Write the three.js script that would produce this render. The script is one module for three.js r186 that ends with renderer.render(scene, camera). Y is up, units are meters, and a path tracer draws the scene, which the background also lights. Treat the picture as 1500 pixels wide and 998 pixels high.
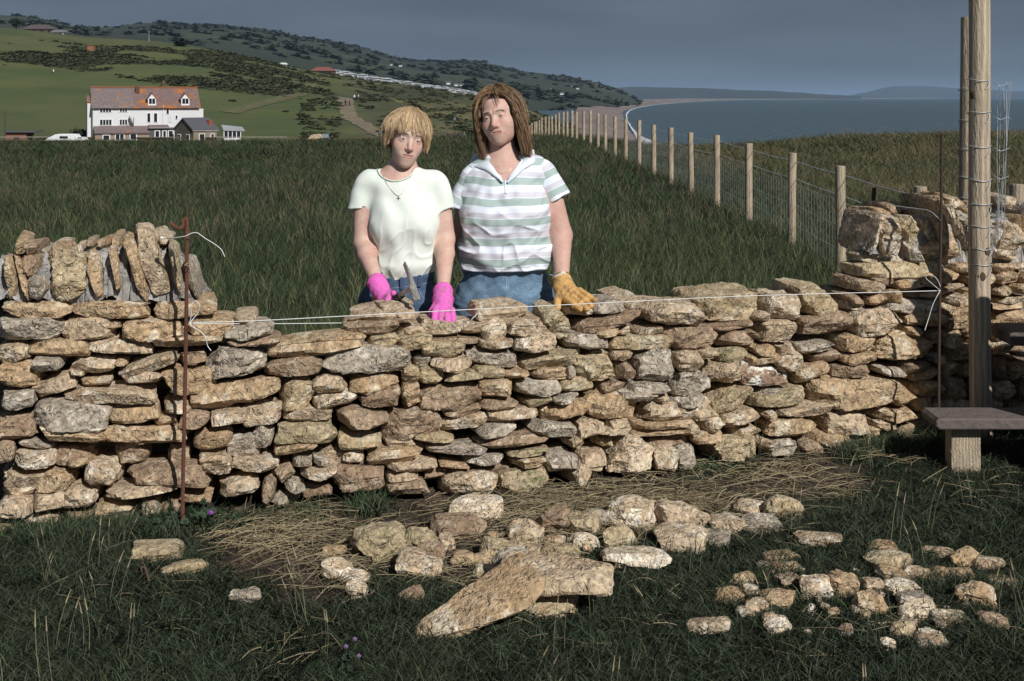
import * as THREE from 'three';
import { mergeGeometries, mergeVertices, toCreasedNormals } from 'three/addons/utils/BufferGeometryUtils.js';
import { createNoise3D } from 'simplex-noise';

// ---------------------------------------------------------------- camera, sky, sun, exposure
const scene = new THREE.Scene();
const FOC = 1800, HORIZON = 142, EYE = 1.45;              // lens in photograph pixels, horizon row, eye height in metres
const camera = new THREE.PerspectiveCamera(2 * Math.atan(856 / FOC) * 180 / Math.PI, 1500 / 1712, 0.05, 90000);
camera.position.set(0, EYE, 0);
camera.lookAt(0, EYE, -10);
camera.setViewOffset(1500, 1712, 0, 714, 1500, 998);      // a shifted lens: verticals stay vertical
camera.updateProjectionMatrix();

const SUN_DIR = new THREE.Vector3(0.44, 0.66, 0.64).normalize();
const SKY_ZENITH = [0.062, 0.078, 0.104], SKY_LOW = [0.132, 0.170, 0.215];
const SUN_POWER = 4.4;
const sun = new THREE.DirectionalLight(new THREE.Color(1.0, 0.97, 0.925), SUN_POWER);
sun.position.copy(SUN_DIR).multiplyScalar(40);
sun.target.position.set(0, 0, -5);
sun.castShadow = true;
sun.shadow.mapSize.set(4096, 4096);
Object.assign(sun.shadow.camera, { left: -22, right: 22, top: 22, bottom: -22, near: 1, far: 120 });
sun.shadow.radius = 1;
scene.add(sun, sun.target);

const renderer = new THREE.WebGLRenderer({ antialias: true });
renderer.setSize(1024, 681);
renderer.toneMapping = THREE.LinearToneMapping;
renderer.toneMappingExposure = 1.0;
renderer.shadowMap.enabled = true;

// ---------------------------------------------------------------- small tools
function rngOf(seed) { let a = seed >>> 0; return () => { a = (a + 0x6D2B79F5) >>> 0; let t = a; t = Math.imul(t ^ (t >>> 15), t | 1); t ^= t + Math.imul(t ^ (t >>> 7), t | 61); return ((t ^ (t >>> 14)) >>> 0) / 4294967296; }; }
const noise3 = createNoise3D(rngOf(77));
const fbm3 = (x, y, z, o = 3) => { let s = 0, a = 0.5; for (let i = 0; i < o; i++) { s += a * noise3(x, y, z); x *= 2.03; y *= 2.03; z *= 2.03; a *= 0.5; } return s; };
const clamp = (v, a, b) => Math.max(a, Math.min(b, v));
const lerp = (a, b, t) => a + (b - a) * t;
const sstep = (a, b, v) => { const t = clamp((v - a) / (b - a), 0, 1); return t * t * (3 - 2 * t); };
const V = (x, y, z) => new THREE.Vector3(x, y, z);
const D2R = Math.PI / 180;
// a place in the world seen at a photograph pixel, d metres ahead
const at = (px, py, d) => V((px - 750) / FOC * d, EYE - (py - HORIZON) / FOC * d, -d);
function curve(pts) { return x => { if (x <= pts[0][0]) return pts[0][1]; for (let i = 1; i < pts.length; i++) if (x <= pts[i][0]) { const [x0, y0] = pts[i - 1], [x1, y1] = pts[i]; return lerp(y0, y1, (x - x0) / (x1 - x0)); } return pts[pts.length - 1][1]; }; }
function smoothCurve(pts) { const c = curve(pts); return x => { let s = 0; for (let k = -3; k <= 3; k++) s += c(x + k * 8); return s / 7; }; }

const taken = {};
function numbered(n) { const k = taken[n] || 0; taken[n] = k + 1; return k ? n + '_' + String(k).padStart(3, '0') : n; }
function tag(o, label, category, group, kind) { o.userData.label = label; if (category) o.userData.category = category; if (group) o.userData.group = group; if (kind) o.userData.kind = kind; return o; }
function shade(o) { o.traverse(m => { if (m.isMesh) { m.castShadow = true; m.receiveShadow = true; } }); return o; }
function addTop(o, name, label, category, group, kind) { o.name = numbered(name); tag(o, label, category, group, kind); shade(o); scene.add(o); return o; }
function part(parent, name, geo, m, label) { const o = new THREE.Mesh(geo, m); o.name = name; if (label) o.userData.label = label; o.castShadow = o.receiveShadow = true; parent.add(o); return o; }
function structure(name, geo, m) { const o = new THREE.Mesh(geo, m); o.name = numbered(name); o.userData.kind = 'structure'; o.castShadow = o.receiveShadow = true; scene.add(o); return o; }
function std(rgb, rough = 0.9, extra = {}) { const c = new THREE.Color(); c.setRGB(rgb[0], rgb[1], rgb[2]); return new THREE.MeshStandardMaterial({ color: c, roughness: rough, metalness: 0, ...extra }); }
function tube(points, r, sides = 5, segs = 0) { const c = new THREE.CatmullRomCurve3(points, false, 'centripetal'); return new THREE.TubeGeometry(c, segs || Math.max(1, (points.length - 1) * 4), r, sides, false); }
function rod(a, b, r0, r1 = r0, sides = 8) { const g = new THREE.CylinderGeometry(r1, r0, a.distanceTo(b), sides, 1); g.translate(0, 0, 0); const q = new THREE.Quaternion().setFromUnitVectors(V(0, 1, 0), b.clone().sub(a).normalize()); g.applyQuaternion(q); const m = a.clone().add(b).multiplyScalar(0.5); g.translate(m.x, m.y, m.z); return g; }
function boxAt(x0, x1, y0, y1, z0, z1) { const g = new THREE.BoxGeometry(x1 - x0, y1 - y0, z1 - z0); g.translate((x0 + x1) / 2, (y0 + y1) / 2, (z0 + z1) / 2); return g; }
function merge(list) { const need = list.some(g => !g.index); const l = need ? list.map(g => g.index ? g.toNonIndexed() : g) : list; for (const g of l) for (const k of Object.keys(g.attributes)) if (!['position', 'normal', 'uv', 'color'].includes(k)) g.deleteAttribute(k); return mergeGeometries(l, false); }
function colourAll(g, rgb) { const n = g.attributes.position.count, c = new Float32Array(n * 3); for (let i = 0; i < n; i++) c.set(rgb, i * 3); g.setAttribute('color', new THREE.BufferAttribute(c, 3)); return g; }

// tiling noise for textures
function tileNoise(size, cells, seed) { const r = rngOf(seed), g = new Float32Array(cells * cells); for (let i = 0; i < g.length; i++) g[i] = r(); const out = new Float32Array(size * size); for (let y = 0; y < size; y++) for (let x = 0; x < size; x++) { const u = x / size * cells, v = y / size * cells, i = Math.floor(u), j = Math.floor(v); let a = u - i, b = v - j; a = a * a * (3 - 2 * a); b = b * b * (3 - 2 * b); const i1 = (i + 1) % cells, j1 = (j + 1) % cells; out[y * size + x] = lerp(lerp(g[j * cells + i], g[j * cells + i1], a), lerp(g[j1 * cells + i], g[j1 * cells + i1], a), b); } return out; }
function tileFbm(size, cells, oct, seed) { const out = new Float32Array(size * size); let a = 0.5, t = 0; for (let o = 0; o < oct && cells <= size; o++) { const n = tileNoise(size, cells, seed + o * 13); for (let i = 0; i < out.length; i++) out[i] += a * n[i]; t += a; a *= 0.55; cells *= 2; } for (let i = 0; i < out.length; i++) out[i] /= t; return out; }
function texOf(size, fn, srgb, w = size) { const d = new Uint8Array(size * size * 4); for (let i = 0; i < size * size; i++) { const c = fn(i, i % size, Math.floor(i / size)); d[i * 4] = clamp(c[0], 0, 255); d[i * 4 + 1] = clamp(c[1], 0, 255); d[i * 4 + 2] = clamp(c[2], 0, 255); d[i * 4 + 3] = 255; } const t = new THREE.DataTexture(d, size, size, THREE.RGBAFormat); t.wrapS = t.wrapT = THREE.RepeatWrapping; t.magFilter = THREE.LinearFilter; t.minFilter = THREE.LinearMipmapLinearFilter; t.generateMipmaps = true; if (srgb) t.colorSpace = THREE.SRGBColorSpace; t.needsUpdate = true; return t; }

// the sky: a dull slate cloud sheet, a little paler towards the horizon, with faint long streaks
{
  const w = 1024, h = 512, d = new Float32Array(w * h * 4);
  for (let y = 0; y < h; y++) for (let x = 0; x < w; x++) {
    const el = ((y + 0.5) / h - 0.5) * Math.PI, az = (x + 0.5) / w * 2 * Math.PI;   // row 0 is the bottom
    const t = Math.pow(clamp(Math.sin(Math.max(el, 0)), 0, 1), 0.45);
    const cx = Math.cos(az) * Math.cos(el), cz = Math.sin(az) * Math.cos(el);
    const n = fbm3(cx * 3.2, Math.sin(el) * 34, cz * 3.2, 5) * 0.22 + fbm3(cx * 1.1, Math.sin(el) * 6, cz * 1.1 + 9, 2) * 0.12;
    for (let k = 0; k < 3; k++) d[(y * w + x) * 4 + k] = lerp(SKY_LOW[k], SKY_ZENITH[k], t) * (1 + n);
    d[(y * w + x) * 4 + 3] = 1;
  }
  const sky = new THREE.DataTexture(d, w, h, THREE.RGBAFormat, THREE.FloatType);
  sky.mapping = THREE.EquirectangularReflectionMapping; sky.magFilter = THREE.LinearFilter; sky.needsUpdate = true;
  scene.background = sky; scene.environment = sky;
}
// ---------------------------------------------------------------- the land
const WALL_D = curve([[-500, 3.98], [0, 4.16], [100, 4.2], [420, 4.33], [740, 4.5], [1020, 4.75], [1300, 5.03], [1500, 5.24], [2000, 5.8]]);
const wallD = px => (WALL_D(px - 40) + WALL_D(px - 20) + WALL_D(px) + WALL_D(px + 20) + WALL_D(px + 40)) / 5;
// posts of the field fence: photograph column, top row, distance
const POSTS = [[1488, 270, 7.2], [1348, 273, 9.7], [1232, 243, 12.1], [1159, 224, 14.6], [1097, 210, 17.1], [1050, 198, 19.6], [1013, 194, 22.1], [983, 187, 24.6], [958, 183, 27.1], [936, 176, 29.6], [917, 174, 32.1], [901, 171, 34.6], [887, 168, 37.1], [876, 166, 39.6], [865, 162, 42.1], [855, 163, 44.6], [845, 164, 47.1], [838, 162, 49.6], [831, 163.5, 52.1], [825, 164, 54.6], [819, 165, 57.1], [814, 168, 59.6], [809, 170, 62.1], [804, 171, 64.6], [799, 171, 67.1], [794, 172, 69.6], [790, 176, 72.1], [786, 178, 74.6], [783, 178, 77.1], [779, 180, 79.6], [776, 183, 82.1]];
const fenceX = curve(POSTS.map(([px, , d]) => [d, (px - 750) / FOC * d]));
const fenceG = curve(POSTS.map(([, py, d]) => [d, EYE - (py - HORIZON) / FOC * d - 1.2]));
function groundH(x, d) {
  const px = 750 + x / Math.max(d, 0.5) * FOC;
  const wd = wallD(clamp(px, -400, 1900));
  const bump = fbm3(x * 0.9, 3, d * 0.9, 3);
  const front = 0.012 * bump + 0.04 * sstep(0.6, 1.8, x) * sstep(3.6, 5, d) + 0.02 * fbm3(x * 3, 7, d * 3, 2) - 0.012 - 0.02 * sstep(-0.5, -2, x);
  let back = lerp(-0.27, -0.46, sstep(5.2, 11, d)) - 0.10 * sstep(18, 42, d) + 0.05 * bump;
  const fx = fenceX(d), fg = fenceG(clamp(d, 9, 82));
  const near = Math.exp(-Math.pow((x - fx) / (1.5 + d * 0.12), 2)) * sstep(8, 14, d);
  back -= 0.035 * Math.max(0, d - 50) * 1.05;                                    // the field falls away beyond its brow
  back = lerp(back, fg, near * 0.9); back -= 0.16 * sstep(fx + 0.8, fx + 3, x) * sstep(20, 40, d);
  back += sstep(fx + 3.5, fx + 13, x) * sstep(14, 38, d) * (0.70 + 0.1 * noise3(x * 0.12, 1, d * 0.1));   // the bank between fence and sea
  back -= sstep(fx + 1, fx + 4, x) * Math.pow(Math.max(0, d - 47), 1.4) * 0.12;   // cliff edge
  return lerp(front, back, sstep(wd + 0.25, wd + 0.55, d));
}
// valley, green hill with the house, dark hills behind: rows of the photograph where each crest shows
const CREST = smoothCurve([[-500, 8], [-200, 30], [0, 40], [60, 46], [130, 55], [200, 58], [260, 64], [330, 76], [400, 93], [450, 102], [490, 109], [560, 121], [640, 132], [700, 141], [740, 150], [790, 166], [830, 176], [900, 186], [1000, 196], [2400, 200]]);
const RIDGE = smoothCurve([[-500, 20], [-100, 34], [0, 28], [30, 30], [60, 36], [110, 46], [145, 48], [165, 44], [190, 40], [215, 37], [260, 36], [300, 36], [340, 40], [380, 44], [420, 53], [450, 59], [500, 66], [530, 70], [550, 78], [575, 86], [620, 90], [660, 89], [690, 87], [715, 92], [750, 102], [800, 109], [812, 111], [835, 111], [860, 119], [900, 128], [940, 140], [1000, 148], [2400, 150]]);
const HILL_D = 480, MID_D = 1150, FAR_D = 3000;
const yOf = (py, d) => EYE + (HORIZON - py) / FOC * d;
function hillH(px, d) {
  const x = (px - 750) / FOC * d;
  const bottom = -2.2 - 3.7 * sstep(80, 195, d);
  const sea = sstep(780, 960, px);
  if (d < HILL_D) {
    const t = clamp((d - 205) / (HILL_D - 205), 0, 1);
    const s = lerp(t, t * t * (3 - 2 * t), 0.6);
    let h = lerp(bottom, yOf(CREST(px), HILL_D), s);
    h += sstep(0, 0.25, t) * (1 - sstep(0.86, 1, t)) * (1.1 * fbm3(x * 0.02, 5, d * 0.02, 3));
    h += sstep(420, 640, px) * (1 - sstep(0.8, 1, t)) * sstep(0, 0.2, t) * 1.8 * fbm3(x * 0.045, 2, d * 0.045, 3);
    return lerp(h, Math.min(h, -14.5), sea);
  }
  if (d < MID_D) { const t = (d - HILL_D) / (MID_D - HILL_D); const dip = Math.sin(t * Math.PI) * -9; return lerp(lerp(yOf(CREST(px), HILL_D), yOf(CREST(px) + 1.5, MID_D), t) + dip, -16, sea); }
  const t = (d - MID_D) / (FAR_D - MID_D);
  const rock = 16 * fbm3(x * 0.0016, 8, d * 0.0016, 4) * Math.sin(clamp(t, 0, 1) * Math.PI);
  const h = lerp(yOf(CREST(px) + 1.5, MID_D), yOf(RIDGE(px), FAR_D), clamp(Math.pow(t, 0.85), 0, 1)) + rock + 5 * (fbm3(x * 0.012, 4, d * 0.01, 3)) * sstep(0.7, 1, t) - (t > 1 ? (t - 1) * 160 : 0);
  return lerp(h, -16, sea * sstep(900, 960, px));
}
const landH = (x, d) => d < 90 ? groundH(x, d) : hillH(750 + x / d * FOC, d);
// first place where the line of sight through a pixel meets the hillside
function onHill(px, py, from = 120, to = 900) {
  for (let d = from; d < to; d *= 1.004) { const x = (px - 750) / FOC * d, h = hillH(px, d); if (EYE - (py - HORIZON) / FOC * d <= h) return V(x, h, -d); }
  const d = HILL_D; return V((px - 750) / FOC * d, hillH(px, d), -d);
}
function fan(pxs, ds, hf, colf) {
  const pos = [], col = [], uv = [], idx = []; const n = pxs.length;
  for (const d of ds) for (const px of pxs) { const x = (px - 750) / FOC * d, y = hf(px, d, x); pos.push(x, y, -d); uv.push(x, d); col.push(...colf(x, d, px, y)); }
  for (let j = 0; j + 1 < ds.length; j++) for (let i = 0; i + 1 < n; i++) { const a = j * n + i, b = a + 1, c = a + n, e = c + 1; idx.push(a, b, e, a, e, c); }
  const g = new THREE.BufferGeometry(); g.setIndex(idx); g.setAttribute('position', new THREE.Float32BufferAttribute(pos, 3)); g.setAttribute('uv', new THREE.Float32BufferAttribute(uv, 2)); g.setAttribute('color', new THREE.Float32BufferAttribute(col, 3)); g.computeVertexNormals(); return g;
}
const range = (a, b, n, p = 1) => Array.from({ length: n }, (_, i) => a + (b - a) * Math.pow(i / (n - 1), p));
const geoRange = (a, b, n) => Array.from({ length: n }, (_, i) => a * Math.pow(b / a, i / (n - 1)));
const mix3 = (a, b, t) => [lerp(a[0], b[0], t), lerp(a[1], b[1], t), lerp(a[2], b[2], t)];

const grainTex = (() => { const f = tileFbm(512, 16, 5, 901), e = tileFbm(512, 64, 4, 77); return texOf(512, i => { const v = 150 + (f[i] - 0.5) * 190 + (e[i] - 0.5) * 130; return [v, v * 0.99, v * 0.97]; }, true); })();
const grainBump = (() => { const f = tileFbm(512, 32, 5, 411); return texOf(512, i => { const v = f[i] * 255; return [v, v, v]; }, false); })();
const soilMat = new THREE.MeshStandardMaterial({ vertexColors: true, roughness: 1, map: grainTex, bumpMap: grainBump, bumpScale: 0.03 });
grainTex.repeat.set(1.4, 1.4); grainBump.repeat.set(1.4, 1.4);
// how much bare, straw-littered earth there is on the near side of the wall (1 = bare)
function bare(x, d) {
  const px = 750 + x / d * FOC, wd = wallD(px), back = wd - d;
  const w = curve([[-400, 0.02], [230, 0.05], [310, 0.45], [420, 0.72], [560, 0.80], [700, 0.72], [900, 0.55], [1100, 0.55], [1250, 0.50], [1320, 0.14], [1400, 0.02], [2000, 0]])(px);
  const n = fbm3(x * 2.6, 21, d * 2.6, 3) * 0.34;
  return sstep(w + 0.12 + n, w - 0.1 + n, back) * (d < wd + 0.3 ? 1 : 0) * sstep(0.02, 0.1, w);
}
{
  const pxs = range(-700, 2300, 330), ds = [...range(1.6, 6.2, 130), ...geoRange(6.25, 96, 110)];
  const g = fan(pxs, ds, (px, d, x) => groundH(x, d), (x, d, px) => {
    const wd = wallD(clamp(px, -400, 1900)), n = fbm3(x * 1.7, 2, d * 1.7, 3), big = fbm3(x * 0.16, 4, d * 0.16, 3);
    if (d < wd + 0.3) return mix3(mix3([0.030, 0.034, 0.016], [0.045, 0.040, 0.022], clamp(0.5 + n, 0, 1)), mix3([0.190, 0.130, 0.085], [0.150, 0.112, 0.072], clamp(0.5 + n * 1.3, 0, 1)), bare(x, d));
    const dry = sstep(fenceX(d) + 1, fenceX(d) + 6, x);
    return mix3(mix3([0.045, 0.055, 0.020], [0.062, 0.070, 0.026], clamp(0.5 + big, 0, 1)), mix3([0.075, 0.080, 0.034], [0.105, 0.092, 0.044], clamp(0.5 + big * 1.5, 0, 1)), dry * 0.8);
  });
  structure('ground', g, soilMat);
}
const hillMat = new THREE.MeshStandardMaterial({ vertexColors: true, roughness: 1 });
// bushy cover on the green hill, as a share of 0..1
function scrub(px, py, x, d) {
  const n = fbm3(x * 0.022, 31, d * 0.03, 4);
  const top = curve([[-300, 66], [0, 66], [60, 62], [120, 66], [200, 68], [300, 74], [380, 88], [440, 104], [520, 116], [700, 140]])(px);
  const low = curve([[-300, 104], [0, 108], [50, 108], [90, 96], [180, 112], [260, 124], [340, 132], [420, 140], [450, 132], [520, 150], [700, 150]])(px);
  const inside = sstep(top - 4, top + 5, py) * sstep(low + 5, low - 4, py);
  return inside * sstep(-0.22, 0.12, n);
}
{
  const pxs = range(-600, 1250, 420), ds = [...geoRange(88, 205, 26), ...range(207, HILL_D, 130), ...range(HILL_D + 8, 660, 16)];
  const g = fan(pxs, ds, (px, d) => hillH(px, d), (x, d, px, y) => {
    const py = HORIZON - (y - EYE) / d * FOC, n = fbm3(x * 0.03, 12, d * 0.03, 4), f = fbm3(x * 0.2, 12, d * 0.2, 2);
    const meadow = mix3([0.052, 0.078, 0.020], [0.085, 0.098, 0.030], clamp(0.5 + n * 1.1 + f * 0.35, 0, 1));
    const rough = mix3([0.050, 0.058, 0.022], [0.120, 0.108, 0.045], clamp(0.45 + n * 1.2 + f * 0.6, 0, 1));
    const base = mix3(meadow, rough, Math.max(sstep(470, 560, px), sstep(96, 60, py) * 0.35));
    return mix3(base, [0.034, 0.040, 0.018], scrub(px, py, x, d) * 0.9);
  });
  structure('hillside', g, hillMat);
}
{
  const pxs = range(-700, 1050, 300), ds = [...range(640, MID_D, 14), ...geoRange(MID_D + 10, FAR_D, 90), ...range(FAR_D + 40, 3900, 10)];
  const g = fan(pxs, ds, (px, d) => hillH(px, d), (x, d, px) => {
    const cx = x * 0.0042 + 0.5 * fbm3(x * 0.002, 1, d * 0.002, 2), cz = d * 0.0052;
    const plot = noise3(Math.floor(cx) * 7.3, 5, Math.floor(cz) * 3.1 + Math.floor(cx) * 1.7);
    const n = fbm3(x * 0.004, 15, d * 0.006, 4);
    const field = mix3([0.022, 0.034, 0.020], [0.050, 0.060, 0.034], clamp(0.35 + plot * 0.45 + n * 0.5, 0, 1));
    const wood = [0.016, 0.024, 0.016];
    const hedge = Math.max(sstep(0.10, 0.03, Math.abs(cz - Math.round(cz))), sstep(0.07, 0.02, Math.abs(cx - Math.round(cx))) * 0.8);
    let c = mix3(field, wood, clamp(hedge * 0.7 + sstep(0.02, 0.3, n + 0.22 * noise3(x * 0.01, 3, d * 0.014)) * 0.85, 0, 1));
    c = mix3(c, [0.17, 0.15, 0.085], sstep(820, 850, px) * sstep(935, 880, px) * sstep(2100, 2500, d) * 0.75 * sstep(-0.3, 0.2, n));
    return c;
  });
  structure('far_hills', g, hillMat);
}
// far coast and the long flat-topped headland on the horizon
function coastRidge(name, pts, d0, thick, foot, rgb) {
  const top = smoothCurve(pts), pxs = range(pts[0][0], pts[pts.length - 1][0], 160);
  const ds = [d0 - thick * 0.35, d0 - thick * 0.2, d0, d0 + thick * 0.5, d0 + thick];
  const k = [0, 0.45, 1, 0.8, 0];
  const g = fan(pxs, ds, (px, d, x) => { const i = ds.indexOf(d); return lerp(foot, yOf(top(px), d0), k[i]) + (i === 1 || i === 2 ? 0.004 * thick * fbm3(x * 0.0016, 2, d * 0.002, 3) : 0); },
    (x, d) => mix3(rgb, [rgb[0] * 1.8, rgb[1] * 1.6, rgb[2] * 1.3], clamp(0.4 + fbm3(x * 0.002, 3, d * 0.002, 3) * 1.4, 0, 1)));
  structure(name, g, hillMat);
}
coastRidge('coast', [[830, 137], [880, 131], [905, 126.5], [925, 127], [950, 126], [1000, 128], [1060, 130], [1100, 131.5], [1160, 135], [1240, 139.5], [1262, 141.5]], 9000, 2500, -12.5, [0.020, 0.029, 0.026]);
coastRidge('headland', [[1244, 141.6], [1256, 139.5], [1280, 133], [1300, 126], [1318, 124.5], [1360, 127.5], [1380, 127], [1420, 131], [1470, 133], [1560, 136], [1700, 139], [1900, 141.5]], 16000, 3500, -12.5, [0.018, 0.026, 0.030]);

// the sea and the shingle beach that curves away
const SEA = -12;
const seaBump = (() => { const a = tileFbm(512, 24, 4, 55), b = tileFbm(512, 9, 3, 56); return texOf(512, i => { const v = (a[i] * 0.6 + b[i] * 0.4) * 255; return [v, v, v]; }, false); })();
{
  const pxs = range(-300, 2600, 120), ds = [...geoRange(45, 4000, 80), ...geoRange(4200, 75000, 30)];
  const g = fan(pxs, ds, () => SEA, () => [1, 1, 1]);
  const uv = g.attributes.uv; for (let i = 0; i < uv.count; i++) uv.setXY(i, uv.getX(i) / 60, uv.getY(i) / 60);
  structure('sea', g, new THREE.MeshPhysicalMaterial({ color: new THREE.Color().setRGB(0.072, 0.112, 0.140), roughness: 0.42, bumpMap: seaBump, bumpScale: 2.6, ior: 1.33 }));
}
const seaD = py => FOC * (EYE - SEA) / (py - HORIZON);
{
  // rows of the picture at which the water line and the inland edge lie, from far to near
  const water = [[1380, 144.2], [1300, 144.8], [1200, 145.3], [1100, 146], [1050, 147.2], [1000, 150], [960, 153.6], [935, 157.5], [922, 162], [917, 168], [918, 176], [923, 186], [931, 198], [946, 214], [975, 240], [1060, 300]];
  const inland = [[1380, 143.8], [1300, 144.0], [1200, 143.9], [1100, 143.6], [1050, 143.8], [1000, 144.6], [945, 146.3], [900, 148.5], [862, 151], [850, 155], [846, 161], [842, 172], [836, 190], [826, 214], [815, 240], [800, 300]];
  const pos = [], col = [], idx = [], uv = [], cols = 9, n = water.length, per = 5;
  const foam = [], fidx = [];
  for (let j = 0; j < (n - 1) * per + 1; j++) {
    const u = j / per, i = Math.min(n - 2, Math.floor(u)), f = u - i;
    const wp = [lerp(water[i][0], water[i + 1][0], f), lerp(water[i][1], water[i + 1][1], f)], ip = [lerp(inland[i][0], inland[i + 1][0], f), lerp(inland[i][1], inland[i + 1][1], f)];
    const wd = seaD(wp[1]), id = seaD(ip[1]);
    const W = V((wp[0] - 750) / FOC * wd, SEA, -wd), I = V((ip[0] - 750) / FOC * id, SEA, -id);
    const wob = (noise3(j * 0.9, 3, 1) * 0.03);
    for (let k = 0; k < cols; k++) {
      const t = k / (cols - 1), p = W.clone().lerp(I, clamp(t + wob * (1 - t), -0.05, 1));
      p.y = SEA - 0.25 + 2.6 * Math.sin(Math.min(1, t * 1.6) * Math.PI / 2);
      pos.push(p.x, p.y, p.z); uv.push(p.x / 8, p.z / 8);
      const m = clamp(0.5 + fbm3(p.x * 0.02, 2, p.z * 0.02, 3) * 1.2, 0, 1);
      col.push(...mix3([0.17, 0.13, 0.118], [0.24, 0.195, 0.18], m));
    }
    const dirIn = I.clone().sub(W).normalize(), wid = clamp(wd * 0.010, 3.5, 40) * (1.0 + 0.5 * noise3(j * 0.7, 8, 2));
    const A = W.clone().addScaledVector(dirIn, -wid), B = W.clone().addScaledVector(dirIn, wid * 0.35);
    foam.push(A.x, SEA + 0.10, A.z, B.x, SEA + 0.42, B.z);
    if (j) { for (let k = 0; k + 1 < cols; k++) { const a = (j - 1) * cols + k, b = a + 1, c = a + cols, e = c + 1; idx.push(a, c, b, b, c, e); } const a = (j - 1) * 2; fidx.push(a, a + 2, a + 1, a + 1, a + 2, a + 3); }
  }
  const g = new THREE.BufferGeometry(); g.setIndex(idx); g.setAttribute('position', new THREE.Float32BufferAttribute(pos, 3)); g.setAttribute('uv', new THREE.Float32BufferAttribute(uv, 2)); g.setAttribute('color', new THREE.Float32BufferAttribute(col, 3)); g.computeVertexNormals();
  structure('beach', g, hillMat);
  const s = new THREE.BufferGeometry(); s.setIndex(fidx); s.setAttribute('position', new THREE.Float32BufferAttribute(foam, 3)); s.computeVertexNormals();
  structure('surf', s, std([0.55, 0.58, 0.6], 0.8));
}
// worn tracks on the hill, a thin sheet just above the turf
function track(pts, wid, rgb) {
  const c = new THREE.CatmullRomCurve3(pts.map(([px, py, w]) => { const p = onHill(px, py); return p; })), N = 90, pos = [], idx = [], col = [];
  for (let i = 0; i <= N; i++) {
    const p = c.getPoint(i / N), t = c.getTangent(i / N), s = V(-t.z, 0, t.x).normalize();
    const w = wid(i / N) * (1 + 0.35 * noise3(i * 0.4, 1, 5));
    for (const k of [-1, -0.33, 0.33, 1]) { const q = p.clone().addScaledVector(s, k * w); const h = hillH(750 + q.x / -q.z * FOC, -q.z) + 0.12; pos.push(q.x, h, q.z); const m = 0.85 + 0.3 * noise3(q.x * 0.5, 2, q.z * 0.5); col.push(rgb[0] * m, rgb[1] * m, rgb[2] * m); }
    if (i) for (let k = 0; k < 3; k++) { const a = (i - 1) * 4 + k; idx.push(a, a + 1, a + 5, a, a + 5, a + 4); }
  }
  const g = new THREE.BufferGeometry(); g.setIndex(idx); g.setAttribute('position', new THREE.Float32BufferAttribute(pos, 3)); g.setAttribute('color', new THREE.Float32BufferAttribute(col, 3)); g.computeVertexNormals();
  structure('path', g, hillMat);
}
track([[562, 201], [545, 190], [528, 181], [514, 172], [508, 162], [506, 152], [507, 144]], t => lerp(1.6, 2.2, t), [0.21, 0.17, 0.115]);
track([[456, 121], [449, 128], [442, 134], [430, 141], [405, 147], [370, 156], [335, 166]], t => lerp(2.6, 2.0, t), [0.125, 0.120, 0.052]);
// ---------------------------------------------------------------- stone
const stoneBump = (() => { const a = tileFbm(512, 8, 6, 301), b = tileFbm(512, 48, 4, 302), c = tileFbm(512, 20, 3, 303); return texOf(512, i => { let v = 0.55 * a[i] + 0.45 * b[i]; if (c[i] < 0.36) v -= (0.36 - c[i]) * 3.2; return [v * 255, v * 255, v * 255]; }, false); })();
stoneBump.repeat.set(3.2, 3.2);
// tints (sRGB 0..255): ground tone, second tone, crust
function stoneMap(seed, a, b, crust, share) {
  const f = tileFbm(512, 5, 6, seed), e = tileFbm(512, 40, 4, seed + 5), c = tileFbm(512, 7, 6, seed + 9), p = tileFbm(512, 26, 3, seed + 17);
  const t = texOf(512, i => {
    const m = clamp((f[i] - 0.5) * 3.2 + 0.5, 0, 1), g = 1 + (e[i] - 0.5) * 0.62;
    let q = [lerp(a[0], b[0], m), lerp(a[1], b[1], m), lerp(a[2], b[2], m)];
    const k = clamp((c[i] - (1 - share)) * 14, 0, 1);
    q = q.map((v, j) => lerp(v, crust[j], k));
    const pit = p[i] < 0.30 ? 0.78 : 1;                                   // brown clay in the pores
    return [q[0] * g * pit, q[1] * g * pit * 0.985, q[2] * g * pit * 0.96];
  }, true);
  t.repeat.set(2.2, 2.2); return t;
}
const STONE = {};
const stoneKinds = { o: [11, [183, 163, 136], [164, 140, 110], [198, 186, 166], 0.36], b: [22, [186, 169, 146], [168, 148, 124], [202, 192, 176], 0.40], g: [33, [176, 167, 154], [154, 144, 131], [196, 189, 178], 0.42], n: [44, [160, 141, 120], [141, 120, 100], [180, 165, 146], 0.36], p: [55, [206, 193, 172], [186, 165, 140], [218, 210, 197], 0.45], y: [66, [182, 167, 139], [164, 146, 117], [188, 178, 155], 0.42], m: [77, [174, 160, 135], [154, 142, 114], [134, 134, 102], 0.36], w: [88, [156, 134, 117], [138, 115, 99], [228, 226, 220], 0.52] };
for (const k in stoneKinds) { const [s, a, b, c, sh] = stoneKinds[k]; STONE[k] = new THREE.MeshStandardMaterial({ map: stoneMap(s, a, b, c, sh), bumpMap: stoneBump, bumpScale: 0.016, roughness: 0.95 }); }
const pickTone = r => 'oobbbbggnnyop'[Math.floor(r() * 13)];

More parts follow.
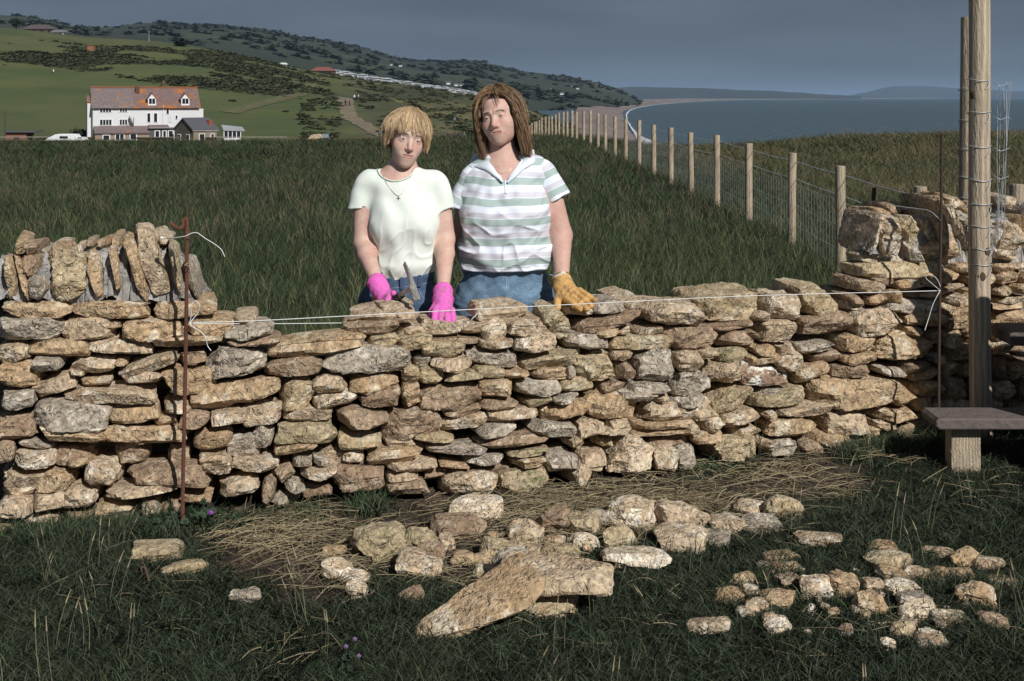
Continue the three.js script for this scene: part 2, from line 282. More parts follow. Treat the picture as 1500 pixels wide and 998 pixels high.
// one weathered block of stone: a worn box with struck faces, bedding ridges and a rough skin
function stoneGeo(w, h, dep, seed, o = {}) {
  const r = rngOf(seed * 7919 + 13), cell = o.cell || 0.0125;
  const nx = clamp(Math.round(w / cell), 5, 20), ny = clamp(Math.round(h / cell), 4, 14), nz = clamp(Math.round(dep / (cell * 1.8)), 4, 12);
  let g = new THREE.BoxGeometry(1, 1, 1, nx, ny, nz); g.deleteAttribute('uv'); g.deleteAttribute('normal'); g = mergeVertices(g, 1e-5);
  const P = g.attributes.position, e = o.e || 6 + r() * 5;
  const tap = (o.tap ?? (r() - 0.5) * 0.5), tapz = (r() - 0.5) * 0.3, sh = (r() - 0.5) * 0.45 * Math.min(1, h / w) , bow = (r() - 0.5) * 0.22;
  const planes = [];
  const np = 9 + Math.floor(r() * 6);
  for (let i = 0; i < np; i++) { const n = V(r() * 2 - 1, r() * 2 - 1, r() * 1.7 - 0.4).normalize(); planes.push([n, 0.37 + 0.13 * r() + 0.16 * (Math.abs(n.x * n.y) + Math.abs(n.y * n.z) + Math.abs(n.x * n.z))]); }
  planes.push([V((r() - 0.5) * 0.5, (r() - 0.5) * 0.5, 1).normalize(), 0.40 + r() * 0.06]);          // the face
  const ox = r() * 90, oy = r() * 90, m = Math.min(w, h, dep), strata = 26 + r() * 40, amp = 0.0022 + r() * 0.0045, rough = 0.06 + r() * 0.07;
  const v = V(0, 0, 0);
  for (let i = 0; i < P.count; i++) {
    v.fromBufferAttribute(P, i).multiplyScalar(2);
    const k = Math.pow(Math.pow(Math.abs(v.x), e) + Math.pow(Math.abs(v.y), e) + Math.pow(Math.abs(v.z), e), -1 / e) * 0.5; v.multiplyScalar(k);
    v.y *= 1 + tap * v.x * 1.3; v.x += sh * v.y; v.y += bow * (0.25 - v.x * v.x * 2); v.x *= 1 + tapz * v.z; if (o.point) v.z *= 1 + o.point * v.x * 1.4;
    for (const [n, c0] of planes) { const c = c0 * (o.cut || 1), s = v.dot(n) - c; if (s > 0) v.addScaledVector(n, -s * 0.93); }
    v.x *= w * 1.0; v.y *= h * 0.99; v.z *= dep;
    const q = v.clone().normalize();
    const big = fbm3(v.x * 5.5 + ox, v.y * 8 + oy, v.z * 5.5, 2) * m * 0.20 + fbm3(v.x * 16 + ox, v.y * 24 + oy, v.z * 16, 2) * m * rough;
    const fine = noise3(v.x * 55 + oy, v.y * 80, v.z * 55 + ox) * m * 0.035 + amp * noise3(v.x * 6 + ox, v.y * strata * 3 + oy, v.z * 6);
    v.addScaledVector(q, big + fine);
    P.setXYZ(i, v.x, v.y, v.z);
  }
  g = toCreasedNormals(g, 0.5);
  const N = g.attributes.normal, Q = g.attributes.position, uv = new Float32Array(Q.count * 2), u0 = r() * 3, v0 = r() * 3;
  for (let t = 0; t < Q.count; t += 3) {
    const ax = Math.abs(N.getX(t) + N.getX(t + 1) + N.getX(t + 2)), ay = Math.abs(N.getY(t) + N.getY(t + 1) + N.getY(t + 2)), az = Math.abs(N.getZ(t) + N.getZ(t + 1) + N.getZ(t + 2));
    for (let k = 0; k < 3; k++) { const x = Q.getX(t + k), y = Q.getY(t + k), z = Q.getZ(t + k); const a = az >= ax && az >= ay ? [x, y] : ax >= ay ? [z + 0.3, y] : [x, z + 0.3]; uv[(t + k) * 2] = a[0] + u0; uv[(t + k) * 2 + 1] = a[1] + v0; }
  }
  g.setAttribute('uv', new THREE.BufferAttribute(uv, 2));
  return g;
}
let stoneSeed = 1;
const stoneRand = rngOf(4242);
// a stone of a wall: its outline in the photograph, turn on the face (degrees, clockwise), tone, set-back in metres
function wallStone(wall, name, [x0, y0, x1, y1, rot = 0, tone = 0, back = 0], o = {}) {
  const r = stoneRand, cx = (x0 + x1) / 2, cy = (y0 + y1) / 2;
  let d = wallD(cx); const Y = EYE - (cy - HORIZON) / FOC * d;
  d += 0.10 * Y + back + (r() - 0.5) * 0.035;                                           // the wall leans back as it rises
  const w = (x1 - x0) / FOC * d, h = (y1 - y0) / FOC * d;
  const a = Math.abs(rot * D2R), ca = Math.cos(a), sa = Math.sin(a);
  let ww = w, hh = h;
  if (a > 0.05) { const den = ca * ca - sa * sa; ww = Math.max(w * 0.5, (w * ca - h * sa) / den); hh = clamp((h * ca - w * sa) / den, h * 0.42, h); }
  const dep = o.dep || clamp(0.16 + r() * 0.14, 0.12, 0.4);
  const g = stoneGeo(ww, hh, dep, stoneSeed++, o);
  const m = part(wall, name, g, STONE[tone || pickTone(r)]);
  const c = at(cx, cy, d);
  const slope = (wallD(cx + 30) - wallD(cx - 30)) / (60 / FOC * d);
  m.position.set(c.x, c.y, c.z - dep * 0.42);
  m.rotation.set((r() - 0.5) * 0.16, Math.atan(slope) + (r() - 0.5) * 0.22, -rot * D2R, 'YXZ');
  return m;
}
// rubble packed between the two faces, hidden but for the gaps
const rubbleMat = std([0.17, 0.135, 0.10], 1, { bumpMap: stoneBump, bumpScale: 0.02 });
function rubble(wall, px0, px1, topRow, thick = 0.26, inset = 0.19) {
  const n = 40, pos = [], idx = [], uv = [];
  for (let i = 0; i <= n; i++) {
    const px = lerp(px0, px1, i / n), d0 = wallD(px) + inset, yt = EYE - (topRow(px) - HORIZON) / FOC * (d0 + 0.05), x = (px - 750) / FOC * wallD(px);
    for (const [y, d] of [[-0.35, d0], [lerp(-0.35, yt, 0.5), d0 + 0.03], [yt, d0 + 0.06], [yt + 0.015, d0 + thick * 0.6], [yt, d0 + thick], [-0.5, d0 + thick + 0.06]]) { pos.push(x + 0.012 * noise3(px, y * 9, 1), y + 0.02 * noise3(px * 0.2, d * 9, 4), -d + 0.02 * noise3(px * 0.1, y * 12, 8)); uv.push(x, y + d); }
    if (i) for (let k = 0; k < 5; k++) { const a = (i - 1) * 6 + k, b = a + 6; idx.push(a, b, a + 1, a + 1, b, b + 1); }
  }
  for (const o of [0, n * 6]) for (let k = 1; k < 5; k++) idx.push(o, o + k, o + k + 1);
  const g = new THREE.BufferGeometry(); g.setIndex(idx); g.setAttribute('position', new THREE.Float32BufferAttribute(pos, 3)); g.setAttribute('uv', new THREE.Float32BufferAttribute(uv, 2)); g.computeVertexNormals();
  return part(wall, 'rubble_fill', g, rubbleMat);
}

// ---- older wall with the upright capping set in mortar
const LEFT = [[-6, 440, 96, 470, 3, 'o'], [96, 443, 208, 469, 1, 'o'], [216, 443, 306, 466, 0, 'o'], [-18, 468, 82, 502, 0, 'g'], [85, 463, 160, 499, 2, 'b'], [140, 470, 172, 486, 0, 'n', 0.03], [174, 468, 257, 503, -2, 'o'], [262, 466, 336, 495, 4, 'o'], [212, 494, 317, 515, -3, 'o'], [-14, 505, 33, 532, 0, 'b'], [34, 499, 122, 525, 0, 'o'], [122, 497, 211, 523, 2, 'b'], [252, 515, 291, 534, 0, 'n'], [42, 527, 80, 547, 0, 'g'], [95, 523, 161, 550, 4, 'b'], [155, 526, 176, 538, 0, 'o'], [156, 516, 252, 560, -19, 'b'], [86, 543, 115, 556, 8, 'b'], [105, 552, 152, 568, -4, 'o'], [172, 547, 229, 571, -3, 'b'], [-14, 532, 53, 573, 4, 'o'], [36, 549, 102, 588, -16, 'b'], [229, 534, 310, 588, -6, 'o'], [86, 568, 216, 594, 1, 'b'], [-14, 575, 38, 607, -6, 'g'], [37, 590, 144, 634, 2, 'g'], [145, 594, 221, 626, -3, 'o'], [229, 590, 267, 610, -2, 'b'], [217, 611, 252, 628, 0, 'o'], [253, 601, 298, 632, -6, 'n'], [-14, 611, 39, 648, 0, 'n'], [45, 626, 147, 654, 5, 'o'], [145, 627, 266, 653, 1, 'o'], [20, 642, 70, 666, 14, 'g'], [-12, 648, 12, 682, 0, 'n'], [14, 664, 67, 693, 4, 'p'], [72, 656, 127, 690, 0, 'n', 0.05], [90, 674, 124, 692, -8, 'o'], [160, 650, 210, 684, 0, 'n', 0.08], [115, 678, 169, 724, 10, 'p'], [178, 685, 304, 718, 2, 'n'], [-14, 694, 52, 731, 2, 'b'], [50, 693, 98, 722, 4, 'o'], [145, 716, 248, 735, -3, 'b'], [85, 718, 136, 747, 0, 'b'], [38, 728, 82, 755, -2, 'b'], [-14, 735, 35, 765, 0, 'b'], [130, 740, 188, 762, 2, 'o'], [197, 735, 226, 762, 0, 'b'], [253, 722, 302, 740, 6, 'o'], [28, 755, 76, 778, -3, 'b'], [-12, 768, 16, 786, 0, 'o'], [240, 652, 272, 686, 0, 'n', 0.07], [274, 630, 329, 662, -3, 'o'], [282, 664, 334, 700, -4, 'b'], [88, 752, 130, 776, 0, 'n', 0.04], [225, 738, 262, 764, 0, 'n', 0.05]];
const leftWall = new THREE.Group();
for (const s of LEFT) wallStone(leftWall, 'stone', s);
rubble(leftWall, -60, 300, curve([[-60, 452], [250, 456], [275, 480], [300, 520]]));
const CAP = [[-6, 378, 20, 442, -8, 'o'], [8, 368, 31, 442, -14, 'o'], [24, 376, 49, 410, 0, 'n'], [28, 357, 45, 379, 0, 'n'], [5, 346, 29, 374, 10, 'o'], [62, 361, 87, 388, 0, 'o', 0.04], [63, 371, 113, 445, 0, 'y'], [116, 367, 150, 441, -14, 'o'], [146, 362, 168, 428, -9, 'o'], [170, 350, 207, 445, -17, 'o'], [181, 333, 241, 436, -19, 'b', 0.01], [236, 359, 259, 439, -12, 'y'], [262, 381, 283, 442, -16, 'g', 0.02], [115, 352, 126, 366, 0, 'b', 0.10], [138, 350, 149, 366, -20, 'o', 0.08], [153, 345, 168, 362, 0, 'o', 0.14], [224, 345, 240, 362, 10, 'p', 0.05], [68, 358, 84, 372, 0, 'b', 0.12], [40, 362, 62, 382, 20, 'g', 0.10], [99, 360, 112, 376, 0, 'p', 0.12], [30, 405, 61, 441, 0, 'g'], [206, 338, 232, 372, -15, 'b', 0.10]];
for (const s of CAP) wallStone(leftWall, 'capping_stone', s, { dep: 0.26, tap: -0.15 });
const mortarTex = (() => { const f = tileFbm(256, 8, 6, 611), e = tileFbm(256, 64, 2, 612); return texOf(256, i => { const v = 148 + (f[i] - 0.5) * 90 + (e[i] - 0.5) * 60; return [v, v * 0.98, v * 0.95]; }, true); })();
mortarTex.repeat.set(3, 3);
const mortarMat = new THREE.MeshStandardMaterial({ map: mortarTex, bumpMap: stoneBump, bumpScale: 0.02, roughness: 1 });
// a lumpy bed of mortar under capping stones, as a ridge along the wall
function mortarBed(wall, px0, px1, topRow, botRow, front, thick) {
  const n = Math.round((px1 - px0) / 2.2), prof = 13, pos = [], idx = [], uv = [];
  for (let i = 0; i <= n; i++) {
    const px = lerp(px0, px1, i / n), d0 = wallD(px) + 0.06 + front, x = (px - 750) / FOC * d0;
    const yb = EYE - (botRow(px) - HORIZON) / FOC * d0, yt = EYE - (topRow(px) - HORIZON) / FOC * (d0 + thick * 0.4), end = Math.min(1, Math.min(i, n - i) / 5);
    for (let k = 0; k <= prof; k++) {
      const a = k / prof * Math.PI, s = Math.pow(Math.sin(a), 0.55) * (0.35 + 0.65 * end), c = -Math.cos(a);
      const lump = 0.020 * fbm3(x * 9, k * 0.55, 3, 3) + 0.012 * fbm3(x * 30, k * 1.6, 9, 2);
      pos.push(x + 0.01 * noise3(px, k, 6), lerp(yb, yt, s) + lump * 1.6, -(d0 + thick * (0.5 + 0.5 * c)) + lump * 1.4);
      uv.push(x, k * 0.03);
    }
    if (i) for (let k = 0; k < prof; k++) { const a = (i - 1) * (prof + 1) + k, b = a + prof + 1; idx.push(a, b, a + 1, a + 1, b, b + 1); }
  }
  for (let k = 1; k < prof; k++) { idx.push(0, k, k + 1); const o = n * (prof + 1); idx.push(o, o + k + 1, o + k); }
  const g = new THREE.BufferGeometry(); g.setIndex(idx); g.setAttribute('position', new THREE.Float32BufferAttribute(pos, 3)); g.setAttribute('uv', new THREE.Float32BufferAttribute(uv, 2)); g.computeVertexNormals();
  return part(wall, 'mortar', g, mortarMat);
}
mortarBed(leftWall, -30, 283, curve([[-30, 376], [40, 372], [110, 368], [180, 360], [225, 354], [252, 374], [283, 424]]), curve([[-30, 441], [283, 443]]), 0.05, 0.26);
addTop(leftWall, 'dry_stone_wall', 'old dry stone wall topped with upright stones set in mortar, by the hooked rusty bar', 'wall');

// ---- low rebuilt stretch
const MID = [[332, 465, 366, 480, 0, 'b', 0.02], [318, 476, 392, 503, -3, 'g'], [330, 492, 406, 511, -5, 'n'], [293, 513, 381, 553, -2, 'g'], [383, 490, 531, 527, -4, 'o'], [382, 523, 465, 556, -4, 'n'], [465, 509, 597, 549, -2, 'g'], [277, 555, 402, 606, -7, 'o'], [300, 602, 354, 628, -6, 'b'], [353, 594, 412, 624, -2, 'b'], [403, 556, 452, 604, 0, 'y'], [452, 549, 502, 579, -6, 'b'], [449, 571, 515, 604, -9, 'p'], [410, 602, 482, 622, 1, 'b'], [400, 620, 490, 651, 2, 'm'], [484, 601, 561, 636, 4, 'n'], [325, 637, 372, 676, 0, 'g', 0.02], [362, 620, 398, 663, 15, 'g', 0.03], [390, 651, 453, 671, -7, 'o'], [330, 670, 402, 699, 6, 'b'], [420, 671, 452, 691, 0, 'g', 0.02], [448, 671, 470, 683, 4, 'g'], [462, 655, 500, 688, 0, 'b', 0.04], [495, 657, 531, 684, 10, 'b', 0.03], [434, 689, 486, 711, -5, 'b'], [388, 685, 422, 711, -18, 'b'], [314, 705, 372, 734, -4, 'b'], [372, 708, 396, 747, 8, 'n'], [405, 707, 436, 723, 4, 'g'], [390, 722, 436, 747, -10, 'g', 0.03], [481, 685, 557, 726, -2, 'n'], [490, 635, 554, 657, 3, 'y'], [498, 471, 580, 491, -2, 'n', 0.02], [507, 454, 601, 476, -2, 'b', 0.03], [543, 445, 596, 460, 2, 'b', 0.10], [567, 474, 620, 494, -3, 'b', 0.05], [605, 471, 672, 495, 2, 'b', 0.03], [533, 491, 577, 514, -4, 'y'], [575, 490, 627, 516, -6, 'y'], [622, 493, 700, 508, 3, 'n', 0.02], [668, 474, 715, 491, 0, 'b', 0.06], [699, 474, 740, 501, -5, 'p'], [688, 445, 769, 475, -3, 'b', 0.07], [737, 470, 797, 497, 4, 'b'], [754, 465, 786, 480, 0, 'b', 0.08], [610, 504, 677, 527, 0, 'y'], [696, 499, 746, 517, 2, 'b'], [742, 488, 808, 519, -5, 'p'], [596, 521, 621, 542, 0, 'g', 0.02], [626, 525, 688, 546, 2, 'b'], [677, 510, 757, 542, 7, 'g'], [750, 512, 847, 543, -4, 'm'], [583, 539, 609, 564, 0, 'y'], [608, 540, 645, 566, 2, 'y'], [643, 546, 698, 566, -4, 'm'], [688, 537, 735, 559, 6, 'm'], [733, 543, 772, 556, -3, 'o'], [772, 540, 828, 559, 0, 'o'], [503, 547, 580, 577, -2, 'o'], [581, 562, 613, 602, -10, 'o'], [520, 571, 582, 604, -8, 'n'], [606, 565, 702, 603, -3, 'n'], [693, 557, 750, 589, 3, 'o'], [744, 558, 815, 583, 3, 'g'], [757, 583, 802, 600, -6, 'm'], [698, 587, 750, 606, 2, 'n'], [640, 592, 698, 615, -7, 'n'], [560, 602, 642, 645, -2, 'n'], [708, 600, 786, 621, -1, 'b'], [640, 610, 707, 635, -5, 'b'], [785, 586, 862, 621, -8, 'o'], [688, 620, 749, 646, -9, 'g'], [597, 633, 660, 653, 5, 'y'], [556, 642, 600, 658, 2, 'b'], [690, 639, 812, 658, -1, 'n'], [766, 619, 837, 646, 5, 'g'], [532, 655, 616, 681, -3, 'o'], [619, 654, 712, 669, 1, 'g'], [729, 657, 796, 672, -3, 'm'], [558, 679, 636, 693, 2, 'b'], [636, 679, 685, 696, 7, 'o'], [671, 668, 731, 684, -2, 'g'], [745, 675, 792, 691, -2, 'o'], [561, 692, 606, 708, -2, 'b'], [612, 690, 648, 707, 0, 'n', 0.05], [643, 695, 725, 728, 0, 'b'], [556, 708, 616, 731, 0, 'n'], [724, 690, 802, 725, -3, 'm'], [685, 680, 746, 698, 0, 'n', 0.07], [785, 449, 822, 481, -16, 'y', 0.05], [797, 465, 829, 498, 6, 'y'], [813, 450, 861, 470, 6, 'b', 0.06], [858, 438, 906, 469, -14, 'g', 0.05], [895, 436, 933, 458, -4, 'b', 0.10], [828, 456, 936, 493, -11, 'n'], [855, 483, 900, 497, 0, 'o'], [898, 481, 922, 494, -4, 'b', 0.04], [925, 479, 964, 496, -8, 'b', 0.02], [819, 489, 886, 516, 4, 'g'], [885, 492, 994, 516, 1, 'y'], [937, 443, 1035, 484, 5, 'b'], [962, 480, 1049, 516, 2, 'n'], [838, 525, 894, 563, 2, 'y'], [848, 516, 884, 529, 0, 'y', 0.05], [890, 515, 923, 531, 0, 'b'], [894, 532, 922, 563, 3, 'n'], [922, 516, 979, 563, 0, 'g'], [977, 515, 1028, 546, 2, 'b'], [976, 544, 1036, 583, -3, 'g'], [868, 558, 914, 578, -4, 'n', 0.04], [914, 560, 976, 581, 2, 'g'], [904, 575, 956, 591, 4, 'g'], [953, 580, 974, 591, 0, 'b', 0.02], [814, 554, 867, 575, 0, 'y'], [802, 572, 846, 593, -13, 'g'], [823, 537, 839, 553, 0, 'g', 0.02], [847, 576, 928, 613, 2, 'o', 0.02], [935, 590, 1043, 621, 2, 'b'], [977, 580, 1031, 602, -6, 'g'], [837, 618, 879, 644, -6, 'b'], [879, 616, 919, 633, -1, 'b'], [866, 631, 921, 642, -2, 'b'], [919, 620, 1020, 633, 1, 'o'], [919, 632, 1013, 641, 0, 'o'], [1021, 612, 1056, 637, -10, 'p'], [824, 644, 848, 658, -6, 'y'], [867, 643, 890, 658, 0, 'o', 0.03], [789, 669, 836, 698, 2, 'g'], [838, 660, 881, 692, 3, 'b'], [881, 642, 949, 698, 4, 'p'], [949, 654, 987, 697, 3, 'b'], [984, 655, 1014, 692, 0, 'g'], [945, 639, 1005, 657, 0, 'n', 0.06], [1008, 635, 1054, 658, -4, 'o'], [826, 686, 862, 714, 4, 'b'], [745, 659, 800, 672, -3, 'm'], [1003, 426, 1113, 478, -3, 'y', 0.05], [1112, 433, 1168, 470, 0, 'b', 0.03], [1159, 422, 1226, 465, 5, 'y', 0.04], [1099, 459, 1123, 474, 0, 'b'], [1030, 471, 1102, 488, -4, 'n', 0.02], [1043, 483, 1101, 516, 8, 'n'], [1076, 484, 1099, 500, 8, 'n'], [1098, 468, 1166, 506, -4, 'b'], [1159, 460, 1242, 498, -5, 'n'], [1234, 454, 1315, 497, -3, 'b'], [1019, 513, 1047, 528, -4, 'b'], [1045, 513, 1091, 533, -2, 'm'], [1091, 506, 1131, 521, -3, 'o'], [1129, 506, 1161, 523, 0, 'b'], [1160, 501, 1222, 519, -3, 'g'], [1219, 488, 1271, 521, 0, 'o'], [1268, 486, 1372, 535, 6, 'o'], [1089, 521, 1140, 538, 0, 'o'], [1132, 518, 1179, 547, -9, 'b'], [1176, 515, 1232, 531, -2, 'n', 0.05], [1227, 519, 1288, 535, 2, 'o'], [1025, 527, 1083, 570, 5, 'b'], [1077, 533, 1164, 572, 8, 'w'], [1159, 530, 1216, 563, -13, 'o'], [1210, 533, 1276, 556, -3, 'n'], [1274, 534, 1330, 556, 10, 'g'], [1029, 566, 1097, 609, -13, 'y'], [1095, 571, 1143, 585, 0, 'g', 0.02], [1097, 571, 1185, 600, -5, 'm'], [1176, 551, 1329, 603, 4, 'o'], [1296, 570, 1332, 595, -8, 'o'], [996, 596, 1043, 619, -4, 'b'], [1049, 604, 1111, 627, -2, 'b'], [1131, 593, 1226, 614, -3, 'b'], [1114, 615, 1193, 644, 1, 'o'], [1116, 604, 1136, 617, -4, 'b'], [1198, 600, 1272, 641, 4, 'b'], [1062, 629, 1110, 643, 0, 'b', 0.02], [1036, 646, 1110, 679, 0, 'y'], [1181, 636, 1250, 656, 3, 'o'], [1113, 647, 1131, 661, 0, 'b'], [1121, 646, 1169, 670, 0, 'g'], [998, 624, 1014, 643, 0, 'b'], [1164, 651, 1192, 669, 0, 'n', 0.02], [1278, 599, 1343, 625, 4, 'o'], [1275, 614, 1314, 633, 6, 'b'], [1258, 627, 1284, 647, 4, 'o', 0.03], [1300, 622, 1338, 640, 0, 'n', 0.04], [620, 728, 664, 742, 0, 'n', 0.05], [436, 712, 482, 734, 0, 'n', 0.05]];
const midWall = new THREE.Group();
for (const s of MID) { const loose = (s[3] < 500); wallStone(midWall, 'stone', s, loose ? { dep: 0.16 + 0.16 * stoneRand() } : {}); }
const midTop = curve([[262, 484], [340, 492], [405, 512], [490, 508], [520, 490], [760, 492], [820, 500], [960, 496], [1100, 492], [1235, 478], [1350, 470]]);
rubble(midWall, 285, 1345, px => midTop(px) + 12 + 40 * sstep(330, 285, px), 0.24);
// the far face's top course, lying across the fill
{ const r = rngOf(991); for (let px = 285; px < 1250; px += 26 + r() * 26) { const w = 38 + r() * 40, row = midTop(px + w / 2) + 6 - r() * 6; wallStone(midWall, 'stone', [px, row, px + w, row + 18 + r() * 10, (r() - 0.5) * 8, 0, 0.30], { dep: 0.16 }); } }
addTop(midWall, 'dry_stone_wall', 'low half rebuilt dry stone wall in front of the two women, no capping yet', 'wall');

// ---- older wall beside the tall post
const RIGHT = [[1248, 384, 1387, 409, 0, 'y'], [1253, 369, 1326, 389, 0, 'b', 0.08], [1388, 387, 1442, 402, 0, 'o'], [1452, 386, 1476, 401, 0, 'o'], [1474, 387, 1500, 398, 0, 'b'], [1453, 367, 1490, 387, 6, 'b'], [1300, 405, 1348, 425, 0, 'o'], [1338, 396, 1407, 423, -4, 'o'], [1408, 400, 1452, 421, 0, 'b'], [1450, 399, 1488, 419, 0, 'o'], [1245, 409, 1287, 431, 6, 'n'], [1273, 407, 1306, 421, 4, 'n'], [1333, 419, 1411, 441, -9, 'b'], [1450, 419, 1479, 437, 4, 'b'], [1472, 417, 1508, 435, 4, 'o'], [1298, 428, 1322, 446, 0, 'o'], [1318, 424, 1346, 441, 0, 'n', 0.03], [1232, 429, 1267, 447, 0, 'n', 0.03], [1262, 430, 1294, 448, 0, 'o'], [1228, 440, 1262, 458, 0, 'p', 0.06], [1295, 439, 1391, 461, 2, 'g'], [1388, 432, 1428, 451, -4, 'b'], [1405, 420, 1440, 434, 0, 'o', 0.02], [1452, 437, 1505, 447, 0, 'b'], [1316, 456, 1384, 481, 3, 'o'], [1381, 449, 1428, 466, 0, 'o'], [1430, 446, 1506, 455, 0, 'o', 0.02], [1448, 452, 1506, 482, 4, 'o'], [1315, 476, 1347, 493, 6, 'o'], [1343, 484, 1382, 506, 0, 'n', 0.03], [1378, 464, 1428, 484, 2, 'o'], [1378, 483, 1402, 511, 0, 'o'], [1399, 482, 1428, 496, 2, 'o'], [1450, 478, 1480, 501, 0, 'o'], [1476, 482, 1506, 500, 0, 'n', 0.03], [1378, 508, 1428, 532, 0, 'n', 0.02], [1402, 495, 1450, 511, 0, 'n', 0.04], [1448, 502, 1480, 522, 0, 'o'], [1476, 500, 1510, 524, 0, 'n', 0.02], [1363, 521, 1381, 534, 0, 'b'], [1320, 531, 1360, 548, 0, 'n', 0.02], [1330, 540, 1377, 563, -10, 'o'], [1375, 530, 1402, 551, 0, 'o'], [1399, 534, 1450, 556, 0, 'n'], [1334, 561, 1377, 585, 0, 'o'], [1375, 554, 1417, 591, 0, 'n'], [1448, 522, 1470, 560, 0, 'n', 0.03], [1464, 529, 1510, 561, -6, 'o'], [1412, 556, 1455, 590, 0, 'n', 0.03], [1336, 583, 1364, 608, 0, 'o'], [1362, 588, 1420, 607, 0, 'b'], [1452, 560, 1482, 590, 0, 'p'], [1480, 560, 1512, 592, 0, 'n', 0.02], [1415, 588, 1475, 606, 0, 'o'], [1470, 590, 1512, 612, 0, 'o'], [1330, 606, 1390, 630, 0, 'n', 0.03], [1388, 606, 1450, 634, 0, 'n', 0.03], [1448, 606, 1512, 636, 0, 'n', 0.03], [1340, 628, 1420, 650, 0, 'n', 0.05], [1420, 632, 1512, 656, 0, 'n', 0.05], [1488, 397, 1516, 418, 0, 'o']];
const RCAP = [[1263, 309, 1287, 372, 12, 'b', 0.03], [1279, 317, 1317, 375, -3, 'b'], [1313, 318, 1341, 371, -4, 'y'], [1314, 348, 1346, 391, -26, 'g', -0.02], [1333, 311, 1374, 362, -20, 'g', 0.05], [1338, 350, 1374, 386, -14, 'y', 0.02], [1354, 307, 1392, 387, -20, 'o'], [1380, 299, 1408, 362, -18, 'b', 0.03], [1388, 304, 1428, 389, -8, 'g', 0.02], [1354, 287, 1379, 311, 0, 'o', 0.16], [1381, 286, 1409, 309, 8, 'o', 0.16], [1406, 300, 1428, 330, -20, 'o', 0.08], [1415, 335, 1436, 385, 0, 'n', 0.05], [1456, 324, 1494, 369, 4, 'b'], [1474, 314, 1510, 352, 10, 'o', 0.05], [1462, 287, 1487, 306, 0, 'b', 0.16], [1488, 299, 1514, 332, 10, 'g', 0.06], [1290, 299, 1322, 318, 0, 'n', 0.18], [1276, 307, 1294, 322, 0, 'o', 0.16], [1440, 330, 1462, 380, 0, 'g', 0.04], [1492, 335, 1516, 372, 0, 'o']];
const rightWall = new THREE.Group();
for (const s of RIGHT) wallStone(rightWall, 'stone', s);
for (const s of RCAP) wallStone(rightWall, 'capping_stone', s, { dep: 0.28, tap: -0.1 });
rubble(rightWall, 1285, 1640, curve([[1285, 440], [1300, 415], [1330, 396], [1640, 390]]), 0.32);
mortarBed(rightWall, 1268, 1640, curve([[1268, 345], [1310, 326], [1360, 318], [1640, 310]]), curve([[1268, 374], [1380, 388], [1640, 388]]), 0.07, 0.30);
addTop(rightWall, 'dry_stone_wall', 'old capped dry stone wall behind the tall wired post and the stile', 'wall');

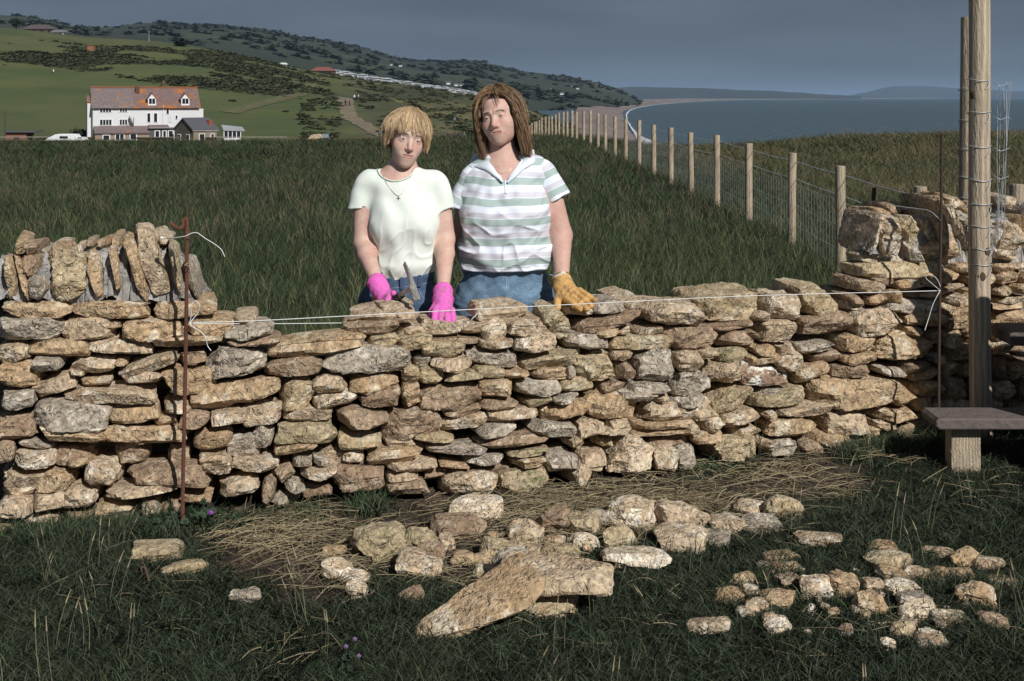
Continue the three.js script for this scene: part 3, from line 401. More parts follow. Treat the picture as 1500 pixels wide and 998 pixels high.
// ---------------------------------------------------------------- stones lying on the ground
const groundHit = (px, py) => { for (let d = 2; d < 6; d += 0.004) { const x = (px - 750) / FOC * d; if (EYE - (py - HORIZON) / FOC * d <= groundH(x, d)) return d; } return 5; };
const FALLEN = [[657, 730, 738, 769, 0, 'p', 'large pale cream block lying on the straw below the wall'], [632, 763, 712, 792, -3, 'n', 'flat purplish brown stone half sunk in straw'], [515, 768, 596, 826, 0, 'm', 'squarish dark block with a green mossy top'], [590, 777, 640, 816, 8, 'm', 'mossy rounded stone leaning against the squarish mossy block'], [608, 792, 656, 829, 0, 'n'], [638, 787, 670, 810, 0, 'b'], [577, 808, 646, 848, 14, 'b', 'pale wedge shaped stone in front of the mossy blocks'], [470, 798, 506, 817, 0, 'o'], [469, 822, 517, 850, 8, 'p', 'small broken white faced stone in the grass'], [497, 846, 540, 859, 4, 'p'], [507, 861, 538, 879, 6, 'p'], [580, 864, 623, 888, -6, 'n'], [658, 806, 696, 834, 0, 'o'], [690, 807, 722, 832, 0, 'o'], [704, 793, 751, 825, 6, 'm'], [694, 829, 731, 853, 0, 'y'], [743, 770, 796, 802, 4, 'b', 'pale flat topped stone standing beside the dark brown pair'], [789, 742, 836, 787, 0, 'n', 'dark brown rough stone behind the white pebble stone'], [828, 748, 878, 792, 0, 'm', 'dark mossy cube of stone propping a tilted slab'], [862, 748, 911, 776, 32, 'g', 'thin grey slab leaning on the dark mossy cube'], [893, 735, 963, 781, 4, 'p', 'large rounded pinkish cream stone on the straw'], [831, 785, 879, 808, 4, 'p', 'bright white stone in front of the dark mossy cube'], [795, 786, 829, 802, 0, 'o'], [793, 799, 857, 825, 2, 'y'], [771, 798, 792, 817, 0, 'b'], [880, 772, 936, 810, -6, 'y'], [880, 805, 979, 838, 6, 'p', 'long pale flat stone with a white broken end'], [962, 732, 1040, 787, 6, 'b', 'large lumpy stone with a yellowish stripe on the straw edge'], [960, 777, 1036, 814, 8, 'b'], [1015, 782, 1076, 802, 0, 'g'], [1040, 756, 1094, 785, -3, 'b'], [1073, 737, 1119, 760, 0, 'b'], [1119, 727, 1176, 764, 6, 'y', 'rounded ochre boulder with a dark olive face, by itself'], [1090, 769, 1149, 782, -3, 'g'], [1170, 783, 1236, 805, -4, 'b', 'narrow pale wedge lying alone in dark grass'], [1120, 809, 1177, 828, -4, 'o', 'brown layered stone on top of its twin'], [1119, 824, 1175, 848, -4, 'o'], [1133, 842, 1177, 868, 0, 'n'], [1072, 841, 1109, 867, -14, 'o'], [1048, 861, 1092, 888, 0, 'o'], [1087, 861, 1113, 877, 0, 'p'], [1097, 880, 1125, 900, 6, 'b'], [1113, 869, 1166, 897, -4, 'o'], [1008, 909, 1071, 931, -6, 'b', 'thin flat stone isolated in the long foreground grass'], [1122, 909, 1161, 932, -4, 'p'], [1171, 838, 1219, 888, -8, 'p', 'upright pale stone with a curved edge'], [1215, 833, 1264, 882, 20, 'o'], [1275, 796, 1319, 817, 0, 'o'], [1274, 809, 1341, 842, 4, 'y', 'brown rounded stone under a small layered one'], [1285, 830, 1334, 862, 10, 'o'], [1328, 833, 1367, 859, 6, 'b'], [1261, 846, 1298, 877, 8, 'b'], [1249, 867, 1302, 907, -10, 'o'], [1300, 852, 1353, 880, 4, 'p'], [1351, 847, 1386, 864, -6, 'g'], [1362, 832, 1396, 853, 6, 'o'], [1391, 832, 1429, 857, 4, 'o'], [1314, 869, 1373, 897, 6, 'g'], [1320, 889, 1379, 917, 6, 'p'], [1356, 811, 1401, 824, 0, 'b'], [1395, 804, 1440, 838, -22, 'o'], [1425, 818, 1476, 838, 0, 'b'], [1451, 845, 1497, 864, -4, 'o'], [1402, 854, 1461, 900, 10, 'o', 'round pitted reddish stone apart from the heap'], [1369, 904, 1421, 920, -3, 'b'], [1438, 902, 1480, 927, 10, 'n'], [1306, 914, 1346, 942, -10, 'y'], [1346, 928, 1393, 957, 12, 'b'], [1291, 939, 1317, 957, 6, 'p'], [182, 797, 269, 829, 0, 'y', 'smooth yellow ochre stone in grass near the hooked bar'], [233, 826, 301, 845, 0, 'y', 'thin flat stone tucked against the yellow ochre stone'], [334, 864, 383, 888, -6, 'g']];
function groundStone([x0, y0, x1, y1, rot, tone, label], o = {}) {
  const r = stoneRand, cx = (x0 + x1) / 2, d = groundHit(cx, y1 - (y1 - y0) * 0.12) + (o.dd || 0);
  const w = (x1 - x0) / FOC * d, hp = (y1 - y0) / FOC * d, h = clamp(hp * 0.80, 0.028, 0.3), dep = o.dep || clamp(w * (0.65 + r() * 0.35), 0.05, 0.3);
  const g = stoneGeo(w, h, dep, stoneSeed++, { cell: 0.011, e: 3.6 + 3 * r(), cut: 0.86, ...o });
  const m = new THREE.Mesh(g, STONE[tone]); const x = (cx - 750) / FOC * d;
  m.position.set(x, groundH(x, d) + h * 0.42 + (o.lift || 0), -d - dep * 0.2); m.rotation.set((r() - 0.35) * 0.5 + (o.pitch || 0), (r() - 0.5) * 0.9 + (o.yaw || 0), -rot * D2R * 0.8, 'YXZ');
  const pile = x1 < 760 ? ['small weathered stone in the heap around the squarish mossy block', 'stones heaped by the mossy block'] : x1 < 1100 && y1 < 845 ? ['weathered stone in the loose row between the straw and the grass', 'stones in the row beside the straw'] : ['rubble stone in the scattered heap on the dark grass below the stile', 'rubble heap below the stile'];
  return label ? addTop(m, 'fallen_stone', label, 'stone', 'stones lying on the ground') : addTop(m, 'fallen_stone', pile[0], 'stone', pile[1]);
}
for (const f of FALLEN) groundStone(f);
groundStone([757, 868, 851, 910, -2, 'y', 'pale layered slab under the big tilted slab'], { dep: 0.2, cell: 0.009 });
// the big slab propped on the others: two broken lengths
{
  const slab = (px, py, d, w, h, dep, rx, ry, rz, tone, label, point) => { const g = stoneGeo(w, h, dep, stoneSeed++, { cell: 0.010, tap: 0.25, point, cut: 0.93 }); const m = new THREE.Mesh(g, STONE[tone]); const p = at(px, py, d); m.position.copy(p); m.rotation.set(rx, ry, rz, 'ZYX'); addTop(m, 'fallen_stone', label, 'stone', 'stones lying on the ground'); };
  slab(704, 890, 3.34, 0.38, 0.044, 0.17, 0.34, 0.24, 0.33, 'o', 'long tan slab tilted with its tip in the grass', 0.95);
  slab(815, 845, 3.50, 0.32, 0.050, 0.17, 0.20, -0.10, 0.02, 'b', 'broad tan slab resting on a paler layered slab', -0.35);
  slab(752, 832, 3.66, 0.11, 0.075, 0.10, 0.2, 0.3, 0.05, 'g', 'grey green knob of stone behind the broad tan slab', 0);
}
// ---------------------------------------------------------------- grass, straw, scrub
function tuftGeo(seed, n, hgt, wid, rad, lean, segs = 3, dryShare = 0.05) {
  const r = rngOf(seed), pos = [], idx = [], nor = [], col = [];
  for (let b = 0; b < n; b++) {
    const a = r() * 6.283, q = Math.sqrt(r()) * rad, bx = Math.cos(a) * q, bz = Math.sin(a) * q, da = r() * 6.283, L = hgt * (0.55 + 0.6 * r()), le = lean * (0.25 + r()), w = wid * (0.6 + 0.8 * r());
    const fx = r() * 6.283, sx = Math.cos(fx), sz = Math.sin(fx), tint = 0.7 + 0.6 * r(), o = pos.length / 3, warm = r() < dryShare ? 1.9 : 1;
    for (let s = 0; s <= segs; s++) {
      const t = s / segs, off = le * L * t * t, y = L * (t - 0.35 * le * t * t), ww = w * (s === segs ? 0.12 : 1 - 0.5 * t) * 0.5;
      const x = bx + Math.cos(da) * off, z = bz + Math.sin(da) * off;
      pos.push(x - sx * ww, y - 0.01, z - sz * ww, x + sx * ww, y - 0.01, z + sz * ww);
      for (let k = 0; k < 2; k++) { nor.push(-sz * 0.8, 0.6, sx * 0.8); col.push(tint * (warm > 1 ? 1.6 : 1), tint * (warm > 1 ? 1.5 : 1), tint * (warm > 1 ? 1.3 : 1)); }
      if (s) { const i = o + s * 2; idx.push(i - 2, i - 1, i, i - 1, i + 1, i); }
    }
  }
  const g = new THREE.BufferGeometry(); g.setIndex(idx); g.setAttribute('position', new THREE.Float32BufferAttribute(pos, 3)); g.setAttribute('normal', new THREE.Float32BufferAttribute(nor, 3)); g.setAttribute('color', new THREE.Float32BufferAttribute(col, 3)); return g;
}
// tall stems with a loose seed head
function stemGeo(seed, n, hgt, rad, thick) {
  const r = rngOf(seed), list = [];
  for (let b = 0; b < n; b++) {
    const a = r() * 6.283, q = Math.sqrt(r()) * rad, L = hgt * (0.75 + 0.4 * r()), da = r() * 6.283, le = 0.10 + 0.2 * r();
    const P = t => V(Math.cos(a) * q + Math.cos(da) * le * L * t * t, L * t, Math.sin(a) * q + Math.sin(da) * le * L * t * t);
    const c = [0.8 + 0.4 * r(), 0.8 + 0.35 * r(), 0.8 + 0.3 * r()];
    list.push(colourAll(rod(P(0), P(0.5), thick, thick * 0.8, 3), c), colourAll(rod(P(0.5), P(0.84), thick * 0.8, thick * 0.6, 3), c));
    const h = rod(P(0.80), P(1), thick * 2.6, thick * 0.7, 4); list.push(colourAll(h, [c[0] * 1.35, c[1] * 1.15, c[2] * 1.15]));
  }
  return merge(list);
}
const bladeMat = new THREE.MeshStandardMaterial({ vertexColors: true, roughness: 0.75, side: THREE.DoubleSide });
function scatter(name, label, category, geo, spots, mat = bladeMat) {
  const m = new THREE.InstancedMesh(geo, mat, spots.length), o = new THREE.Object3D(), c = new THREE.Color();
  spots.forEach((s, i) => { o.position.set(s.x, s.y, s.z); o.rotation.set(s.tx || 0, s.turn, s.tz || 0); o.scale.set(s.w, s.h, s.w); o.updateMatrix(); m.setMatrixAt(i, o.matrix); c.setRGB(s.c[0], s.c[1], s.c[2]); m.setColorAt(i, c); });
  m.instanceMatrix.needsUpdate = true; return addTop(m, name, label, category, null, 'stuff');
}
{
  // near side of the wall: short dark turf
  const r = rngOf(5001), S = [[], [], []], tall = [];
  const w = curve([[-400, 0.5], [1320, 0.5], [1400, 1]]);
  for (let i = 0; i < 30000; i++) {
    const d = 2.55 + r() * 2.85, x = (r() * 2 - 1) * (0.6 * d), px = 750 + x / d * FOC, wd = wallD(px);
    if (d > wd + 0.04) continue;
    const b = bare(x, d), n = fbm3(x * 1.3, 6, d * 1.3, 3), hug = sstep(0.16, 0.02, wd - d);
    if (r() < b * 0.93 && !(hug > 0.5 && r() < 0.10)) continue;
    const dry = clamp(0.12 + n * 0.5 + b * 0.7, 0, 1), g = r();
    const c = mix3(mix3([0.026, 0.043, 0.021], [0.058, 0.078, 0.038], g * g), [0.125, 0.105, 0.058], dry * dry * r());
    const hh = lerp(0.9, 0.42, clamp(b * 1.4, 0, 1)) * (0.6 + 0.7 * r()) * (1 + n * 0.7) * (d < 3.3 ? 1.1 : 1);
    S[Math.floor(r() * 3)].push({ x, y: groundH(x, d), z: -d, turn: r() * 6.28, w: 0.7 + 0.6 * r(), h: hh, tx: (r() - 0.5) * 0.5, tz: (r() - 0.5) * 0.5, c });
    if (r() < 0.006) tall.push({ x, y: groundH(x, d), z: -d, turn: r() * 6.28, w: 1, h: 0.6 + 0.7 * r(), tx: (r() - 0.5) * 0.9, tz: (r() - 0.5) * 0.9, c: [0.21, 0.19, 0.12] });
  }
  // clumps that grow up against the foot of the wall
  for (const [px0, px1, n, h, out] of [[10, 300, 190, 1.5, 0.16], [300, 470, 70, 1.2, 0.14], [520, 556, 26, 2.0, 0.07], [1240, 1330, 110, 1.7, 0.16], [1380, 1520, 130, 2.2, 0.3], [1000, 1120, 14, 1.4, 0.08], [1330, 1420, 70, 1.7, 0.25]]) for (let i = 0; i < n; i++) {
    const px = lerp(px0, px1, r()), d = wallD(px) - r() * out + 0.01, x = (px - 750) / FOC * d;
    S[Math.floor(r() * 3)].push({ x, y: groundH(x, d), z: -d, turn: r() * 6.28, w: 0.9 + 0.5 * r(), h: h * (0.6 + 0.7 * r()), tx: (r() - 0.5) * 0.5, tz: (r() - 0.5) * 0.5, c: mix3([0.035, 0.060, 0.028], [0.070, 0.092, 0.045], r()) });
  }
  for (let k = 0; k < 3; k++) scatter('grass', ['short dark turf on the near side of the wall', 'dark turf blades mixed through the near grass', 'grass clumps at the wall foot and in the foreground'][k], 'grass', tuftGeo(60 + k, 20, 0.062, 0.0028, 0.048, 1.1 + 0.35 * k), S[k]);
  scatter('grass_stems', 'pale dry grass stems standing in the foreground turf', 'grass', stemGeo(71, 2, 0.15, 0.03, 0.0010), tall);
}
{
  // cut straw strewn on the bare strip
  const r = rngOf(5002), S = [[], []], geos = [];
  for (let v = 0; v < 2; v++) { const list = [], q = rngOf(300 + v); for (let k = 0; k < 8; k++) { const a = q() * 6.28, L = 0.05 + 0.15 * q(), c0 = V((q() - 0.5) * 0.16, 0.005 + q() * 0.018, (q() - 0.5) * 0.16), dx = Math.cos(a) * L / 2, dz = Math.sin(a) * L / 2; const t = 0.6 + 0.8 * q(); list.push(colourAll(tube([V(c0.x - dx, c0.y * 0.6, c0.z - dz), V(c0.x + (q() - 0.5) * 0.02, c0.y + 0.008 * q(), c0.z + (q() - 0.5) * 0.02), V(c0.x + dx, c0.y + (q() - 0.4) * 0.018, c0.z + dz)], 0.0006 + 0.0005 * q(), 3, 4), [t, t * 0.96, t * 0.9])); } geos.push(merge(list)); }
  for (let i = 0; i < 9000; i++) {
    const d = 3.1 + r() * 2.1, x = (r() * 2 - 1) * 0.55 * d, px = 750 + x / d * FOC; if (d > wallD(px) + 0.02) continue;
    const b = bare(x, d); if (r() > b * 0.45 * sstep(-0.25, 0.25, fbm3(x * 2.2, 44, d * 2.2, 2)) + 0.01) continue;
    S[i % 2].push({ x, y: groundH(x, d), z: -d, turn: r() * 6.28, w: 0.8 + 0.5 * r(), h: 0.8 + 0.6 * r(), c: mix3([0.42, 0.36, 0.24], [0.20, 0.165, 0.095], r()) });
  }
  for (let v = 0; v < 2; v++) scatter('straw', ['dry cut straw strewn along the foot of the wall', 'loose dry hay stalks on the bare earth strip'][v], 'straw', geos[v], S[v]);
}
{
  // the hay field behind the wall, and the drier bank between fence and sea
  const r = rngOf(5003), N = [[], []], F = [[], []], stems = [], farStems = [];
  const tint = (x, d) => { const big = fbm3(x * 0.13, 4, d * 0.09, 3), dry = sstep(fenceX(d) + 0.6, fenceX(d) + 4, x); const g = mix3([0.029, 0.049, 0.019], [0.054, 0.075, 0.029], clamp(0.5 + big + (r() - 0.5) * 0.8, 0, 1)); const b = mix3([0.070, 0.084, 0.034], [0.135, 0.118, 0.058], clamp(0.5 + 1.5 * fbm3(x * 0.2, 14, d * 0.15, 2) + (r() - 0.5) * 0.6, 0, 1)); return mix3(g, b, dry); };
  for (let i = 0; i < 26000; i++) {
    const d = 5.1 * Math.pow(17 / 5.1, Math.pow(r(), 0.8)), x = (r() * 2 - 1) * (0.52 * d + 0.5), px = 750 + x / d * FOC; if (d < wallD(clamp(px, -400, 1900)) + 0.62) continue;
    const lush = fbm3(x * 0.7, 2, d * 0.7, 2);
    N[i % 2].push({ x, y: groundH(x, d), z: -d, turn: r() * 6.28, w: 0.9 + 0.6 * r(), h: (0.75 + 0.5 * r()) * (1 + lush * 0.5), tx: (r() - 0.5) * 0.25, tz: (r() - 0.5) * 0.25, c: tint(x, d) });
    if (r() < 0.11) stems.push({ x, y: groundH(x, d), z: -d, turn: r() * 6.28, w: 1, h: 0.8 + 0.4 * r(), tx: (r() - 0.5) * 0.2, tz: (r() - 0.5) * 0.2, c: mix3([0.085, 0.098, 0.050], [0.19, 0.175, 0.11], r()) });
  }
  for (let i = 0; i < 46000; i++) {
    const d = 14.5 * Math.pow(82 / 14.5, Math.pow(r(), 0.85)), x = (r() * 2 - 1) * (0.50 * d + 0.5);
    F[i % 2].push({ x, y: groundH(x, d), z: -d, turn: r() * 6.28, w: (0.8 + 0.5 * r()) * lerp(1, 2.1, sstep(15, 55, d)), h: 0.75 + 0.55 * r(), tx: (r() - 0.5) * 0.2, tz: (r() - 0.5) * 0.2, c: tint(x, d) });
    if (r() < 0.06) farStems.push({ x, y: groundH(x, d), z: -d, turn: r() * 6.28, w: lerp(1, 1.8, sstep(15, 50, d)), h: 0.85 + 0.4 * r(), tx: (r() - 0.5) * 0.2, tz: (r() - 0.5) * 0.2, c: mix3([0.075, 0.080, 0.042], [0.15, 0.13, 0.08], r()) });
  }
  for (let k = 0; k < 2; k++) scatter('field_grass', ['tall uncut grass of the hay field behind the wall', 'tall green grass blades filling the hay field'][k], 'grass', tuftGeo(80 + k, 19, 0.29, 0.0038, 0.09, 0.85, 3, 0.015), N[k]);
  for (let k = 0; k < 2; k++) scatter('field_grass', ['distant hay field grass running up to its brow', 'rough grass on the bank between the fence and the sea'][k], 'grass', tuftGeo(90 + k, 18, 0.27, 0.0080, 0.20, 0.8, 2, 0.015), F[k]);
  scatter('seed_stems', 'grass seed heads standing above the hay field', 'grass', stemGeo(95, 3, 0.38, 0.08, 0.0008), stems);
  scatter('seed_stems', 'faint grass seed heads over the far field', 'grass', stemGeo(96, 5, 0.36, 0.18, 0.0014), farStems);
}
// a bush or tree crown seen from far off: leafy flakes through an uneven volume
function crownGeo(seed, n, size, flat = 0.8) {
  const r = rngOf(seed), pos = [], idx = [], col = [];
  for (let i = 0; i < n; i++) {
    let p; do { p = V(r() * 2 - 1, r() * 2 - 1, r() * 2 - 1); } while (p.length() > 1 || p.length() < 0.35);
    p.multiplyScalar(0.75 + 0.35 * noise3(p.x * 2 + seed, p.y * 2, p.z * 2)); p.y = p.y * flat + flat * 0.75; const u = V(r() - 0.5, r() - 0.5, r() - 0.5).normalize(), v = V(r() - 0.5, r() - 0.5, r() - 0.5).cross(u).normalize(), o = pos.length / 3, s = size * (0.6 + 0.8 * r()), t = 0.7 + 0.6 * r();
    for (const [a, b] of [[-1, -0.6], [1, -0.6], [0.7, 0.7], [-0.7, 0.7]]) { pos.push(p.x + (u.x * a + v.x * b) * s, p.y + (u.y * a + v.y * b) * s, p.z + (u.z * a + v.z * b) * s); col.push(t, t, t); }
    idx.push(o, o + 1, o + 2, o, o + 2, o + 3);
  }
  const g = new THREE.BufferGeometry(); g.setIndex(idx); g.setAttribute('position', new THREE.Float32BufferAttribute(pos, 3)); g.setAttribute('color', new THREE.Float32BufferAttribute(col, 3)); g.computeVertexNormals(); return g;
}
const leafMat = new THREE.MeshStandardMaterial({ vertexColors: true, roughness: 1, side: THREE.DoubleSide });
{
  const r = rngOf(5004), S = [], D = [], T = [];
  for (let i = 0; i < 120000 && S.length < 9500; i++) {
    const d = lerp(225, HILL_D + 6, r()), px = -420 + r() * 900, x = (px - 750) / FOC * d, y = hillH(px, d), py = HORIZON - (y - EYE) / d * FOC;
    if (r() > scrub(px, py, x, d) * 0.9 + 0.0004) continue;
    const s = 0.45 + 0.95 * r() * r(); S.push({ x, y: y - 0.3, z: -d, turn: r() * 6.28, w: s * 1.3, h: s * 0.7, c: mix3([0.026, 0.034, 0.016], [0.066, 0.072, 0.030], r()) });
  }
  for (let i = 0; i < 30000 && D.length < 1900; i++) {
    const d = lerp(200, HILL_D, r()), px = 440 + r() * 400, x = (px - 750) / FOC * d, n = fbm3(x * 0.05, 3, d * 0.05, 3);
    if (n < 0.05 && r() > 0.06) continue; const y = hillH(px, d), s = 0.5 + 0.9 * r() * r();
    if (Math.abs(px - 508) < 9 + (d < 300 ? 40 : 0) && d < 380 && px > 500) continue;
    D.push({ x, y: y - 0.2, z: -d, turn: r() * 6.28, w: s * 1.4, h: s * 0.7, c: mix3([0.032, 0.042, 0.018], [0.085, 0.085, 0.036], r() * r()) });
  }
  for (let i = 0; i < 40000 && T.length < 1700; i++) {
    const d = lerp(MID_D + 30, FAR_D + 30, Math.pow(r(), 0.8)), px = -300 + r() * 1240, x = (px - 750) / FOC * d;
    const cx = x * 0.0042 + 0.5 * fbm3(x * 0.002, 1, d * 0.002, 2), cz = d * 0.0052, n = fbm3(x * 0.004, 15, d * 0.006, 4) + 0.22 * noise3(x * 0.01, 3, d * 0.014);
    const hedge = Math.abs(cz - Math.round(cz)) < 0.06 || Math.abs(cx - Math.round(cx)) < 0.05;
    if (!(hedge && r() < 0.7) && !(n > 0.12) && r() > 0.008) continue;
    const s = 2.4 + 3.2 * r(); T.push({ x, y: hillH(px, d) - 1, z: -d, turn: r() * 6.28, w: s * 2.1, h: s * 0.8, c: mix3([0.016, 0.025, 0.017], [0.030, 0.040, 0.024], r()) });
  }
  scatter('scrub', 'dark gorse scrub covering the middle of the green hill', 'scrub', crownGeo(7, 90, 0.22, 0.75), S, leafMat);
  scatter('scrub', 'low rough bushes on the dunes beside the footpath', 'scrub', crownGeo(8, 70, 0.24, 0.7), D, leafMat);
  scatter('woodland', 'dark hedgerows and woods on the far hills', 'woods', crownGeo(9, 60, 0.3, 0.85), T, leafMat);
}
// ---------------------------------------------------------------- timber, wire, iron, string
const woodTex = (() => { const f = tileFbm(256, 4, 5, 711), e = tileFbm(256, 32, 3, 712); return texOf(256, (i, x, y) => { const u = (x + 26 * f[i]) / 256; const ring = 0.5 + 0.5 * Math.sin(u * 2 * Math.PI * 9 + 5 * f[y * 256 + ((x >> 3) % 256)]); const v = 1 - 0.20 * ring - 0.28 * (e[(Math.floor(y / 8) % 256) * 256 + x] - 0.5) - 0.22 * (f[i] - 0.5); return [182 * v, 166 * v, 143 * v]; }, true); })();
const woodMat = new THREE.MeshStandardMaterial({ map: woodTex, bumpMap: grainBump, bumpScale: 0.004, roughness: 0.85 });
const greyWoodMat = std([0.125, 0.100, 0.090], 0.85, { bumpMap: grainBump, bumpScale: 0.006 });
const knotMat = std([0.09, 0.055, 0.035], 0.9);
const wireMat = new THREE.MeshStandardMaterial({ color: new THREE.Color().setRGB(0.55, 0.58, 0.61), roughness: 0.5, metalness: 0.55 });
const rustTex = (() => { const f = tileFbm(128, 8, 5, 801); return texOf(128, i => { const v = clamp((f[i] - 0.5) * 2.4 + 0.5, 0, 1); return [lerp(84, 132, v), lerp(54, 84, v), lerp(44, 62, v)]; }, true); })(); rustTex.repeat.set(1, 14);
const rustMat = new THREE.MeshStandardMaterial({ map: rustTex, bumpMap: grainBump, bumpScale: 0.004, roughness: 0.9 });
const darkRustMat = std([0.045, 0.026, 0.020], 0.85);
const stringMat = std([0.72, 0.72, 0.70], 0.8);
// a round post: slightly uneven, with a chamfered sawn top; origin at its foot
function postGeo(r, h, seed, sides = 18, lean = 0.004) {
  const q = rngOf(seed), rows = [0, 0.08, 0.2, 0.35, 0.5, 0.65, 0.8, 0.92, (h - r * 0.12) / h, 1], pos = [], idx = [], uv = []; const u0 = q() * 3;
  rows.forEach((t, j) => { for (let i = 0; i <= sides; i++) { const a = i / sides * 6.2832, k = r * (1 + 0.03 * noise3(Math.cos(a) * 1.4 + seed, t * 4, Math.sin(a) * 1.4)) * (j === rows.length - 1 ? 0.93 : 1) * (1.03 - 0.06 * t); pos.push(Math.cos(a) * k + lean * Math.sin(t * 5 + seed), h * t, Math.sin(a) * k); uv.push(u0 + a * r * 4.5, h * t * 0.9 + seed * 0.37); } });
  const n = sides + 1; for (let j = 0; j + 1 < rows.length; j++) for (let i = 0; i < sides; i++) { const a = j * n + i; idx.push(a, a + n, a + 1, a + 1, a + n, a + n + 1); }
  const g = new THREE.BufferGeometry(); g.setIndex(idx); g.setAttribute('position', new THREE.Float32BufferAttribute(pos, 3)); g.setAttribute('uv', new THREE.Float32BufferAttribute(uv, 2)); g.computeVertexNormals();
  const cap = new THREE.CircleGeometry(r * 0.93, sides); cap.rotateX(-Math.PI / 2); cap.translate(lean * Math.sin(5 + seed), h - 0.0005, 0); const cu = cap.attributes.uv; for (let i = 0; i < cu.count; i++) cu.setXY(i, cu.getX(i) * 0.1 + u0, cu.getY(i) * 0.1);
  return merge([g, cap]);
}
function wireRun(points, r, sag = 0) { const list = []; for (let i = 0; i + 1 < points.length; i++) { const a = points[i], b = points[i + 1]; if (sag) { const m = a.clone().lerp(b, 0.5); m.y -= sag * a.distanceTo(b); list.push(rod(a, m, r, r, 4), rod(m, b, r, r, 4)); } else list.push(rod(a, b, r, r, 4)); } return merge(list); }
{
  const fence = new THREE.Group(), tops = [], R = 0.052;
  POSTS.forEach(([px, py, d], i) => {
    const t = at(px, py, d), foot = groundH(t.x, d) - 0.15, p = part(fence, 'post', postGeo(R * (0.94 + 0.1 * ((i * 37 % 10) / 10)), t.y - foot, i + 1), woodMat);
    p.position.set(t.x, foot, -d); p.rotation.set(((i * 53) % 11 - 5) * 0.002, i, ((i * 29) % 11 - 5) * 0.003); tops.push(t);
  });
  const side = tops.map((t, i) => { const a = tops[Math.max(0, i - 1)], b = tops[Math.min(tops.length - 1, i + 1)], dir = b.clone().sub(a).normalize(); return V(dir.z, 0, -dir.x).multiplyScalar(-R - 0.002); });
  const run = h => tops.map((t, i) => V(t.x + side[i].x, t.y - h, t.z + side[i].z));
  const barbed = h => { const pts = run(h), list = [wireRun(pts, 0.0042, 0.004)], q = rngOf(17 + h * 100); for (let i = 0; i + 1 < 9; i++) { const a = pts[i], b = pts[i + 1], n = Math.round(a.distanceTo(b) / 0.10); for (let k = 1; k < n; k++) { const p = a.clone().lerp(b, k / n); p.y -= 0.008 * (1 - Math.abs(2 * k / n - 1)) * 1.2; for (let s = 0; s < 2; s++) { const v = V(q() - 0.5, q() - 0.5, q() - 0.5).normalize().multiplyScalar(0.011); list.push(rod(p.clone().sub(v), p.clone().add(v), 0.0018, 0.0012, 3)); } } } return merge(list); };
  part(fence, 'barbed_wire', barbed(0.10), wireMat); part(fence, 'barbed_wire', barbed(0.31), wireMat);
  for (const h of [0.37, 0.62, 0.86]) part(fence, 'line_wire', wireRun(run(h), 0.0024, 0.003), wireMat);
  const list = [], hi = run(0.37), lo = run(1.08);
  for (let i = 0; i < 10; i++) { const n = Math.round(hi[i].distanceTo(hi[i + 1]) / 0.15); for (let k = 1; k < n; k++) list.push(rod(hi[i].clone().lerp(hi[i + 1], k / n), lo[i].clone().lerp(lo[i + 1], k / n), 0.0016, 0.0016, 3)); }
  part(fence, 'netting', merge(list), wireMat);
  addTop(fence, 'wire_fence', 'long line of round pale posts with barbed wire and netting along the field', 'fence');
}
// ---- tall posts by the stile, wound with fence wire
function tallPost(px, rowTop, rowFoot, d, r, wires, label, seed) {
  const g = new THREE.Group(), top = at(px, rowTop, d), h = top.y - groundH(top.x, d) + 0.2;
  const p = part(g, 'post', postGeo(r, h, seed, 26, 0.006), woodMat);
  const q = rngOf(seed * 31);
  for (let k = 0; k < 7; k++) { const a = -0.2 + q() * 3.4, y = h * (0.2 + 0.78 * q()), s = new THREE.SphereGeometry(0.010 + 0.007 * q(), 8, 6); s.scale(1, 1.25, 0.2); s.rotateY(Math.PI / 2 - a); s.translate(Math.cos(a) * r * 0.985, y, Math.sin(a) * r * 0.985); part(p, 'knot', s, knotMat); }
  for (const row of wires) {
    const y = EYE - (row - HORIZON) / FOC * d - (top.y - h), pts = []; const tilt = (q() - 0.5) * 0.016;
    for (let k = 0; k <= 20; k++) { const a = k / 20 * 6.283; pts.push(V(Math.cos(a) * (r + 0.004), y + tilt * Math.sin(a) + 0.003 * Math.sin(3 * a), Math.sin(a) * (r + 0.004))); }
    part(g, 'wire', merge([tube(pts, 0.0016, 4, 26), tube([V(r * 0.5, y, r * 0.9), V(r * 0.65, y - 0.012, r * 0.95), V(r * 0.5, y - 0.028, r * 1.06), V(r * 0.25, y - 0.04, r * 1.12)], 0.0014, 4)]), wireMat);
  }
  g.position.set(top.x, top.y - h, -d);
  return addTop(g, 'tall_post', label, 'post');
}
const nearPost = tallPost(1440, -40, 640, 5.0, 0.043, [116, 165, 214, 262, 300, 331, 363, 388], 'tall round pale post in front of the wall, wound with wire rings', 3);
nearPost.rotation.z = 0.010;
tallPost(1418, 25, 300, 5.95, 0.040, [131, 177, 220, 259, 291], 'tall post behind the wall, mostly hidden by the wired post', 9);
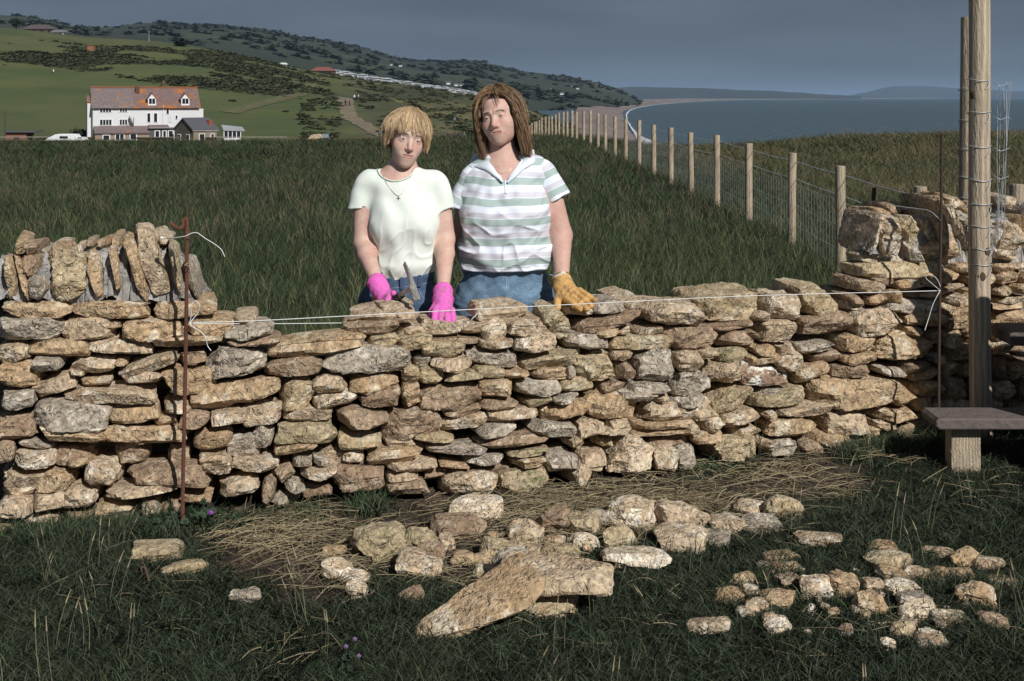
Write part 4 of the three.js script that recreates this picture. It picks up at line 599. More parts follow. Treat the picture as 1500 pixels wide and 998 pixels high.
{
  // the loose end of netting hanging beside the post
  const g = new THREE.Group(), q = rngOf(64), d = 5.05, rows = [124, 173, 219, 260, 300, 345];
  rows.slice(0, 4).forEach((row, i) => { const pts = [at(1456, row - 3, d), at(1464, row + 2, d - 0.03), at(1474 + q() * 3, row - 1, d + 0.02), at(1482 - i * 1.5, row + 2 - q() * 4, d + 0.06)]; part(g, 'wire', tube(pts, 0.0018, 4), wireMat); });
  for (const [a, b] of [[1459, 1462], [1464, 1463], [1470, 1468], [1475, 1472], [1479, 1468], [1482, 1465]]) { const pts = [at(a, 118 + q() * 8, d + q() * 0.04), at((a * 2 + b) / 3 + q() * 3, 170, d + q() * 0.05), at((a + b) / 2 + q() * 2, 225, d + q() * 0.05), at(b, 285 + q() * 20, d + 0.03), at(b - 2, 350, d + 0.04)]; part(g, 'wire', tube(pts, 0.0013, 4), wireMat); }
  addTop(g, 'wire_netting', 'loose torn end of wire netting hanging beside the wired post', 'netting');
}
{
  // the step stile
  const g = new THREE.Group();
  const plank = (px0, px1, row, d0, d1, th) => { const a = at(px0, row, d0), b = at(px1, row, d0); const s = new THREE.Shape(); const w = b.x - a.x, e = 0.012; s.moveTo(e, 0); s.lineTo(w - e, 0); s.lineTo(w, e); s.lineTo(w, th - e); s.lineTo(w - e, th); s.lineTo(e, th); s.lineTo(0, th - e); s.lineTo(0, e); const x = new THREE.ExtrudeGeometry(s, { depth: d1 - d0, bevelEnabled: true, bevelSize: 0.006, bevelThickness: 0.006, bevelSegments: 2, bevelOffset: -0.006 }); x.translate(a.x, a.y - th, -d1); return x; };
  part(g, 'step', plank(1371, 1640, 613, 4.62, 4.78, 0.042), greyWoodMat);
  part(g, 'step', plank(1479, 1640, 485, 4.92, 5.10, 0.06), greyWoodMat, 'upper step board running through the wall');
  const L = at(1417, 632, 4.66), gy = groundH(L.x, 4.66) - 0.1;
  part(g, 'leg', boxAt(L.x - 0.055, L.x + 0.055, gy, L.y + 0.004, -4.74, -4.67), woodMat);
  const L2 = at(1590, 632, 4.7); part(g, 'leg', boxAt(L2.x - 0.055, L2.x + 0.055, gy, L2.y + 0.004, -4.76, -4.69), woodMat);
  const Q = at(1497, 388, 4.9); const pg = postGeo(0.03, Q.y - gy, 44); const pm = part(g, 'post', pg, std([0.13, 0.11, 0.10], 0.85, { bumpMap: grainBump, bumpScale: 0.004 })); pm.position.set(Q.x, gy, -4.72);
  addTop(g, 'stile', 'weathered wooden step stile against the wall by the wired post', 'stile');
}
{
  // the boarded hand gate that goes with the stile; it stands just out of view and shades the stile and the wall's foot
  const g = new THREE.Group(), x0 = 2.12, x1 = 3.25, z = -4.36, gy = groundH(2.6, 4.36);
  for (let k = 0; k < 6; k++) part(g, 'board', boxAt(x0 + 0.10, x1 - 0.10, gy + 0.06 + k * 0.185, gy + 0.21 + k * 0.185, z - 0.012 - 0.004 * (k % 2), z + 0.012), greyWoodMat);
  part(g, 'brace', (() => { const b = boxAt(-0.62, 0.62, -0.05, 0.05, -0.012, 0.012); b.rotateZ(0.72); b.translate((x0 + x1) / 2, gy + 0.6, z + 0.027); return b; })(), greyWoodMat);
  for (const x of [x0 + 0.045, x1 - 0.045]) { const p = part(g, 'post', postGeo(0.05, 1.45, Math.round(x * 10)), woodMat); p.position.set(x, gy - 0.12, z); }
  addTop(g, 'gate', 'grey boarded hand gate beside the stile', 'gate');
}
// ---- iron bars
function ribbedBar(pts, r, segs) { const g = new THREE.TubeGeometry(new THREE.CatmullRomCurve3(pts, false, 'centripetal'), segs, r, 8, false); const P = g.attributes.position, n = 9; const c = V(0, 0, 0); for (let j = 0; j <= segs; j++) { const k = j % 2 ? 1.12 : 0.96; c.set(0, 0, 0); for (let i = 0; i < n - 1; i++) c.add(V(P.getX(j * n + i), P.getY(j * n + i), P.getZ(j * n + i))); c.multiplyScalar(1 / (n - 1)); for (let i = 0; i < n; i++) { const a = j * n + i; P.setXYZ(a, c.x + (P.getX(a) - c.x) * k, c.y + (P.getY(a) - c.y) * k, c.z + (P.getZ(a) - c.z) * k); } } g.computeVertexNormals(); return g; }
const barD = 4.16;
{
  const g = new THREE.Group();
  part(g, 'bar', ribbedBar([at(267, 790, barD - 0.02), at(268, 700, barD), at(271, 560, barD + 0.02), at(273, 440, barD + 0.03), at(273.5, 335, barD + 0.03), at(273, 322, barD + 0.03), at(270, 319, barD + 0.03), at(268.5, 324, barD + 0.03), at(268, 331, barD + 0.03), at(263, 335, barD + 0.02), at(254, 331, barD), at(249, 325, barD)], 0.0065, 150), rustMat);
  part(g, 'tie', tube([at(270, 389, barD), at(274, 386, barD), at(278, 386, barD + 0.02), at(276, 390, barD - 0.01), at(271, 388, barD)], 0.0016, 4), std([0.45, 0.3, 0.2], 0.8));
  addTop(g, 'iron_bar', 'rusty ribbed iron bar with a hooked top standing before the wall', 'iron bar');
  const h = new THREE.Group(), rd = 4.86;
  part(h, 'bar', ribbedBar([at(1375, 640, rd - 0.03), at(1376, 500, rd), at(1379, 300, rd + 0.02), at(1380, 197, rd + 0.03)], 0.0058, 130), darkRustMat);
  addTop(h, 'iron_bar', 'straight dark iron bar standing next to the wired post', 'iron bar');
  const k = new THREE.Group(); part(k, 'bar', merge([ribbedBar([at(1276, 330, 5.5), at(1279, 300, 5.5), at(1281, 275, 5.5)], 0.009, 20), rod(at(1284, 297, 5.5), at(1300, 298, 5.5), 0.006), rod(at(1297, 299, 5.5), at(1302, 288, 5.5), 0.008)]), darkRustMat); addTop(k, 'iron_bar', 'short dark forked iron peg behind the capping stones, string tied on', 'iron bar');
  const j = new THREE.Group(); part(j, 'bar', ribbedBar([at(225, 360, 4.75), at(225.5, 345, 4.75), at(226, 331, 4.75)], 0.006, 12), darkRustMat); addTop(j, 'iron_bar', 'short iron stub poking up behind the mortared capping stones', 'iron bar');
}
{
  const L = barD, S = 0.0015;
  const s1 = new THREE.Group(); part(s1, 'line', tube([at(276, 473, L + 0.03), at(365, 470.5, 4.21), at(500, 463.5, 4.28), at(690, 453.5, 4.40), at(872, 444.5, 4.52), at(1090, 434, 4.68), at(1378, 426, 4.85)], S, 5, 60), stringMat);
  part(s1, 'bow', tube([at(277, 474, L + 0.01), at(280, 462, L), at(280, 448, L - 0.01), at(286, 441, L - 0.01), at(292, 447, L - 0.01), at(290, 458, L), at(283, 467, L), at(278, 474, L - 0.01), at(282, 479, L - 0.01), at(293, 485, L - 0.01), at(301, 495, L - 0.01), at(304, 507, L), at(309, 514, L)], S, 5, 60), stringMat);
  part(s1, 'tail', tube([at(1377, 427, 4.84), at(1374, 432, 4.83), at(1367, 446, 4.83), at(1361, 465, 4.83), at(1355, 484, 4.82)], S, 5), stringMat);
  part(s1, 'loop', tube([at(1377, 425, 4.84), at(1366, 416, 4.83), at(1356, 406, 4.83), at(1362, 402, 4.83), at(1372, 408, 4.83), at(1378, 420, 4.83)], S * 0.8, 5), stringMat);
  addTop(s1, 'guide_string', 'upper taut white string with a bow at the hooked bar', 'string');
  const s2 = new THREE.Group(); part(s2, 'line', tube([at(278, 474, L + 0.05), at(365, 474.5, 4.42), at(510, 473, 4.56), at(690, 467, 4.72), at(800, 463.5, 4.80), at(930, 455, 4.92)], S * 0.9, 5, 50), stringMat);
  part(s2, 'tail', tube([at(689, 476, 4.42), at(691, 468, 4.40), at(699, 460, 4.41), at(705, 451, 4.41), at(704, 444, 4.42)], S, 5), stringMat);
  addTop(s2, 'guide_string', 'lower white string slung behind the wall top stones', 'string');
  const s3 = new THREE.Group(); part(s3, 'line', tube([at(228, 347, 4.5), at(238, 350, 4.3), at(256, 348.5, L + 0.02), at(272, 346, L)], S, 5), stringMat);
  part(s3, 'tail', tube([at(272, 346, L), at(280, 342, L), at(288, 341, L), at(300, 349, L), at(316, 359, L), at(324, 366, L), at(329, 376, L)], S, 5), stringMat);
  addTop(s3, 'string_end', 'short white string from the capping to the hooked bar, loose end curling', 'string');
  const s4 = new THREE.Group(); part(s4, 'line', tube([at(1279, 296, 5.48), at(1300, 300, 5.35), at(1345, 306, 5.1), at(1362, 309, 5.0), at(1378, 323, 4.87)], S, 5), stringMat);
  part(s4, 'tail', tube([at(1281, 295, 5.48), at(1276, 294, 5.46), at(1276, 304, 5.46), at(1272, 314, 5.46)], S, 5), stringMat);
  addTop(s4, 'string_end', 'white string from the forked peg over the capping to the dark bar', 'string');
}
// ---------------------------------------------------------------- buildings and small things far off
const whiteWall = std([0.62, 0.63, 0.64], 0.9), whiteTrim = std([0.72, 0.73, 0.75], 0.6), darkGlass = new THREE.MeshStandardMaterial({ color: new THREE.Color().setRGB(0.015, 0.018, 0.022), roughness: 0.12 });
const brickMat = std([0.22, 0.10, 0.07], 0.95), stoneWallMat = std([0.26, 0.21, 0.155], 0.95, { bumpMap: grainBump, bumpScale: 0.05 }), brownWall = std([0.085, 0.068, 0.055], 0.95), slateMat = std([0.085, 0.085, 0.10], 0.8);
const roofTex = (() => { const f = tileFbm(256, 4, 6, 921), e = tileFbm(256, 64, 2, 922); return texOf(256, (i, x, y) => { const m = clamp((f[i] - 0.47) * 5, 0, 1), v = (1 + (e[i] - 0.5) * 0.5) * (y % 16 < 2 ? 0.8 : 1); return [lerp(118, 170, m) * v, lerp(98, 104, m) * v, lerp(96, 52, m) * v]; }, true); })();
const roofGreyTex = (() => { const f = tileFbm(256, 6, 6, 931), e = tileFbm(256, 64, 2, 932); return texOf(256, (i, x, y) => { const m = clamp((f[i] - 0.56) * 5, 0, 1), v = (1 + (e[i] - 0.5) * 0.5) * (y % 16 < 2 ? 0.8 : 1); return [lerp(118, 150, m) * v, lerp(106, 108, m) * v, lerp(106, 78, m) * v]; }, true); })();
const roofMat = new THREE.MeshStandardMaterial({ map: roofTex, roughness: 0.95 }), roofGreyMat = new THREE.MeshStandardMaterial({ map: roofGreyTex, roughness: 0.95 });
roofTex.repeat.set(0.16, 0.16); roofGreyTex.repeat.set(0.16, 0.16);
function quadSlab(p, th = 0.18) {   // a roof slope: four corners, given thickness along its normal
  const n = p[1].clone().sub(p[0]).cross(p[3].clone().sub(p[0])).normalize().multiplyScalar(-th), q = [...p, ...p.map(v => v.clone().add(n))], pos = [], uv = [];
  const u = p[1].clone().sub(p[0]).normalize(), w = p[3].clone().sub(p[0]); const L = w.length(); w.normalize();
  const tri = (a, b, c) => { for (const k of [a, b, c]) { pos.push(q[k].x, q[k].y, q[k].z); const d = q[k].clone().sub(p[0]); uv.push(d.dot(u), d.dot(w)); } };
  const quad = (a, b, c, d) => { tri(a, b, c); tri(a, c, d); };
  quad(0, 1, 2, 3); quad(7, 6, 5, 4); quad(0, 4, 5, 1); quad(1, 5, 6, 2); quad(2, 6, 7, 3); quad(3, 7, 4, 0);
  const g = new THREE.BufferGeometry(); g.setAttribute('position', new THREE.Float32BufferAttribute(pos, 3)); g.setAttribute('uv', new THREE.Float32BufferAttribute(uv, 2)); g.computeVertexNormals(); return g;
}
function prism(w, dep, h0, h1, axisX = true) {   // wall block with gable ends; ridge along x or z
  const s = new THREE.Shape(); const W = (axisX ? dep : w) / 2; s.moveTo(-W, 0); s.lineTo(W, 0); s.lineTo(W, h0); s.lineTo(0, h1); s.lineTo(-W, h0);
  const g = new THREE.ExtrudeGeometry(s, { depth: axisX ? w : dep, bevelEnabled: false }); g.translate(0, 0, -(axisX ? w : dep) / 2); if (axisX) g.rotateY(Math.PI / 2); return g;
}
function windowAt(root, x0, x1, y0, y1, z, panes = 2) {
  const f = part(root, 'window', boxAt(x0 - 0.09, x1 + 0.09, y0 - 0.09, y1 + 0.09, z, z + 0.08), whiteTrim), w = (x1 - x0) / panes;
  for (let k = 0; k < panes; k++) part(f, 'pane', boxAt(x0 + k * w + 0.05, x0 + (k + 1) * w - 0.05, y0, y1, z + 0.085, z + 0.11), darkGlass);
}
{
  const d = 200, U = d / FOC, house = new THREE.Group(), X = zx => ((zx / 5.357 + 100) - 214) * U, base = yOf(207.5, d), Yh = zy => yOf(zy / 5.357 + 100, d) - base;
  house.position.set((214 - 750) * U, base, -d); const lo = -1.5, TURN = 0.37, beside = (dx, dz) => V((214 - 750) * U + dx * Math.cos(TURN) + dz * Math.sin(TURN), base, -d - dx * Math.sin(TURN) + dz * Math.cos(TURN)); house.rotation.y = TURN;
  const x0 = X(213), x1 = X(1012), eave = Yh(302), ridge = Yh(152), dep = 8.4;
  const body = prism(x1 - x0, dep, eave - lo, ridge - lo - 0.25); body.translate((x0 + x1) / 2, lo, -dep / 2); part(house, 'wall', body, whiteWall);
  const rx0 = X(203), rx1 = X(1028), oz = 0.45, zr = -dep / 2, xm = X(520);
  const roofF = part(house, 'roof', quadSlab([V(xm, eave - 0.2, oz), V(rx1, eave - 0.2, oz), V(rx1, ridge, zr), V(xm, ridge, zr)]), roofMat, 'rust orange lichened half of the roof');
  part(house, 'roof', quadSlab([V(rx0, eave - 0.2, oz), V(xm - 0.01, eave - 0.2, oz), V(xm - 0.01, ridge, zr), V(rx0, ridge, zr)]), roofGreyMat, 'grey mauve tiled half of the roof');
  part(house, 'roof', quadSlab([V(rx1, eave - 0.2, -dep - oz), V(rx0, eave - 0.2, -dep - oz), V(rx0, ridge + 0.02, zr), V(rx1, ridge + 0.02, zr)]), roofMat);
  part(house, 'ridge_tiles', boxAt(rx0, rx1, ridge + 0.02, ridge + 0.2, zr - 0.15, zr + 0.15), std([0.27, 0.11, 0.05], 0.95));
  for (const [a, b, top, z] of [[540, 571, 143, -dep * 0.38], [748, 779, 108, -dep * 0.55]]) { const c = part(house, 'chimney', boxAt(X(a), X(b), Yh(200), Yh(top), z - 0.4, z + 0.4), std([0.085, 0.055, 0.042], 0.95)); part(c, 'chimney_pot', rod(V((X(a) + X(b)) / 2, Yh(top), z), V((X(a) + X(b)) / 2, Yh(top - 14), z), 0.16, 0.13), brickMat); }
  for (const [a, b] of [[624, 686], [878, 942]]) {   // dormers
    const w = X(b) - X(a), cx = (X(a) + X(b)) / 2, bo = Yh(292), ev = Yh(236), ap = Yh(190), zf = 0.05 - (Yh(292) - eave) * 0.55;
    const g = prism(w, 3.4, ev - bo, ap - bo - 0.1, false); g.translate(cx, bo, zf - 1.7); const dm = part(house, 'dormer', g, whiteTrim);
    part(dm, 'roof', merge([quadSlab([V(cx, ap, zf + 0.15), V(cx, ap, zf - 3.3), V(cx + w / 2 + 0.25, ev - 0.15, zf - 3.3), V(cx + w / 2 + 0.25, ev - 0.15, zf + 0.15)].reverse(), 0.12), quadSlab([V(cx, ap, zf - 3.3), V(cx, ap, zf + 0.15), V(cx - w / 2 - 0.25, ev - 0.15, zf + 0.15), V(cx - w / 2 - 0.25, ev - 0.15, zf - 3.3)].reverse(), 0.12)]), roofMat);
    const m = (X(b) - X(a)) * 0.2; for (const s of [-1, 1]) part(dm, 'pane', boxAt(cx + s * m - m * 0.82, cx + s * m + m * 0.82, Yh(278), Yh(238), zf + 0.02, zf + 0.07), darkGlass);
  }
  for (const [a, b, t, l, n] of [[264, 351, 303, 342, 4], [410, 469, 303, 340, 3], [264, 353, 402, 442, 4], [410, 469, 402, 442, 3], [617, 643, 354, 422, 1], [667, 695, 354, 422, 1], [762, 784, 320, 358, 1], [832, 850, 372, 398, 1]]) windowAt(house, X(a), X(b), Yh(l), Yh(t), 0.01, n);
  part(house, 'door', boxAt(X(776), X(806), Yh(425), Yh(371), 0.01, 0.08), std([0.55, 0.58, 0.62], 0.6));
  part(house, 'drainpipe', rod(V(X(740), Yh(450), 0.12), V(X(740), Yh(292), 0.12), 0.07), whiteTrim);
  const st = []; for (let k = 0; k < 6; k++) st.push(boxAt(X(478 + k * 5), X(490 + k * 5), Yh(380 + k * 11), Yh(377 + k * 11), 0.3, 1.0)); st.push(rod(V(X(480), Yh(375), 0.95), V(X(512), Yh(448), 0.95), 0.05), rod(V(X(480), Yh(395), 0.95), V(X(480), Yh(448), 0.95), 0.05), rod(V(X(512), Yh(385), 0.95), V(X(512), Yh(448), 0.95), 0.05)); part(house, 'outside_stair', merge(st), std([0.05, 0.05, 0.055], 0.7));
  // side wing seen at the gable, balcony at the other end
  part(house, 'side_wing', boxAt(X(176), x0 - 0.01, lo, Yh(262), -6.5, -1.5), whiteWall); part(house, 'side_roof', quadSlab([V(X(172), Yh(262), -1.3), V(x0 + 0.02, Yh(262), -1.3), V(x0 + 0.02, Yh(212), -4), V(X(172), Yh(212), -4)]), roofMat);
  part(house, 'bay', boxAt(x1 + 0.01, X(1056), lo, Yh(320), -5, -1.2), whiteWall);
  // lean-to along the front
  const lt = 3.2; part(house, 'lean_to', boxAt(X(222), X(622), lo, Yh(498), 0.02, lt), stoneWallMat);
  part(house, 'lean_to_roof', quadSlab([V(X(218), Yh(500), lt + 0.3), V(X(624), Yh(500), lt + 0.3), V(X(624), Yh(451), 0.06), V(X(218), Yh(451), 0.06)]), roofGreyMat);
  part(house, 'lean_to_roof', quadSlab([V(X(625), Yh(466), lt + 0.1), V(X(775), Yh(466), lt + 0.1), V(X(775), Yh(444), 0.06), V(X(625), Yh(444), 0.06)], 0.1), roofGreyMat);
  for (const [a, b, t, l, n] of [[281, 328, 519, 557, 1], [371, 434, 514, 555, 2], [479, 525, 514, 553, 1]]) windowAt(house, X(a), X(b), Yh(l), Yh(t), lt + 0.01, n);
  part(house, 'link_block', boxAt(X(624), X(806), lo, Yh(470), 0.03, lt - 0.3), std([0.075, 0.075, 0.078], 0.9)); part(house, 'link_roof', boxAt(X(618), X(812), Yh(469), Yh(462), -0.1, lt), std([0.3, 0.3, 0.31], 0.8));
  for (const [a, b] of [[665, 698], [724, 748], [765, 800]]) windowAt(house, X(a), X(b), Yh(a === 724 ? 556 : 540), Yh(490), lt - 0.29, 1);
  addTop(house, 'house', 'long white house with an orange lichened tile roof and two dormers', 'house');
  // the low annex turned towards us, and the glazed porch at its end
  const ann = new THREE.Group(); ann.position.copy(beside(X(960), 5.2)); ann.rotation.y = TURN + 0.55;
  const aw = 4.6, ad = 4.7, ae = Yh(468) - lo, ap = Yh(385) - lo; const ab = prism(aw, ad, ae, ap - 0.15, true); ab.translate(0, lo, 0); part(ann, 'wall', ab, stoneWallMat);
  part(ann, 'gable', (() => { const s = new THREE.Shape(); s.moveTo(-ad / 2, 0); s.lineTo(ad / 2, 0); s.lineTo(ad / 2, ae); s.lineTo(0, ap - 0.15); s.lineTo(-ad / 2, ae); const g = new THREE.ExtrudeGeometry(s, { depth: 0.06, bevelEnabled: false }); g.rotateY(-Math.PI / 2); g.translate(-aw / 2, lo, 0); return g; })(), brownWall);
  const aE = ae + lo, aP = ap + lo;
  part(ann, 'roof', quadSlab([V(-aw / 2 - 0.3, aE - 0.2, ad / 2 + 0.3), V(aw / 2 + 0.3, aE - 0.2, ad / 2 + 0.3), V(aw / 2 + 0.3, aP, 0), V(-aw / 2 - 0.3, aP, 0)]), slateMat);
  part(ann, 'roof', quadSlab([V(aw / 2 + 0.3, aE - 0.2, -ad / 2 - 0.3), V(-aw / 2 - 0.3, aE - 0.2, -ad / 2 - 0.3), V(-aw / 2 - 0.3, aP + 0.01, 0), V(aw / 2 + 0.3, aP + 0.01, 0)]), slateMat);
  part(ann, 'fascia', boxAt(-aw / 2 - 0.3, aw / 2 + 0.3, aE - 0.36, aE - 0.22, ad / 2 + 0.12, ad / 2 + 0.22), whiteTrim);
  part(ann, 'chimney', boxAt(1.3, 1.95, aE + 0.1, aE + 1.35, 1.1, 1.7), std([0.25, 0.07, 0.045], 0.9));
  windowAt(ann, -1.2, -0.2, -0.1, 1.35, ad / 2 + 0.005, 1); windowAt(ann, 1.1, 1.7, 0.1, 1.3, ad / 2 + 0.005, 1);
  for (const z of [-1.15, 1.05]) { const w = part(ann, 'window', boxAt(-aw / 2 - 0.13, -aw / 2 - 0.062, 0.1, 1.35, z - 0.45, z + 0.45), whiteTrim); part(w, 'pane', boxAt(-aw / 2 - 0.15, -aw / 2 - 0.132, 0.2, 1.25, z - 0.36, z + 0.36), darkGlass); }
  addTop(ann, 'annex', 'low stone annex with a slate gable roof beside the white house', 'house');
  const pc = new THREE.Group(); pc.position.copy(beside(X(1245), 4.5)); pc.rotation.y = TURN; const pw = X(1312) - X(1183), ph = Yh(482), pe = Yh(492);
  part(pc, 'base_wall', boxAt(-pw / 2, pw / 2, lo, Yh(548), -2.5, 0), whiteTrim);
  for (let k = 0; k <= 4; k++) part(pc, 'frame', boxAt(-pw / 2 + k * pw / 4 - 0.06, -pw / 2 + k * pw / 4 + 0.06, Yh(548), pe, -0.12, 0), whiteTrim);
  for (let k = 0; k < 4; k++) part(pc, 'pane', boxAt(-pw / 2 + k * pw / 4 + 0.07, -pw / 2 + (k + 1) * pw / 4 - 0.07, Yh(547), pe - 0.02, -0.08, -0.05), darkGlass);
  part(pc, 'roof', quadSlab([V(-pw / 2 - 0.1, pe + 0.1, 0.2), V(pw / 2 + 0.7, pe - 0.02, 0.2), V(pw / 2 + 0.7, ph + 0.35, -2.6), V(-pw / 2 - 0.1, ph + 0.75, -2.6)], 0.08), std([0.34, 0.36, 0.38], 0.5));
  addTop(pc, 'conservatory', 'white framed glazed lean to at the end of the annex', 'conservatory');
}
{
  // white van on the track before the house
  const d = 188, U = d / FOC, van = new THREE.Group(), P = at(95, 211, d); van.position.set(P.x, P.y, -d);
  const X = px => (px - 95) * U, Y = row => (211 - row) * U, s = new THREE.Shape();
  const prof = [[65, 208.5], [64.6, 206.5], [68, 203.5], [74, 200.5], [80, 197.3], [86, 196.4], [104, 196.2], [110, 196.8], [113, 201], [121.5, 201.6], [124.5, 206.8], [124.3, 208.5]];
  prof.forEach(([x, y], i) => i ? s.lineTo(X(x), Y(y)) : s.moveTo(X(x), Y(y)));
  const b = new THREE.ExtrudeGeometry(s, { depth: 1.7, bevelEnabled: true, bevelSize: 0.12, bevelThickness: 0.16, bevelSegments: 3, bevelOffset: -0.1 }); b.translate(0, 0, -1.7);
  part(van, 'body', b, new THREE.MeshPhysicalMaterial({ color: new THREE.Color().setRGB(0.75, 0.77, 0.8), roughness: 0.35, clearcoat: 0.5 }));
  part(van, 'window', boxAt(X(87.5), X(99.5), Y(203), Y(199.5), 0.165, 0.19), darkGlass);
  part(van, 'windscreen', (() => { const g = boxAt(-0.9, 0.9, 0, 0.07, -1.55, -0.1); g.scale(0.35, 1, 1); g.rotateZ(0.46); g.translate(X(77.5), Y(199.2), 0); return g; })(), darkGlass);
  part(van, 'rear_window', boxAt(X(113.8), X(120), Y(202.6), Y(201.4), 0.165, 0.185), darkGlass);
  for (const px of [75, 114]) for (const z of [0.02, -1.5]) { const w = part(van, 'wheel', (() => { const g = new THREE.CylinderGeometry(0.33, 0.33, 0.24, 20); g.rotateX(Math.PI / 2); g.translate(X(px), 0.18, z); return g; })(), std([0.02, 0.02, 0.02], 0.8)); part(w, 'rim', (() => { const g = new THREE.CylinderGeometry(0.19, 0.19, 0.26, 14); g.rotateX(Math.PI / 2); g.translate(X(px), 0.18, z); return g; })(), std([0.3, 0.3, 0.32], 0.4)); }
  addTop(van, 'van', 'white sloping nosed van parked on the track before the house', 'van');
  // brick outbuilding with a low roof, pole
  const sh = new THREE.Group(), Q = at(22, 207, 205), u = 205 / FOC; sh.position.set(Q.x, Q.y, -205);
  part(sh, 'wall', boxAt(-14 * u, 16 * u, -1.2, 13 * u, -3, 0), brickMat); part(sh, 'roof', boxAt(-16 * u, 30 * u, 13 * u, 15 * u, -3.4, 0.5), slateMat); part(sh, 'doorway', boxAt(-2 * u, 6 * u, -0.3, 7 * u, 0.01, 0.05), std([0.03, 0.025, 0.02], 1)); part(sh, 'post', boxAt(26 * u, 27 * u, -1, 13 * u, -0.2, 0), std([0.1, 0.1, 0.1], 0.9));
  addTop(sh, 'outbuilding', 'low brick outbuilding with a flat roof beside the pole', 'shed');
  const pole = new THREE.Mesh(rod(at(7, 210, 200), at(7, 164, 200), 0.14, 0.10), std([0.07, 0.055, 0.045], 0.95)); addTop(pole, 'telegraph_pole', 'bare dark telegraph pole next to the brick outbuilding', 'pole');
  const p2 = new THREE.Mesh(rod(onHill(218, 62, 300), onHill(218, 62, 300).add(V(0, 4.2, 0)), 0.12, 0.08), std([0.3, 0.3, 0.3], 0.9)); addTop(p2, 'telegraph_pole', 'thin pale pole on the green hill crest', 'pole');
  // pale gravel track in front of the house
  const tr = fan(range(-200, 420, 60), [196, 197.5, 199], (px, dd) => hillH(px, dd) + 0.9, () => [0.36, 0.33, 0.28]); structure('track', tr, hillMat);
}
function treeAt(name, p, w, h, trunk, rgb, label, seed, n = 500) {
  const g = new THREE.Group(); const c = crownGeo(seed, n, 0.13, 0.9); c.scale(w / 2, h / 1.9, w / 2); c.translate(0, trunk, 0);
  const m = leafMat.clone(); m.color.setRGB(...rgb); part(g, 'crown', c, m);
  const limbs = [rod(V(0, -0.5, 0), V(0, trunk + h * 0.4, 0), Math.max(0.12, w * 0.04), w * 0.02)]; for (let k = 0; k < 4; k++) limbs.push(rod(V(0, trunk + h * 0.12 * k * 0.6, 0), V(Math.cos(k * 1.9) * w * 0.3, trunk + h * (0.3 + 0.1 * k), Math.sin(k * 1.9) * w * 0.3), w * 0.02, w * 0.008)); part(g, 'trunk', merge(limbs), std([0.05, 0.04, 0.03], 1));
  g.position.copy(p); return addTop(g, name, label, name.includes('shrub') ? 'shrub' : 'tree');
}
treeAt('tree', onHill(23, 43, 300), 4.2, 4.6, 0.8, [0.016, 0.022, 0.014], 'dark windblown tree beside the hilltop bungalow', 21);
treeAt('tree', onHill(265, 68, 300), 6.2, 3.4, 0.2, [0.014, 0.020, 0.014], 'broad low dark tree on the hill crest', 22);
treeAt('shrub', at(118, 210, 203), 5.0, 3.1, 0.1, [0.030, 0.042, 0.016], 'bushy green shrub at the gable end of the white house', 23, 700);
treeAt('shrub', at(140, 210, 202), 3.4, 2.3, 0.1, [0.020, 0.028, 0.012], 'dark shrub touching the white gable wall', 24);
treeAt('shrub', at(24, 208, 212), 3.6, 2.4, 0.1, [0.024, 0.034, 0.016], 'round bush behind the brick outbuilding', 25);
treeAt('shrub', at(64, 210, 208), 3.6, 1.2, 0.05, [0.026, 0.034, 0.018], 'low dark hedge bush behind the van', 26);
